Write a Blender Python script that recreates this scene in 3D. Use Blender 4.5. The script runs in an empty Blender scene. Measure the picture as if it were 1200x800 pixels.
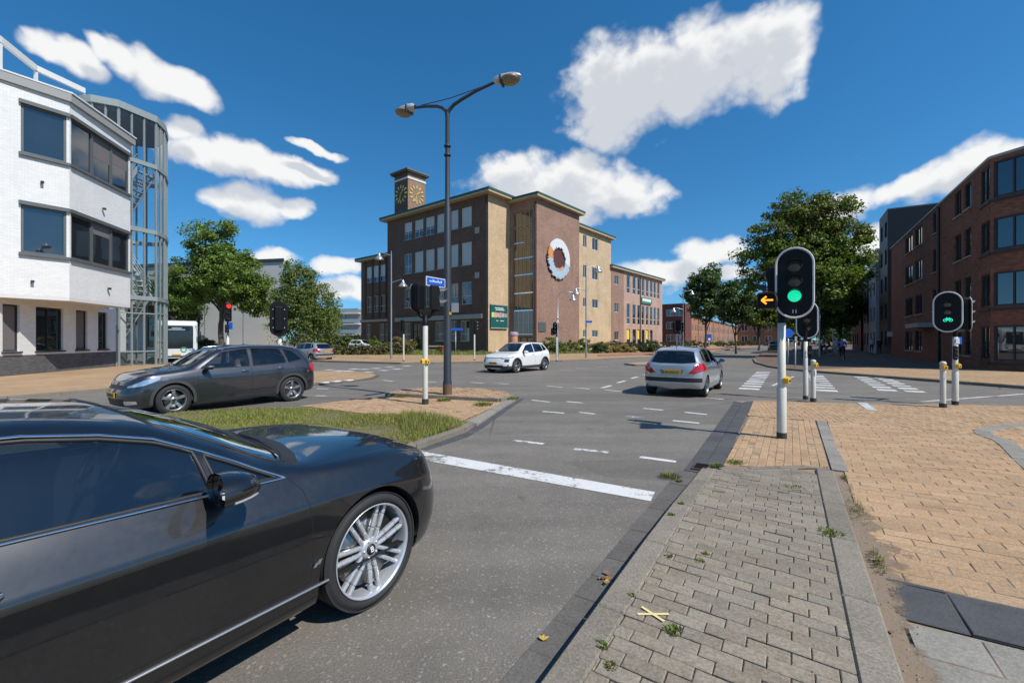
import bpy, bmesh, math, random
import numpy as np
from mathutils import Vector, Matrix
from mathutils.geometry import delaunay_2d_cdt
random.seed(7)
R = math.radians
S = bpy.context.scene
C = S.collection
F, H, HY = 525.0, 1.67, 398.0            # focal length in photo pixels, eye height, horizon row

def G(px, py, z=0.0):
    """ground point (height z) seen at photo pixel"""
    d = F * (H - z) / (py - HY)
    return Vector(((px - 600) / F * d, d, z))
def AT(px, d, z=0.0):
    return Vector(((px - 600) / F * d, d, z))
def ZH(py, d):
    return H + (HY - py) * d / F
UA = Vector((.528, .849, 0)).normalized()  # along the road, away from the camera
VA = Vector((UA.y, -UA.x, 0))              # to the right of the road
ANG = math.atan2(UA.y, UA.x)
def UV(u, v, z=0.0):
    p = UA * u + VA * v
    return Vector((p.x, p.y, z))

def tag(o, label=None, cat=None, group=None, kind=None):
    if label: o['label'] = label
    if cat: o['category'] = cat
    if group: o['group'] = group
    if kind: o['kind'] = kind
    return o
def empty(name, loc, rz=0.0, label=None, cat=None, group=None):
    o = bpy.data.objects.new(name, None)
    o.empty_display_size = .2
    C.objects.link(o)
    o.location = loc
    o.rotation_euler = (0, 0, rz)
    return tag(o, label, cat, group)
def link(name, me, parent=None, mats=None):
    o = bpy.data.objects.new(name, me)
    C.objects.link(o)
    if parent is not None: o.parent = parent
    if mats:
        for m in (mats if isinstance(mats, (list, tuple)) else [mats]): me.materials.append(m)
    return o
def copy_tree(o, parent=None):
    c = o.copy(); C.objects.link(c); c.parent = parent
    for ch in o.children: copy_tree(ch, c)
    return c

def perp(d):
    d = Vector(d).normalized()
    a = Vector((0, 0, 1)) if abs(d.z) < .9 else Vector((1, 0, 0))
    x = d.cross(a).normalized()
    return x, d.cross(x).normalized()

class MB:
    """collects geometry that is linked as one mesh object"""
    def __init__(s, origin=(0, 0, 0)):
        s.v, s.f, s.m, s.uv, s.sm = [], [], [], {}, []
        s.o = Vector(origin)
        s.mi = 0
        s.smooth = False
    def add(s, vs, fs, mi=None, smooth=None):
        b = len(s.v)
        s.v.extend([tuple(Vector(p) - s.o) for p in vs])
        for f in fs:
            s.f.append([b + i for i in f])
            s.m.append(s.mi if mi is None else mi)
            s.sm.append(s.smooth if smooth is None else smooth)
        return s
    def quad(s, a, b, c, d, mi=None, uv=None):
        if uv: s.uv[len(s.f)] = uv
        return s.add([a, b, c, d], [(0, 1, 2, 3)], mi)
    def box(s, c, size, rz=0.0, mi=None, bev=0.0, mat=None):
        x, y, z = [k / 2 for k in size]
        bm = bmesh.new()
        bmesh.ops.create_cube(bm, size=1)
        bmesh.ops.scale(bm, vec=size, verts=bm.verts)
        if bev > 0:
            bmesh.ops.bevel(bm, geom=bm.edges[:], offset=bev, segments=2, affect='EDGES', profile=.5)
        m = mat if mat is not None else Matrix.Translation(Vector(c)) @ Matrix.Rotation(rz, 4, 'Z')
        s.add([m @ v.co for v in bm.verts], [[v.index for v in f.verts] for f in bm.faces], mi)
        bm.free()
        return s
    def bar(s, a, b, w, h, up=(0, 0, 1), mi=None, bev=0.0):
        """box from a to b, w wide, h high"""
        a, b = Vector(a), Vector(b)
        d = b - a
        L = d.length
        if L < 1e-6: return s
        x = d.normalized()
        up = Vector(up)
        if abs(x.dot(up)) > .98: up = Vector((1, 0, 0))
        y = up.cross(x).normalized(); z = x.cross(y)
        m = Matrix((x, y, z)).transposed().to_4x4()
        m.translation = (a + b) / 2
        return s.box((0, 0, 0), (L, w, h), mi=mi, bev=bev, mat=m)
    def prism(s, poly, z0, z1, mi=None, top=True, bottom=True):
        n = len(poly)
        a = sum(poly[i][0] * poly[(i + 1) % n][1] - poly[(i + 1) % n][0] * poly[i][1] for i in range(n))
        if a < 0: poly = poly[::-1]
        vs = [(p[0], p[1], z0) for p in poly] + [(p[0], p[1], z1) for p in poly]
        fs = [(i, (i + 1) % n, n + (i + 1) % n, n + i) for i in range(n)]
        if top: fs.append(tuple(range(n, 2 * n)))
        if bottom: fs.append(tuple(range(n - 1, -1, -1)))
        return s.add(vs, fs, mi)
    def tube(s, path, r, n=8, closed=False, mi=None, caps=True, smooth=True, flat=1.0):
        path = [Vector(p) for p in path]
        k = len(path)
        rs = r if isinstance(r, (list, tuple)) else [r] * k
        vs, fs = [], []
        x = None
        for i, p in enumerate(path):
            if closed: d = path[(i + 1) % k] - path[i - 1]
            else: d = path[min(i + 1, k - 1)] - path[max(i - 1, 0)]
            if d.length < 1e-9: d = Vector((0, 0, 1))
            d.normalize()
            if x is None: x, y = perp(d)
            else:
                x = (x - d * x.dot(d))
                if x.length < 1e-6: x = perp(d)[0]
                x.normalize(); y = d.cross(x)
            for j in range(n):
                t = 2 * math.pi * j / n
                vs.append(p + (x * math.cos(t) + y * math.sin(t) * flat) * rs[i])
        m = k if closed else k - 1
        for i in range(m):
            for j in range(n):
                a = i * n + j; b = i * n + (j + 1) % n
                i2 = (i + 1) % k
                fs.append((a, b, i2 * n + (j + 1) % n, i2 * n + j))
        s.add(vs, fs, mi, smooth)
        if caps and not closed:
            s.add(vs[:n], [tuple(range(n - 1, -1, -1))], mi, False)
            s.add(vs[-n:], [tuple(range(n))], mi, False)
        return s
    def lathe(s, prof, n=24, axis='Z', c=(0, 0, 0), mi=None, smooth=True, a0=0.0, a1=2 * math.pi):
        """prof = [(radius, height)]"""
        full = abs(a1 - a0 - 2 * math.pi) < 1e-6
        k = n if full else n + 1
        vs, fs = [], []
        c = Vector(c)
        for r, h in prof:
            for j in range(k):
                t = a0 + (a1 - a0) * j / n
                p = (r * math.cos(t), r * math.sin(t), h)
                if axis == 'Y': p = (p[0], p[2], p[1])
                if axis == 'X': p = (p[2], p[0], p[1])
                vs.append(c + Vector(p))
        for i in range(len(prof) - 1):
            for j in range(n):
                a, b = i * k + j, i * k + (j + 1) % k
                fs.append((a, b, b + k, a + k))
        return s.add(vs, fs, mi, smooth)
    def grid(s, rows, mi=None, smooth=True):
        n = len(rows[0])
        vs = [p for r in rows for p in r]
        fs = [(i * n + j, i * n + j + 1, (i + 1) * n + j + 1, (i + 1) * n + j) for i in range(len(rows) - 1) for j in range(n - 1)]
        return s.add(vs, fs, mi, smooth)
    def ball(s, c, r, n=12, m=8, scale=(1, 1, 1), mi=None):
        c = Vector(c)
        rows = []
        for i in range(m + 1):
            t = math.pi * i / m
            rows.append([c + Vector((r * scale[0] * math.sin(t) * math.cos(2 * math.pi * j / n), r * scale[1] * math.sin(t) * math.sin(2 * math.pi * j / n), r * scale[2] * math.cos(t))) for j in range(n + 1)])
        return s.grid(rows, mi)
    def mesh(s, name='mesh'):
        me = bpy.data.meshes.new(name)
        me.from_pydata(s.v, [], s.f)
        me.polygons.foreach_set('material_index', s.m)
        me.polygons.foreach_set('use_smooth', s.sm)
        if s.uv:
            l = me.uv_layers.new(name='UVMap')
            for fi, uv in s.uv.items():
                p = me.polygons[fi]
                for k, li in enumerate(p.loop_indices): l.data[li].uv = uv[k]
        me.validate()
        me.update()
        return me
    def build(s, name, mats, parent=None, weld=False, recalc=False):
        me = s.mesh(name)
        if weld or recalc:
            bm = bmesh.new(); bm.from_mesh(me)
            if weld: bmesh.ops.remove_doubles(bm, verts=bm.verts, dist=1e-4)
            if recalc: bmesh.ops.recalc_face_normals(bm, faces=bm.faces)
            bm.to_mesh(me); bm.free()
        o = link(name, me, parent, mats)
        if parent is None: o.location = s.o
        return o

def text_mesh(txt, size, depth=.002, align='CENTER'):
    cu = bpy.data.curves.new('lettering', 'FONT')
    cu.body = txt; cu.size = size; cu.extrude = depth
    cu.align_x = align; cu.align_y = 'CENTER'
    o = bpy.data.objects.new('lettering', cu)
    C.objects.link(o)
    dg = bpy.context.evaluated_depsgraph_get()
    me = bpy.data.meshes.new_from_object(o.evaluated_get(dg))
    bpy.data.objects.remove(o)
    return me
def lettering(name, txt, size, mat, parent, m, sx=1.0):
    """text whose plane is set by the 4x4 matrix m (local x right, y up)"""
    me = text_mesh(txt, size)
    me.transform(m @ Matrix.Diagonal((sx, 1, 1, 1)))
    me.materials.clear()
    return link(name, me, parent, mat)
def frame_m(origin, x, y):
    x = Vector(x).normalized(); y = Vector(y).normalized(); z = x.cross(y)
    m = Matrix((x, y, z)).transposed().to_4x4()
    m.translation = Vector(origin)
    return m

# ------------------------------------------------------------------ shader helpers
class NT:
    def __init__(s, tree):
        s.t = tree; s.n = tree.nodes; s.l = tree.links
    def node(s, typ, **kw):
        n = s.n.new(typ)
        for k, v in kw.items(): setattr(n, k, v)
        return n
    def set(s, sock, v):
        if isinstance(v, bpy.types.NodeSocket): s.l.new(v, sock)
        else:
            if sock.type == 'RGBA' and len(v) == 3: v = (*v, 1)
            sock.default_value = v
    def math(s, op, a, b=0.0, c=0.0, clamp=False):
        n = s.node('ShaderNodeMath', operation=op, use_clamp=clamp)
        for i, v in enumerate((a, b, c)): s.set(n.inputs[i], v)
        return n.outputs[0]
    def vmath(s, op, a, b=(0, 0, 0)):
        n = s.node('ShaderNodeVectorMath', operation=op)
        s.set(n.inputs[0], a)
        if op == 'SCALE': s.set(n.inputs[3], b)
        else: s.set(n.inputs[1], b)
        return n.outputs['Value'] if op in ('LENGTH', 'DOT_PRODUCT') else n.outputs[0]
    def noise(s, vec, scale, detail=4, rough=.55, dist=0.0):
        n = s.node('ShaderNodeTexNoise')
        if vec is not None: s.l.new(vec, n.inputs['Vector'])
        n.inputs['Scale'].default_value = scale; n.inputs['Detail'].default_value = detail
        n.inputs['Roughness'].default_value = rough; n.inputs['Distortion'].default_value = dist
        return n.outputs['Fac']
    def voronoi(s, vec, scale, feature='F1'):
        n = s.node('ShaderNodeTexVoronoi', feature=feature)
        if vec is not None: s.l.new(vec, n.inputs['Vector'])
        n.inputs['Scale'].default_value = scale
        return n
    def ramp(s, fac, stops):
        n = s.node('ShaderNodeValToRGB')
        s.set(n.inputs[0], fac)
        e = n.color_ramp.elements
        while len(e) < len(stops): e.new(.5)
        for i, (p, c) in enumerate(stops):
            e[i].position = p
            e[i].color = (c, c, c, 1) if isinstance(c, (int, float)) else (*c, 1)
        return n.outputs[0]
    def smooth(s, x, lo, hi):
        n = s.node('ShaderNodeMapRange', interpolation_type='SMOOTHSTEP')
        s.set(n.inputs[0], x); s.set(n.inputs[1], lo); s.set(n.inputs[2], hi)
        return n.outputs[0]
    def mix(s, fac, a, b, blend='MIX'):
        n = s.node('ShaderNodeMix', data_type='RGBA', blend_type=blend)
        s.set(n.inputs[0], fac); s.set(n.inputs[6], a); s.set(n.inputs[7], b)
        return n.outputs[2]
    def coord(s, what='Object', rot=0.0, scale=(1, 1, 1)):
        t = s.node('ShaderNodeTexCoord')
        m = s.node('ShaderNodeMapping')
        m.inputs['Rotation'].default_value = (0, 0, rot)
        m.inputs['Scale'].default_value = scale
        s.l.new(t.outputs[what], m.inputs[0])
        return m.outputs[0]
    def bump(s, h, strength=.3, dist=.01):
        n = s.node('ShaderNodeBump')
        s.set(n.inputs['Height'], h)
        n.inputs['Strength'].default_value = strength; n.inputs['Distance'].default_value = dist
        return n.outputs[0]

def newmat(name):
    m = bpy.data.materials.new(name)
    m.use_nodes = True
    t = NT(m.node_tree)
    b = m.node_tree.nodes['Principled BSDF']
    return m, t, b
def mat(name, col, rough=.5, metal=0.0, var=.12, vscale=3.0, bump=0.0, bscale=40.0, coat=0.0, spec=.5, emit=None, estr=1.0, island=0.0, bdist=.005):
    """plain material with mottled colour, worn roughness and a little bump"""
    m, t, b = newmat(name)
    c = t.coord('Object')
    base = (*col, 1)
    if var > 0:
        n = t.noise(c, vscale, 5, .6)
        v = t.math('MULTIPLY_ADD', n, 2 * var, 1 - var)
        if island > 0:
            g = t.node('ShaderNodeNewGeometry')
            v2 = t.math('MULTIPLY_ADD', g.outputs['Random Per Island'], 2 * island, 1 - island)
            v = t.math('MULTIPLY', v, v2)
        colr = t.vmath('SCALE', base[:3], v)
        t.l.new(colr, b.inputs['Base Color'])
        t.l.new(t.math('MULTIPLY_ADD', n, .25 * rough, rough * .87), b.inputs['Roughness'])
    else:
        b.inputs['Base Color'].default_value = base
        b.inputs['Roughness'].default_value = rough
    b.inputs['Metallic'].default_value = metal
    b.inputs['Specular IOR Level'].default_value = spec
    b.inputs['Coat Weight'].default_value = coat
    b.inputs['Coat Roughness'].default_value = .03
    if bump > 0: t.l.new(t.bump(t.noise(c, bscale, 4), bump, bdist), b.inputs['Normal'])
    if emit:
        b.inputs['Emission Color'].default_value = (*emit, 1)
        b.inputs['Emission Strength'].default_value = estr
    return m
def poly_contains(poly, x, y):
    ins = False
    n = len(poly)
    for i in range(n):
        x1, y1 = poly[i][0], poly[i][1]; x2, y2 = poly[(i + 1) % n][0], poly[(i + 1) % n][1]
        if (y1 > y) != (y2 > y) and x < (x2 - x1) * (y - y1) / (y2 - y1) + x1: ins = not ins
    return ins
# ------------------------------------------------------------------ camera, sun, sky
cam_d = bpy.data.cameras.new('camera')
cam = bpy.data.objects.new('camera', cam_d)
C.objects.link(cam)
cam.location = (0, 0, H)
cam.rotation_euler = (R(90), 0, 0)
cam_d.sensor_width = 36
cam_d.lens = 36 * F / 1200
cam_d.shift_y = -(400 - HY) / 1200
cam_d.clip_start = .05
cam_d.clip_end = 9000
S.camera = cam
S.view_settings.view_transform = 'Standard'
S.view_settings.look = 'None'
S.view_settings.exposure = 0.08
S.view_settings.gamma = 1
S.view_settings.use_curve_mapping = False
S.cycles.use_denoising = True
S.cycles.max_bounces = 8
S.cycles.transparent_max_bounces = 16
S.cycles.sample_clamp_indirect = 6
S.cycles.caustics_reflective = False
S.cycles.caustics_refractive = False

SUN_EL = R(50)
SUN_DIR = Vector((.80, -.60, 0)).normalized() * math.cos(SUN_EL) + Vector((0, 0, math.sin(SUN_EL)))
sd = bpy.data.lights.new('sun', 'SUN')
sd.energy = 4.7
sd.angle = R(.53)
sd.color = (1.0, .955, .89)
so = bpy.data.objects.new('sun', sd)
C.objects.link(so)
so.rotation_euler = SUN_DIR.to_track_quat('Z', 'Y').to_euler()
so.location = (20, -20, 60)

W = bpy.data.worlds.new('World')
S.world = W
W.use_nodes = True

def cloud_group():
    g = bpy.data.node_groups.new('cloud_density', 'ShaderNodeTree')
    g.interface.new_socket('Dir', in_out='INPUT', socket_type='NodeSocketVector')
    g.interface.new_socket('Density', in_out='OUTPUT', socket_type='NodeSocketFloat')
    t = NT(g)
    gi = t.node('NodeGroupInput'); go = t.node('NodeGroupOutput')
    d = gi.outputs[0]
    sx = t.node('ShaderNodeSeparateXYZ'); t.l.new(d, sx.inputs[0])
    x, y, z = sx.outputs
    hyp = t.math('SQRT', t.math('ADD', t.math('MULTIPLY', x, x), t.math('MULTIPLY', y, y)))
    az0 = t.math('ARCTAN2', x, y)
    el0 = t.math('DIVIDE', z, t.math('MAXIMUM', hyp, .02))
    w1 = t.math('SUBTRACT', t.noise(d, 9.0, 4, .55), .5)
    w2 = t.math('SUBTRACT', t.noise(t.vmath('ADD', d, (5.2, 1.3, 8.8)), 9.0, 4, .55), .5)
    az = t.math('MULTIPLY_ADD', w1, .075, az0)
    el = t.math('MULTIPLY_ADD', w2, .06, el0)
    # the day's clouds: photo px, py, half width, half height, tilt (deg, + rises to the right)
    L = [(735, 100, 78, 58, 0), (800, 84, 80, 56, 10), (868, 70, 66, 48, 16), (918, 66, 40, 50, 30), (716, 142, 40, 34, 0), (648, 226, 92, 34, 0), (606, 206, 46, 28, 0), (672, 206, 50, 24, 0),
         (728, 228, 52, 24, -10), (48, 58, 32, 15, -10), (82, 70, 36, 18, -16), (110, 54, 24, 15, -20), (142, 70, 34, 23, -20), (180, 88, 42, 26, -20), (218, 104, 34, 20, -16), (236, 178, 38, 20, 0), (280, 186, 46, 22, -6), (326, 197, 40, 16, -6), (364, 204, 30, 11, 0),
         (274, 241, 32, 15, 0), (304, 238, 40, 22, 0), (342, 241, 24, 13, 0), (988, 241, 38, 20, 0), (1042, 234, 28, 14, 0), (1078, 224, 36, 20, 10), (1116, 206, 40, 26, 12), (1152, 188, 42, 27, 12), (1196, 176, 36, 20, 0), (835, 294, 36, 19, 0), (780, 317, 60, 15, 0),
         (1020, 288, 30, 20, 0), (394, 312, 30, 11, 0), (322, 299, 30, 10, 0), (402, 340, 46, 14, 0), (208, 151, 22, 12, 0), (374, 177, 34, 6, -10), (850, 322, 40, 9, 0),
         (160, 330, 60, 12, 0), (1000, 330, 36, 22, 0), (690, 340, 80, 10, 0)]
    acc = None
    for px, py, hw, hh, tl in L:
        dx = px - 600
        a0 = math.atan2(dx, F); hyp_ = math.hypot(dx, F)
        t0 = (HY - py) / hyp_
        wa = hw * F / hyp_ ** 2; wt = hh / hyp_
        u = t.math('DIVIDE', t.math('SUBTRACT', az, a0), wa)
        v = t.math('DIVIDE', t.math('SUBTRACT', el, t0), wt)
        v = t.math('MULTIPLY_ADD', u, -math.tan(R(tl)) * wa / wt, v)
        r2 = t.math('ADD', t.math('MULTIPLY', u, u), t.math('MULTIPLY', v, v))
        m = t.math('SUBTRACT', 1.0, r2)
        acc = m if acc is None else t.math('SMOOTH_MAX', acc, m, .35)
    # clouds over the rest of the sky, behind the camera and overhead
    back = t.smooth(y, .25, -.2)
    n0 = t.noise(t.vmath('MULTIPLY', d, (1, 1, 1.8)), 2.6, 2, .5)
    accb = t.math('MULTIPLY', t.math('SUBTRACT', n0, .69), 6.0)
    acc = t.math('ADD', t.math('MULTIPLY', t.math('MAXIMUM', acc, -1.2), t.math('SUBTRACT', 1.0, back)), t.math('MULTIPLY', accb, back))
    n1 = t.noise(t.vmath('MULTIPLY', d, (1, 1, 1.25)), 13.0, 9, .57, .2)
    vo = t.node('ShaderNodeTexVoronoi', feature='F1')
    t.l.new(t.vmath('ADD', t.vmath('MULTIPLY', d, (1, 1, 1.2)), t.vmath('SCALE', (.9, .4, .7), t.math('MULTIPLY', n1, .06))), vo.inputs['Vector'])
    vo.inputs['Scale'].default_value = 17; vo.inputs['Detail'].default_value = 2; vo.inputs['Roughness'].default_value = .55; vo.normalize = True
    s = t.math('ADD', t.math('MULTIPLY', acc, .80), t.math('ADD', t.math('MULTIPLY', t.math('SUBTRACT', n1, .5), 1.5), t.math('MULTIPLY', t.math('SUBTRACT', .40, vo.outputs['Distance']), 1.9)))
    s = t.math('ADD', s, .10)
    t.l.new(s, go.inputs[0])
    return g

def make_world():
    t = NT(W.node_tree)
    W.node_tree.nodes.clear()
    out = t.node('ShaderNodeOutputWorld')
    sky = t.node('ShaderNodeTexSky', sky_type='NISHITA')
    sky.sun_disc = False
    sky.sun_elevation = SUN_EL
    sky.sun_rotation = math.atan2(SUN_DIR.x, SUN_DIR.y)
    sky.altitude = 20; sky.air_density = 1.0; sky.dust_density = .2; sky.ozone_density = 2.0
    tc = t.node('ShaderNodeTexCoord')
    d = t.vmath('NORMALIZE', tc.outputs['Generated'])
    g = cloud_group()
    def dens(v):
        n = t.node('ShaderNodeGroup'); n.node_tree = g
        t.l.new(v, n.inputs[0])
        return n.outputs[0]
    s0 = dens(d)
    s1 = dens(t.vmath('ADD', d, (.016, -.006, .042)))
    a = t.smooth(s0, -.16, .80)
    sx = t.node('ShaderNodeSeparateXYZ'); t.l.new(d, sx.inputs[0])
    a = t.math('MULTIPLY', a, t.smooth(sx.outputs[2], .0, .05))
    thick = t.smooth(s1, .0, .85)
    col = t.mix(thick, (1.0, 1.0, .99), (.68, .715, .77))
    hs = t.node('ShaderNodeHueSaturation')
    hs.inputs['Saturation'].default_value = 1.2
    hs.inputs['Value'].default_value = 1.0
    t.l.new(t.vmath('NORMALIZE', t.vmath('ADD', d, (0, 0, .085))), sky.inputs[0])
    t.l.new(t.vmath('MULTIPLY', sky.outputs[0], (.76, .985, 1.08)), hs.inputs['Color'])
    b1 = t.node('ShaderNodeBackground'); t.l.new(hs.outputs[0], b1.inputs[0]); b1.inputs[1].default_value = .124
    b2 = t.node('ShaderNodeBackground'); t.l.new(col, b2.inputs[0]); b2.inputs[1].default_value = .90
    mx = t.node('ShaderNodeMixShader')
    t.l.new(t.math('MULTIPLY', a, .97), mx.inputs[0]); t.l.new(b1.outputs[0], mx.inputs[1]); t.l.new(b2.outputs[0], mx.inputs[2])
    t.l.new(mx.outputs[0], out.inputs[0])
make_world()
W.cycles.sampling_method = 'MANUAL'
W.cycles.sample_map_resolution = 512
# ------------------------------------------------------------------ ground materials
def asphalt_mat():
    m, t, b = newmat('asphalt')
    c = t.coord('Object')
    big = t.noise(c, .35, 5, .6)
    mid = t.noise(c, 3.0, 6, .65)
    fine = t.ramp(t.noise(c, 85, 5, .75), [(.36, .12), (.64, .9)])
    v = t.voronoi(c, 75)
    stones = t.smooth(v.outputs['Color'], .74, 1.0)
    lane = t.noise(t.coord('Object', -ANG, (.12, 1.3, 1)), 1.2, 3, .5)
    k = t.math('MULTIPLY_ADD', big, .55, .62)
    k = t.math('MULTIPLY', k, t.math('MULTIPLY_ADD', mid, .5, .75))
    k = t.math('MULTIPLY', k, t.math('MULTIPLY_ADD', fine, .75, .62))
    k = t.math('MULTIPLY', k, t.math('MULTIPLY_ADD', lane, .75, .62))
    col = t.mix(t.math('MULTIPLY', stones, .55), t.vmath('SCALE', (.188, .169, .143), k), (.42, .39, .35))
    # dark oil drips and patches
    sp = t.smooth(t.noise(c, 1.7, 3, .7, .6), .64, .74)
    col = t.mix(t.math('MULTIPLY', sp, .45), col, (.05, .048, .046))
    v2 = t.voronoi(t.vmath('ADD', c, t.vmath('SCALE', t.node('ShaderNodeTexNoise').outputs['Color'], .4)), .22, 'DISTANCE_TO_EDGE')
    crack = t.math('MULTIPLY', t.smooth(v2.outputs['Distance'], .004, .0015), t.smooth(t.noise(c, .2, 2), .5, .6))
    col = t.mix(t.math('MULTIPLY', crack, .6), col, (.03, .03, .03))
    pt = t.node('ShaderNodeTexVoronoi', distance='CHEBYCHEV'); t.l.new(t.coord('Object', -ANG, (.16, .5, 1)), pt.inputs['Vector']); pt.inputs['Scale'].default_value = 1.0
    col = t.mix(t.math('MULTIPLY', t.smooth(pt.outputs['Color'], .80, .82), .28), col, (.085, .080, .072))
    t.l.new(col, b.inputs['Base Color'])
    b.inputs['Roughness'].default_value = .78
    b.inputs['Specular IOR Level'].default_value = .35
    h = t.math('ADD', t.math('MULTIPLY', fine, .5), t.math('MULTIPLY', v.outputs['Distance'], 1.0))
    t.l.new(t.bump(h, .55, .004), b.inputs['Normal'])
    return m
def paver_mat(name, col, isl=.13, stain=.25, dark=(.16, .13, .10), rough=.85):
    """one colour per brick (random per island) with dirt and weathering across them"""
    m, t, b = newmat(name)
    c = t.coord('Object')
    g = t.node('ShaderNodeNewGeometry')
    rnd = g.outputs['Random Per Island']
    k = t.math('MULTIPLY_ADD', rnd, 2 * isl, 1 - isl)
    k = t.math('MULTIPLY', k, t.math('MULTIPLY_ADD', t.ramp(t.noise(c, 60, 5, .8), [(.38, 0), (.62, 1)]), .55, .72))
    k = t.math('MULTIPLY', k, t.math('MULTIPLY_ADD', t.noise(c, 1.1, 5, .6), .5, .75))
    col2 = t.mix(t.math('FRACT', t.math('MULTIPLY', rnd, 7.31)), col, tuple(x * y for x, y in zip(col, (1.04, .99, .94))))
    base = t.vmath('MULTIPLY', col2, t.vmath('SCALE', (1, 1, 1), k))
    st = t.smooth(t.noise(c, 2.3, 6, .7, .5), .52, .72)
    base = t.mix(t.math('MULTIPLY', st, stain), base, dark)
    pt = t.smooth(t.noise(c, 14, 3, .6), .68, .74)
    base = t.mix(t.math('MULTIPLY', pt, .35), base, tuple(x * .45 for x in col))
    t.l.new(base, b.inputs['Base Color'])
    b.inputs['Roughness'].default_value = rough
    b.inputs['Specular IOR Level'].default_value = .3
    t.l.new(t.bump(t.noise(c, 130, 4, .7), .35, .003), b.inputs['Normal'])
    return m
def brickpave_mat(name, col, joint, sx, sy, rot):
    m, t, b = newmat(name)
    c = t.coord('Object', -rot)
    n = t.node('ShaderNodeTexBrick')
    t.l.new(c, n.inputs['Vector'])
    n.inputs['Scale'].default_value = 1
    n.inputs['Brick Width'].default_value = sx; n.inputs['Row Height'].default_value = sy
    n.inputs['Mortar Size'].default_value = .006; n.inputs['Mortar Smooth'].default_value = .3
    n.inputs['Color1'].default_value = (*[x * .86 for x in col], 1); n.inputs['Color2'].default_value = (*[x * 1.12 for x in col], 1)
    n.inputs['Mortar'].default_value = (*joint, 1)
    k = t.math('MULTIPLY_ADD', t.noise(c, .5, 6, .65), .8, .6)
    k = t.math('MULTIPLY', k, t.math('MULTIPLY_ADD', t.noise(c, 40, 3, .6), .5, .75))
    t.l.new(t.vmath('MULTIPLY', n.outputs['Color'], t.vmath('SCALE', (1, 1, 1), k)), b.inputs['Base Color'])
    b.inputs['Roughness'].default_value = .85; b.inputs['Specular IOR Level'].default_value = .3
    t.l.new(t.bump(t.math('SUBTRACT', 1, n.outputs['Fac']), .4, .006), b.inputs['Normal'])
    return m
def concrete_mat(name, col, rough=.85, speck=.4):
    m, t, b = newmat(name)
    c = t.coord('Object')
    g = t.node('ShaderNodeNewGeometry')
    k = t.math('MULTIPLY_ADD', g.outputs['Random Per Island'], .22, .89)
    k = t.math('MULTIPLY', k, t.math('MULTIPLY_ADD', t.ramp(t.noise(c, 65, 5, .8), [(.38, 0), (.62, 1)]), 1.6 * speck, 1 - .8 * speck))
    k = t.math('MULTIPLY', k, t.math('MULTIPLY_ADD', t.noise(c, 3.0, 6, .7), .7, .65))
    base = t.vmath('SCALE', col, k)
    st = t.smooth(t.noise(c, 5, 6, .75, .4), .54, .7)
    base = t.mix(t.math('MULTIPLY', st, .35), base, tuple(x * .5 for x in col))
    t.l.new(base, b.inputs['Base Color'])
    b.inputs['Roughness'].default_value = rough; b.inputs['Specular IOR Level'].default_value = .3
    t.l.new(t.bump(t.noise(c, 140, 4, .7), .3, .003), b.inputs['Normal'])
    return m
def paint_mat(name, col=(.78, .77, .74), wear=.5):
    """road paint worn through to the asphalt"""
    m, t, b = newmat(name)
    c = t.coord('Object')
    n = t.noise(c, 9, 8, .75)
    fine = t.noise(c, 120, 3, .7)
    w = t.math('ADD', t.math('MULTIPLY', n, .75), t.math('MULTIPLY', fine, .25))
    big = t.noise(c, 1.3, 2, .5)
    w = t.math('ADD', w, t.math('MULTIPLY', t.math('SUBTRACT', big, .5), .45))
    f = t.smooth(w, .52 + .12 * (1 - wear), .62 + .12 * (1 - wear))
    col2 = t.vmath('SCALE', col, t.math('MULTIPLY_ADD', n, .4, .72))
    t.l.new(t.mix(t.math('MULTIPLY', f, .9), col2, (.13, .125, .117)), b.inputs['Base Color'])
    b.inputs['Roughness'].default_value = .7
    t.l.new(t.bump(fine, .3, .003), b.inputs['Normal'])
    return m
MAT = {}
MAT['asphalt'] = asphalt_mat()
MAT['tan'] = paver_mat('tan_pavers', (.40, .268, .158), .12, .25, (.26, .19, .13))
MAT['tan_sheet'] = brickpave_mat('tan_paving', (.40, .265, .15), (.20, .14, .09), .2, .1, ANG)
MAT['grey_paver'] = paver_mat('grey_pavers', (.235, .205, .160), .13, .5, (.10, .085, .065))
MAT['kerb'] = concrete_mat('kerb_concrete', (.208, .180, .142))
MAT['gutter'] = concrete_mat('gutter_tiles', (.125, .116, .105), speck=.3)
MAT['dark_tile'] = concrete_mat('dark_tiles', (.082, .082, .084), speck=.25)
MAT['slab'] = concrete_mat('grey_slabs', (.255, .236, .20), speck=.3)
MAT['dark_brick_pave'] = brickpave_mat('brown_paving', (.17, .115, .085), (.07, .05, .04), .2, .1, ANG)
MAT['red_path'] = brickpave_mat('red_cycle_paving', (.33, .15, .10), (.14, .08, .06), .3, .3, ANG)
MAT['sand'] = mat('joint_sand', (.27, .20, .135), .95, var=.3, vscale=6, bump=.4, bscale=120)
MAT['joint_dark'] = mat('joint_dirt', (.10, .085, .065), .95, var=.35, vscale=9, bump=.4, bscale=120)
MAT['joint_grey'] = mat('joint_grit', (.17, .15, .12), .95, var=.35, vscale=9, bump=.4, bscale=120)
MAT['soil'] = mat('dry_soil', (.16, .135, .075), .95, var=.4, vscale=3, bump=.5, bscale=60)
MAT['paint'] = paint_mat('road_paint', (.70, .69, .66), 1.15)
MAT['paint_worn'] = paint_mat('worn_road_paint', (.62, .61, .59), .95)
MAT['lawn'] = mat('lawn', (.13, .16, .045), .95, var=.4, vscale=.7, bump=.6, bscale=25)

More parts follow.
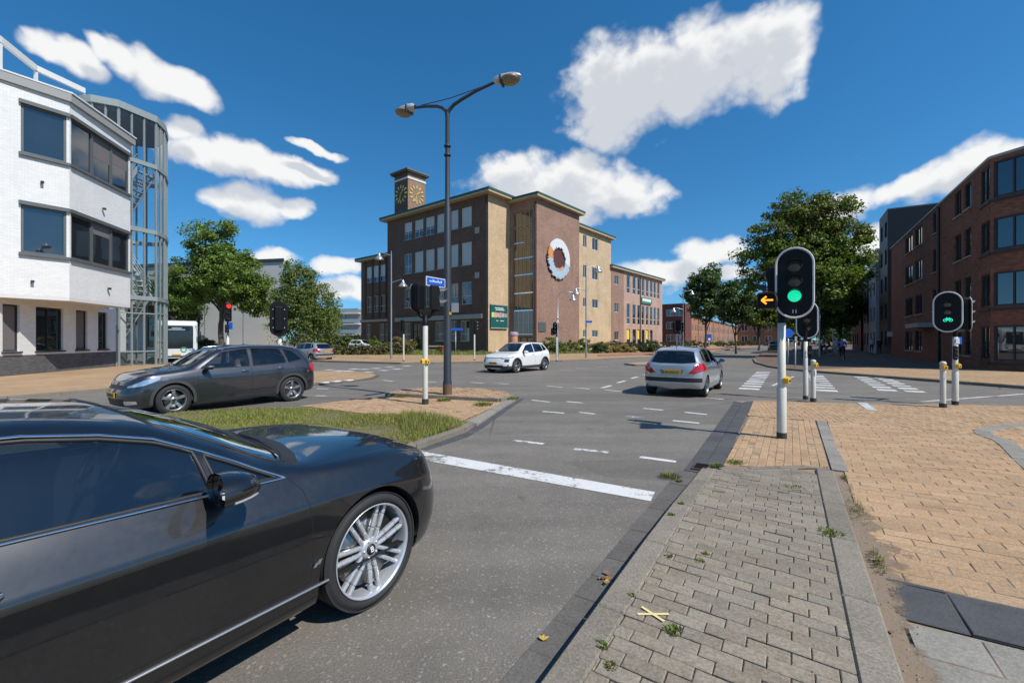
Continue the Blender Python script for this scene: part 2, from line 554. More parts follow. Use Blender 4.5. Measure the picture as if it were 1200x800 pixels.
# ------------------------------------------------------------------ ground sheet and road
mb = MB()
ring = [(2600 * math.cos(i * math.pi / 16), 2600 * math.sin(i * math.pi / 16), -.004) for i in range(32)]
mb.add(ring, [tuple(range(32))])
tag(mb.build('ground', MAT['lawn']), kind='structure')
mb = MB()
mb.add([(-160, -60, 0), (260, -60, 0), (260, 420, 0), (-160, 420, 0)], [(0, 1, 2, 3)])
tag(mb.build('road', MAT['asphalt']), kind='structure')

def struct(o): return tag(o, kind='structure')
def clip_bm(bm, poly):
    n = len(poly)
    a = sum(poly[i][0] * poly[(i + 1) % n][1] - poly[(i + 1) % n][0] * poly[i][1] for i in range(n))
    if a < 0: poly = poly[::-1]
    for i in range(n):
        p = Vector((poly[i][0], poly[i][1], 0)); q = Vector((poly[(i + 1) % n][0], poly[(i + 1) % n][1], 0))
        d = q - p
        no = Vector((d.y, -d.x, 0)).normalized()
        bmesh.ops.bisect_plane(bm, geom=bm.verts[:] + bm.edges[:] + bm.faces[:], plane_co=p, plane_no=no, clear_outer=True, dist=1e-5)
def pavers(name, poly, z, length, width, mats, rot=ANG, gap=.006, stagger=.5, jitter=.0025, th=.02, base=None, zf=None, cham=.005, pattern='run', parent=None):
    """a field of separate bricks clipped to a convex outline; rot is the direction of the bricks' long side"""
    ca, sa = math.cos(rot), math.sin(rot)
    loc = [(p[0] * ca + p[1] * sa, -p[0] * sa + p[1] * ca) for p in poly]
    x0, x1 = min(p[0] for p in loc), max(p[0] for p in loc); y0, y1 = min(p[1] for p in loc), max(p[1] for p in loc)
    rnd = random.Random(int(abs(x0 * 100)) + 3)
    mb = MB()
    def brick(cx, cy, lx, ly, ang=0.0):
        hx, hy = lx / 2 - gap / 2, ly / 2 - gap / 2
        tz = rnd.gauss(0, jitter); ax, ay = rnd.gauss(0, .006), rnd.gauss(0, .012)
        da = ang + rnd.gauss(0, .006)
        c1, s1 = math.cos(da), math.sin(da)
        vs = []
        for k, (h, zz) in enumerate(((0, -th), (0, -cham * .8), (cham, 0))):
            for sx_, sy_ in ((-1, -1), (1, -1), (1, 1), (-1, 1)):
                lx_, ly_ = sx_ * (hx - h), sy_ * (hy - h)
                px_, py_ = cx + lx_ * c1 - ly_ * s1, cy + lx_ * s1 + ly_ * c1
                wx, wy = px_ * ca - py_ * sa, px_ * sa + py_ * ca
                zb = z if zf is None else zf(wx, wy)
                vs.append((wx, wy, zb + zz + tz + (ax * lx_ + ay * ly_ if k else 0)))
        fs = [(8, 9, 10, 11)] + [(a, (a + 1) % 4, (a + 1) % 4 + 4, a + 4) for a in range(4)] + [(a + 4, (a + 1) % 4 + 4, (a + 1) % 4 + 8, a + 8) for a in range(4)]
        mb.add(vs, fs)
    if pattern == 'run':
        ny = int((y1 - y0) / width) + 2; nx = int((x1 - x0) / length) + 3
        for j in range(ny):
            off = (j % 2) * stagger * length + rnd.uniform(-.02, .02) * (1 if stagger else 0)
            for i in range(-1, nx): brick(x0 + i * length + off, y0 + (j + .5) * width, length, width)
    else:                                                    # elbow bond
        w = width
        n = int(max(x1 - x0, y1 - y0) / w) + 6
        for i in range(-3, n):
            for j in range(-3, n):
                if (i - j) % 4 == 0: brick(x0 + (i + 1) * w, y0 + (j + .5) * w, 2 * w, w)
                if (i - j) % 4 == 3: brick(x0 + (i + .5) * w, y0 + (j + 1) * w, 2 * w, w, math.pi / 2)
    me = mb.mesh(name)
    bm = bmesh.new(); bm.from_mesh(me)
    clip_bm(bm, poly)
    bm.to_mesh(me); bm.free()
    o = link(name, me, parent, mats)
    struct(o)
    if base is not None:
        m2 = MB()
        m2.add([(p[0], p[1], (z if zf is None else zf(p[0], p[1])) - .0045) for p in poly], [tuple(range(len(poly)))])
        bo = m2.build(name + '_bed', base, None, recalc=True)
        struct(bo)
    return o
def sheet(name, poly, z0, z1, m):
    mb = MB(); mb.prism([(p[0], p[1]) for p in poly], z0, z1)
    return struct(mb.build(name, m))
def edging(name, path, w, z0, z1, m, seg=1.0, gap=.006, bev=.008, side=0.0):
    """a line of kerb stones or tiles along a path"""
    mb = MB()
    pts = [Vector((p[0], p[1], 0)) for p in path]
    for a, b in zip(pts[:-1], pts[1:]):
        L = (b - a).length
        n = max(1, round(L / seg))
        d = (b - a) / L
        nn = Vector((d.y, -d.x, 0)) * side * w
        for i in range(n):
            p = a + d * (L * i / n + gap / 2) + nn; q = a + d * (L * (i + 1) / n - gap / 2) + nn
            dz = random.gauss(0, .0015)
            mb.bar(p + Vector((0, 0, (z0 + z1) / 2 + dz)), q + Vector((0, 0, (z0 + z1) / 2 + dz)), w, z1 - z0, bev=bev)
    return struct(mb.build(name, m))

# ------------------------------------------------------------------ grey raised pavement in front
def kz(x, y):
    u = x * UA.x + y * UA.y; v = x * VA.x + y * VA.y
    e = min(1, max(0, (u - 3.6) / 2.9)); e = e * e * (3 - 2 * e)
    zl = .12 * (1 - e) + .03 * e
    f = min(1, max(0, (v + .96) / 1.4))
    return zl * (1 - f) + .055 * f * (1 - e) + .03 * f * e
KV0, KV1 = -.97, .46
gp = [UV(-1.5, KV0 + .17), UV(6.15, KV0 + .17), UV(6.75, .05), UV(6.6, .27), UV(-1.5, .27)]
pavers('pavement', gp[:5], .1, .2, .1, MAT['grey_paver'], rot=ANG - math.pi / 2, gap=.0045, jitter=.0028, zf=kz, base=MAT['joint_grey'], cham=.0055)
def kerb_line(name, v, w, u0, u1, seg, top, bot=-.02, bulge=()):
    mb = MB()
    u = u0
    while u < u1 - .02:
        u2 = min(u + seg, u1)
        for (a, b) in ((u + .004, u2 - .004),):
            c = [UV(a, v - w / 2), UV(b, v - w / 2), UV(b, v + w / 2), UV(a, v + w / 2)]
            zs = [kz(p.x, p.y) + top for p in c]
            e = .012
            ci = [UV(a + e, v - w / 2 + e), UV(b - e, v - w / 2 + e), UV(b - e, v + w / 2 - e), UV(a + e, v + w / 2 - e)]
            vs = [(p.x, p.y, bot) for p in c] + [(p.x, p.y, z - e) for p, z in zip(c, zs)] + [(p.x, p.y, z) for p, z in zip(ci, zs)]
            fs = [(8, 9, 10, 11)] + [(k, (k + 1) % 4, (k + 1) % 4 + 4, k + 4) for k in range(4)] + [(k + 4, (k + 1) % 4 + 4, (k + 1) % 4 + 8, k + 8) for k in range(4)]
            mb.add(vs, fs)
        u = u2
    return struct(mb.build(name, MAT['kerb'], recalc=True))
kerb_line('kerb', KV0 + .085, .165, -1.5, 6.2, 1.0, .004)
kerb_line('kerb', .365, .185, -1.5, 6.9, 1.0, .006)
kerb_line('kerb', .235, .06, -1.5, 6.6, .2, -.004)
edging('kerb', [UV(6.25, KV0 + .2), UV(6.72, -.15), UV(6.95, .14), UV(6.98, .34)], .09, -.01, .032, MAT['kerb'], .5)
edging('gutter', [UV(-1.5, KV0 - .122), UV(6.0, KV0 - .118)], .23, -.02, .006, MAT['gutter'], .3, .005, .003)
edging('gutter', [UV(6.0, -1.05), UV(13.2, -1.18)], .20, -.02, .012, MAT['dark_tile'], .4, .005, .003)
edging('gutter', [UV(6.35, -.85), UV(13.6, -.97)], .20, -.02, .018, MAT['dark_tile'], .4, .005, .003)
edging('gutter', [UV(13.25, -1.2), UV(13.75, -1.02), UV(14.1, -.7), UV(14.3, -.2), UV(14.6, .6)], .2, -.02, .02, MAT['kerb'], .5, .005, .004)

# ------------------------------------------------------------------ tan plaza on the right
plaza = [UV(-2, .48), UV(6.0, .40), UV(6.9, -.74), UV(14.0, -.82), UV(14.3, .5), UV(15.6, 3.2), UV(16.3, 5.0), UV(18.5, 12), UV(14, 26), UV(-2, 26)]
sheet('plaza_bed', plaza, -.02, .006, MAT['sand'])
Z1 = .022
pavers('plaza_paving', [UV(6.15, -.75), UV(10.95, -.75), UV(10.95, .42), UV(7.0, .42), UV(6.9, .2), UV(6.6, -.15)], Z1, .2, .1, MAT['tan'], rot=ANG, base=MAT['sand'], gap=.007)
edging('plaza_band', [UV(6.98, .53), UV(11.05, .53)], .17, -.01, Z1 + .003, MAT['slab'], .5, .005, .003)
pavers('plaza_paving', [UV(11.0, -.80), UV(13.95, -.86), UV(14.25, .5), UV(15.4, 2.9), UV(11.0, 1.8)], Z1, .2, .105, MAT['tan'], rot=ANG + R(8), base=MAT['sand'], pattern='elbow')
pavers('plaza_paving', [UV(11.0, 1.8), UV(15.4, 2.9), UV(16.3, 5.2), UV(18.0, 11), UV(13, 11), UV(11.0, 7)], Z1 + .001, .2, .105, MAT['tan'], rot=ANG + R(8), base=MAT['sand'], pattern='elbow')
pavers('plaza_paving', [UV(4.0, .53), UV(11.0, .63), UV(11.0, 9.5), UV(4.0, 9.5)], Z1, .3, .15, MAT['tan'], rot=ANG - math.pi / 2, base=MAT['sand'], gap=.008, jitter=.0015)
pavers('plaza_slabs', [UV(3.48, .56), UV(3.99, .56), UV(3.99, 6.0), UV(3.48, 6.0)], Z1 + .002, .6, .48, MAT['dark_tile'], rot=ANG - math.pi / 2, base=MAT['joint_dark'], gap=.006, stagger=0)
pavers('plaza_slabs', [UV(1.2, .57), UV(3.46, .57), UV(3.46, 5.0), UV(1.2, 5.0)], Z1, .6, .32, MAT['slab'], rot=ANG - math.pi / 2, base=MAT['sand'], gap=.007)
arc = [(11.6, 8.75), (10.7, 8.8), (9.9, 8.68), (9.1, 8.42), (8.5, 8.12), (8.18, 7.75), (8.05, 7.4), (7.75, 6.98), (7.05, 6.17), (6.2, 5.15)]
edging('plaza_band', arc, .22, -.01, Z1 + .008, MAT['slab'], .5, .004, .003)

rs = random.Random(12)
mb = MB(); L1, L2 = [], []
for i in range(60):
    u = 1.0 + i * .098
    wv = .05 + .045 * math.sin(u * 5.1) * math.sin(u * 2.3 + 1) + rs.uniform(-.012, .012) + (.10 if 3.9 < u < 4.7 else 0) + (.05 if 5 < u < 5.7 else 0)
    L1.append(UV(u, .455, .024)); L2.append(UV(u, .56 + wv * (.95 if u < 5.5 else .35), .0265))
for a_, b_, c_, d_ in zip(L1[:-1], L1[1:], L2[1:], L2[:-1]):
    mb.quad(a_, b_, c_ + (c_ - b_) * .6, d_ + (d_ - a_) * .6, uv=[(0, 0), (0, 0), (1, 0), (1, 0)])
def drift_mat():
    m, t, b = newmat('drifted_sand')
    c = t.coord('Object'); sx = t.node('ShaderNodeSeparateXYZ'); t.l.new(t.node('ShaderNodeTexCoord').outputs['UV'], sx.inputs[0])
    n = t.math('ADD', t.math('MULTIPLY', t.noise(c, 7, 7, .72), .75), t.math('MULTIPLY', t.noise(c, 70, 3, .7), .25))
    f = t.smooth(t.math('SUBTRACT', n, t.math('MULTIPLY_ADD', sx.outputs[0], .55, .16)), -.04, .14)
    t.l.new(t.math('MULTIPLY', f, .92), b.inputs['Alpha'])
    t.l.new(t.vmath('SCALE', (.25, .185, .125), t.math('MULTIPLY_ADD', t.noise(c, 60, 5, .8), .9, .55)), b.inputs['Base Color'])
    b.inputs['Roughness'].default_value = .95
    t.l.new(t.bump(t.noise(c, 120, 4, .7), .5, .004), b.inputs['Normal'])
    return m
struct(mb.build('sand_strip', drift_mat()))
mb = MB()
for i in range(420):
    u = rs.uniform(1.2, 6.8); v = .47 + abs(rs.gauss(0, .10)) if i % 3 else rs.uniform(-.8, .3)
    p = UV(u, v); p.z = .028 if v > .46 else kz(p.x, p.y) + .001
    r_ = rs.uniform(.002, .0065)
    vs = [p + Vector((r_ * rs.uniform(.7, 1.3), 0, 0)), p + Vector((0, r_ * rs.uniform(.7, 1.3), 0)), p - Vector((r_, 0, 0)), p - Vector((0, r_, 0)), p + Vector((0, 0, r_ * .8))]
    mb.add(vs, [(0, 1, 4), (1, 2, 4), (2, 3, 4), (3, 0, 4)])
tag(mb.build('gravel', mat('grit', (.33, .28, .22), .8, var=.1, island=.5)), kind='stuff')
# ------------------------------------------------------------------ far pavements
far = [G(364, 423.5), G(470, 426.5), G(560, 425.2), G(658, 423.6), G(700, 421.8), G(768, 418.6), G(830, 413.0), (72, 128), (60, 150), (0, 75), (-60, 120), (-70, 85), G(300, 420)]
sheet('pavement', far, -.02, .12, MAT['tan_sheet'])
edging('kerb', [G(300, 420.5), G(364, 423.7), G(470, 426.8), G(560, 425.5), G(658, 423.9), G(700, 422.1), G(768, 418.8), G(830, 413.1), (72, 127.7)], .15, -.02, .125, MAT['kerb'], 1.0)
corner = [(15.6, 22.2), (15.2, 24.6), (15.6, 27.0), (17.2, 31.5), (20.5, 38), (60, 103), (110, 190), (170, 190), (130, 100), (60, 40), (48, 8), (20.5, 6.2), (18.6, 11), (17.3, 15.6)]
sheet('pavement', [(p[0], p[1]) for p in corner], -.02, .10, MAT['dark_brick_pave'])
strip = [(15.75, 22.3), (15.5, 23.6), (20.6, 25.6), (26.0, 23.0), (25.2, 20.4), (27.5, 18.5), (30, 8.5), (20.7, 6.8), (18.75, 11.1), (17.45, 15.7)]
sheet('plaza_paving', strip, .05, .106, MAT['tan_sheet'])
edging('kerb', corner[12:] + corner[:5], .16, -.02, .105, MAT['kerb'], 1.0)
left = [(-55, 27.6), (-21.6, 28.8), (-15.4, 25.0), (-12.6, 20.8), (-12.3, 16.5), (-14.2, 12.5), (-22, -2), (-60, -2)]
sheet('pavement', left, -.02, .10, MAT['tan_sheet'])
edging('kerb', [(-40, 28.4), (-21.6, 29.0), (-15.3, 25.15), (-12.5, 20.85), (-12.2, 16.5), (-14.1, 12.5), (-21.9, -2)], .15, -.02, .105, MAT['kerb'], 1.0)
isl = [G(441, 441), G(436, 438.6), G(415, 437), G(370, 435.9), G(290, 434.5), (-14.5, 23.5), (-12.2, 19.5), G(345, 453.5), G(372, 451.2), G(412, 447.2), G(434, 444)]
sheet('traffic_island', isl, -.02, .07, MAT['tan_sheet'])
edging('kerb', [G(345, 453.7), G(372, 451.4), G(412, 447.4), G(434, 444.2), G(442, 441), G(436, 438.4), G(415, 436.8), G(370, 435.7)], .2, -.02, .06, MAT['gutter'], .6)
mb = MB()
for a in ((372, 451.0), (386, 449.6), (401, 448.2)):
    p = G(*a) + Vector((.1, .12, 0)); q = G(a[0] + 7.5, a[1] - .75) + Vector((.1, .12, 0))
    mb.bar(p + Vector((0, 0, .06)), q + Vector((0, 0, .06)), .22, .06, bev=.02)
struct(mb.build('kerb', mat('white_kerb', (.62, .61, .58), .7, var=.15)))
cyc = [(18, 47), (38, 43), (52, 62), (80, 118), (70, 122)]
sheet('cycle_path', [G(700, 419.6), G(768, 416.8), G(830, 411.9), (70, 126), (66, 126), G(790, 413.2), G(700, 416.6)], .10, .124, MAT['red_path'])

# ------------------------------------------------------------------ traffic island in the middle with the tall lamp
low = [G(352, 478), G(453, 466.2), G(602, 468.6), G(584, 477), G(552, 498.5), G(420, 486.5)]
sheet('traffic_island_bed', low, -.02, .045, MAT['sand'])
pavers('traffic_island', low, .06, .2, .1, MAT['tan'], rot=ANG - math.pi / 2, base=None, gap=.008)
hi = [G(453, 466, 0), G(470, 462.2), G(504, 458.6), G(567, 460.4), G(594, 464.4), G(601, 468.4), G(585, 473.4), G(520, 469.6)]
sheet('traffic_island_bed', hi, -.02, .13, MAT['joint_dark'])
pavers('traffic_island', hi, .145, .2, .1, MAT['tan'], rot=ANG - math.pi / 2, base=None, gap=.01, jitter=.005)
edging('kerb', hi + hi[:1], .12, -.02, .15, MAT['kerb'], .9)
edging('kerb', [G(604, 468), G(586, 478), G(553, 499.4)], .2, -.02, .066, MAT['slab'], .8)
edging('gutter', [G(610, 467), G(592, 478.5), G(559, 501), G(541, 511.5), G(494, 526.5)], .24, -.02, .008, MAT['dark_tile'], .3)
GRASS = [G(211, 484.6), G(352, 478), G(420, 486.5), G(528, 493), G(550, 499), G(541, 505), G(484, 525), UV(1.0, -5.15), UV(-6, -5.2), UV(-6, -11.2), UV(3.0, -11.25)]
sheet('grass_verge', GRASS, -.02, .05, MAT['soil'])
edging('kerb', [G(552, 500), G(541, 507), G(484, 527), UV(0.8, -5.08), UV(-6, -5.12)], .14, -.02, .10, MAT['kerb'], .8)
edging('kerb', [G(352, 479.5), G(211, 486), UV(3, -11.35), UV(-6, -11.3)], .12, -.02, .06, MAT['kerb'], .8)

isl2 = [G(733, 427.4), G(742, 426), G(765, 425.4), G(792, 426), G(800, 427.4), G(770, 428.6), G(745, 428.6)]
sheet('traffic_island', isl2, -.02, .09, MAT['tan_sheet']); edging('kerb', isl2 + isl2[:1], .18, -.02, .10, MAT['kerb'], .8)
# ------------------------------------------------------------------ road markings
mb = MB(); mw = MB()
def line(b, p, q, w, z=.004):
    p, q = Vector(p), Vector(q)
    d = (q - p).normalized(); n = Vector((d.y, -d.x, 0)) * w / 2
    b.quad(*[Vector((k.x, k.y, z)) for k in (p + n, q + n, q - n, p - n)][::-1])
st = [G(487.5, 527.6), G(767.5, 576.5), G(762.5, 587.2), G(494, 538.6)]
mb.add([(p.x, p.y, .004) for p in st], [(3, 2, 1, 0)])
for a in [(601.4, 516, 637, 520), (673, 526, 713, 530), (750, 535.3, 792, 541), (663.8, 470.4, 683, 472), (636, 482, 661, 484), (753.8, 478.4, 777, 480.4), (802.5, 483, 828.5, 485.6),
          (733, 487.8, 755, 489.4), (788.4, 492.7, 819.4, 495.8), (827.4, 466, 848, 467.8)]:
    line(mb, G(a[0], a[1]), G(a[2], a[3]), .11)
for a in [(705, 454.6, 716, 451.6), (723.4, 448.5, 733, 446), (739.7, 443.4, 747.7, 441.2), (753.8, 439.4, 759.8, 437.9)]:
    line(mb, G(a[0], a[1]), G(a[2], a[3]), .13)
for a in [(641, 452, 658.5, 453.7), (673.6, 454, 691, 455.7), (709, 456.8, 728, 458.5), (623, 468.6, 644, 471), (679, 483, 697, 485), (552, 448, 566.7, 449), (578.7, 448.8, 596, 450),
          (449, 445.5, 461, 446.7), (501, 447.3, 511, 447.5), (371, 455.3, 385, 455.7), (370, 463.5, 383, 464), (656, 433, 668, 433.4), (675, 431.6, 690, 431.8), (700, 430, 712, 430)]:
    line(mw, G(a[0], a[1]), G(a[2], a[3]), .12)
def blocks(p0, n, step=1.02, size=.5, wid=.62):
    for i in range(n):
        p = Vector(p0) + UA * step * i
        line(mw if i % 3 == 2 else mb, p - VA * wid / 2, p + VA * wid / 2, size)
blocks(G(878, 455.5), 10); blocks(G(968, 457.5), 8); blocks(G(1039, 457), 7, wid=.5); blocks(G(1072, 458.6), 7, wid=.5)
for x, y in [(408.5, 434.6), (431, 436), (397, 434.4), (415, 432.3), (427, 432.7), (450, 434), (465, 432.4), (441, 431.5), (457, 430), (477, 428.8), (386, 433.2)]:
    p = G(x, y); line(mw, p - UA * .25, p + UA * .25, .55)
line(mb, G(1080, 470.6), G(1200, 461.5), .10); line(mw, G(905, 452), G(930, 441), .1)
line(mw, G(1010, 473), G(1023, 482), .2, .03)
line(mw, G(380, 428.2), G(395, 427.9), .12)
struct(mb.build('road_markings', MAT['paint']))
struct(mw.build('road_markings', MAT['paint_worn']))
# ------------------------------------------------------------------ car materials
def car_paint(name, col, metal=.35, rough=.32, flake=True):
    m, t, b = newmat(name)
    g = t.node('ShaderNodeNewGeometry')
    c = t.coord('Object')
    dust = t.math('MULTIPLY', t.noise(c, 5, 5, .7), .16)
    base = t.mix(dust, col, (.20, .185, .16))
    inner = t.mix(g.outputs['Backfacing'], base, (.012, .012, .013))
    t.l.new(inner, b.inputs['Base Color'])
    b.inputs['Metallic'].default_value = metal
    t.l.new(t.math('MULTIPLY_ADD', t.noise(c, 30, 3), .12, rough - .06), b.inputs['Roughness'])
    b.inputs['Coat Weight'].default_value = 1
    t.l.new(t.math('MULTIPLY_ADD', t.noise(c, 8, 4), .05, .015), b.inputs['Coat Roughness'])
    b.inputs['Coat IOR'].default_value = 1.6
    return m
def glass_mat(name, tint=(.55, .6, .6), ior=1.5, rough=0.0, dirt=.010):
    m = bpy.data.materials.new(name); m.use_nodes = True
    t = NT(m.node_tree); m.node_tree.nodes.clear()
    out = t.node('ShaderNodeOutputMaterial')
    tr = t.node('ShaderNodeBsdfTransparent'); tr.inputs[0].default_value = (*tint, 1)
    gl = t.node('ShaderNodeBsdfGlossy'); gl.inputs['Roughness'].default_value = rough; gl.inputs[0].default_value = (.95, .97, 1, 1)
    df = t.node('ShaderNodeBsdfDiffuse'); df.inputs[0].default_value = (.35, .34, .32, 1)
    fr = t.node('ShaderNodeFresnel'); gb = t.node('ShaderNodeNewGeometry')
    t.l.new(t.math('MULTIPLY_ADD', gb.outputs['Backfacing'], 1 / ior - ior, ior), fr.inputs[0])
    m1 = t.node('ShaderNodeMixShader'); m2 = t.node('ShaderNodeMixShader')
    c = t.coord('Object')
    t.l.new(t.math('MULTIPLY', t.noise(c, 6, 5, .7), dirt * 2), m1.inputs[0])
    t.l.new(tr.outputs[0], m1.inputs[1]); t.l.new(df.outputs[0], m1.inputs[2])
    t.l.new(t.math('MULTIPLY', fr.outputs[0], 1.9, clamp=True), m2.inputs[0]); t.l.new(m1.outputs[0], m2.inputs[1]); t.l.new(gl.outputs[0], m2.inputs[2])
    t.l.new(m2.outputs[0], out.inputs[0])
    return m
CM = dict(
    glass=glass_mat('car_glass', (.46, .51, .52)), glass_tint=glass_mat('tinted_glass', (.33, .39, .42), 1.6), glass_dark=glass_mat('privacy_glass', (.10, .115, .12)),
    lens=glass_mat('lamp_lens', (.9, .92, .92)),
    rubber=mat('tyre_rubber', (.022, .022, .023), .75, var=.3, vscale=12, bump=.2, bscale=60),
    black=mat('black_plastic', (.018, .018, .019), .55, var=.15), gap=mat('panel_gap', (.004, .004, .004), .9, var=0),
    clad=mat('cladding', (.05, .05, .052), .6, var=.15, vscale=10), chrome=mat('chrome', (.75, .75, .77), .09, 1.0, var=0),
    alloy=mat('alloy', (.62, .63, .65), .30, .55, var=.10, vscale=8, coat=.5), alloy_grey=mat('dusty_alloy', (.42, .42, .43), .4, .9, var=.15), dark_alloy=mat('dark_alloy', (.07, .07, .075), .4, .7, var=.1),
    disc=mat('brake_disc', (.25, .24, .23), .35, 1.0, var=.2), red=mat('red_lens', (.45, .008, .012), .12, var=.1, coat=1), amber=mat('amber_lens', (.7, .25, .02), .2, var=.05),
    silverlens=mat('lamp_bowl', (.72, .74, .76), .15, .8, var=.05), plate=mat('yellow_plate', (.72, .40, .02), .5, var=.06), plate_ink=mat('plate_ink', (.02, .02, .02), .5, var=0),
    plate_blue=mat('plate_blue', (.02, .07, .35), .5, var=0), leather=mat('beige_leather', (.55, .45, .32), .5, var=.08), dark_cloth=mat('seat_cloth', (.035, .035, .04), .85, var=.2), trim=mat('dashboard', (.02, .02, .022), .6, var=.1),
    satin=mat('satin_trim', (.40, .40, .40), .35, .8, var=.1), mirror=mat('mirror_glass', (.8, .8, .82), .03, 1.0, var=0), lightgrey=mat('grey_plastic', (.3, .3, .3), .5, var=.1))

def pchip(xs, ys, x):
    xs = np.asarray(xs, float); ys = np.asarray(ys, float)
    o = np.argsort(xs); xs, ys = xs[o], ys[o]
    h = np.diff(xs); d = np.diff(ys) / h
    m = np.zeros_like(ys)
    if len(xs) == 2: m[:] = d[0]
    else:
        for i in range(1, len(xs) - 1):
            if d[i - 1] * d[i] > 0:
                w1, w2 = 2 * h[i] + h[i - 1], h[i] + 2 * h[i - 1]
                m[i] = (w1 + w2) / (w1 / d[i - 1] + w2 / d[i])
        m[0], m[-1] = d[0], d[-1]
    x = np.clip(x, xs[0], xs[-1])
    k = np.clip(np.searchsorted(xs, x) - 1, 0, len(h) - 1)
    t = (x - xs[k]) / h[k]
    return (2 * t ** 3 - 3 * t ** 2 + 1) * ys[k] + (t ** 3 - 2 * t ** 2 + t) * h[k] * m[k] + (-2 * t ** 3 + 3 * t ** 2) * ys[k + 1] + (t ** 3 - t ** 2) * h[k] * m[k + 1]

def loft(lines, xf, xr, fp=(.6, 3.0, .3), rp=(.5, 4.0, .3), lean_f=None, lean_r=None, ns=120, seg=(2, 4, 5, 6, 6, 8, 7, 6), creases=(4,)):
    """car body skin from nine feature lines; fp/rp = length of the rounded nose/tail in plan, its power"""
    th = np.linspace(0, 1, ns)
    mid = xf - (xf - xr) * th
    nf = 26
    e = (1 - np.cos(np.linspace(0, math.pi / 2, nf)))               # dense at 0
    xs = np.concatenate([xf - e * fp[0], mid[(mid < xf - fp[0]) & (mid > xr + rp[0])], (xr + e * rp[0])[::-1]])
    L = []
    for ln in lines:
        X = [p[0] for p in ln]
        L.append((pchip(X, [p[1] for p in ln], xs), pchip(X, [p[2] for p in ln], xs)))
    rows = []
    for i, x in enumerate(xs):
        g = 1.0; wf = wr = 0.0
        tf = (x - (xf - fp[0])) / fp[0]
        if tf > 0: g = max(0.0, 1 - tf ** fp[1]) ** (1 / fp[1]); wf = min(1, tf) ** 2
        tr = ((xr + rp[0]) - x) / rp[0]
        if tr > 0: g = max(0.0, 1 - tr ** rp[1]) ** (1 / rp[1]); wr = min(1, tr) ** 2
        P = [np.array([l[0][i] * g, l[1][i]]) for l in L]
        full = [np.array([-P[1][0], P[1][1]])] + P + [np.array([-P[-2][0], P[-2][1]])]
        half = []
        for k in range(len(P) - 1):
            p0, p1, p2, p3 = full[k], full[k + 1], full[k + 2], full[k + 3]
            if k in creases: p0 = 2 * p1 - p2
            if k + 1 in creases: p3 = 2 * p2 - p1
            def tt(a, b): return max(np.linalg.norm(b - a) ** .5, 1e-4)
            t0 = 0; t1 = tt(p0, p1); t2 = t1 + tt(p1, p2); t3 = t2 + tt(p2, p3)
            for s in range(seg[k]):
                t = t1 + (t2 - t1) * s / seg[k]
                A1 = (t1 - t) / (t1 - t0) * p0 + (t - t0) / (t1 - t0) * p1
                A2 = (t2 - t) / (t2 - t1) * p1 + (t - t1) / (t2 - t1) * p2
                A3 = (t3 - t) / (t3 - t2) * p2 + (t - t2) / (t3 - t2) * p3
                B1 = (t2 - t) / (t2 - t0) * A1 + (t - t0) / (t2 - t0) * A2
                B2 = (t3 - t) / (t3 - t1) * A2 + (t - t1) / (t3 - t1) * A3
                half.append((t2 - t) / (t2 - t1) * B1 + (t - t1) / (t2 - t1) * B2)
        half.append(P[-1])
        row = []
        for q in half + [np.array([-a[0], a[1]]) for a in half[-2:0:-1]]:
            dx = 0
            if wf and lean_f: dx += lean_f(q[1]) * wf
            if wr and lean_r: dx += lean_r(q[1]) * wr
            row.append((x + dx, q[0], q[1]))
        rows.append(row)
    n = len(rows[0])
    vs = [p for r in rows for p in r]
    fs = [(i * n + j, i * n + (j + 1) % n, (i + 1) * n + (j + 1) % n, (i + 1) * n + j) for i in range(len(rows) - 1) for j in range(n)]
    bm = bmesh.new()
    bv = [bm.verts.new(v) for v in vs]
    for f in fs: bm.faces.new([bv[k] for k in f])
    bmesh.ops.remove_doubles(bm, verts=bm.verts, dist=1e-4)
    bmesh.ops.dissolve_degenerate(bm, edges=bm.edges, dist=1e-5)
    bmesh.ops.recalc_face_normals(bm, faces=bm.faces)
    bm.normal_update()
    for f in bm.faces: f.smooth = True
    return bm

AX = {'X': (1, 2), 'Y': (0, 2), 'Z': (0, 1)}
def cut(bm, poly, axis, cond=None, faces=None, inset=0.0):
    """faces of bm inside a convex outline seen along an axis (the skin is cut along the outline)"""
    a, b = AX[axis]
    n = len(poly)
    ar = sum(poly[i][0] * poly[(i + 1) % n][1] - poly[(i + 1) % n][0] * poly[i][1] for i in range(n))
    if ar < 0: poly = poly[::-1]
    fs = list(faces) if faces is not None else list(bm.faces)
    if faces is None:
        x0, x1 = min(p[0] for p in poly), max(p[0] for p in poly); y0, y1 = min(p[1] for p in poly), max(p[1] for p in poly)
        def near(f):
            A = [v.co[a] for v in f.verts]; B = [v.co[b] for v in f.verts]
            return max(A) >= x0 and min(A) <= x1 and max(B) >= y0 and min(B) <= y1
        fs = [f for f in fs if near(f) and (cond is None or cond(f.calc_center_median(), f.normal))]
    for i in range(n):
        if not fs: break
        p, q = poly[i], poly[(i + 1) % n]
        d = Vector((q[0] - p[0], q[1] - p[1]))
        if d.length < 1e-6: continue
        nn = Vector((d.y, -d.x)).normalized()
        co = Vector((0, 0, 0)); no = Vector((0, 0, 0))
        co[a], co[b] = p[0] - nn.x * inset, p[1] - nn.y * inset
        no[a], no[b] = nn.x, nn.y
        es = {e for f in fs for e in f.edges}; vs = {v for f in fs for v in f.verts}
        r = bmesh.ops.bisect_plane(bm, geom=fs + list(es) + list(vs), plane_co=co, plane_no=no, dist=1e-5)
        fs = [g for g in r['geom'] if isinstance(g, bmesh.types.BMFace) and (g.calc_center_median() - co).dot(no) < 0]
    return fs
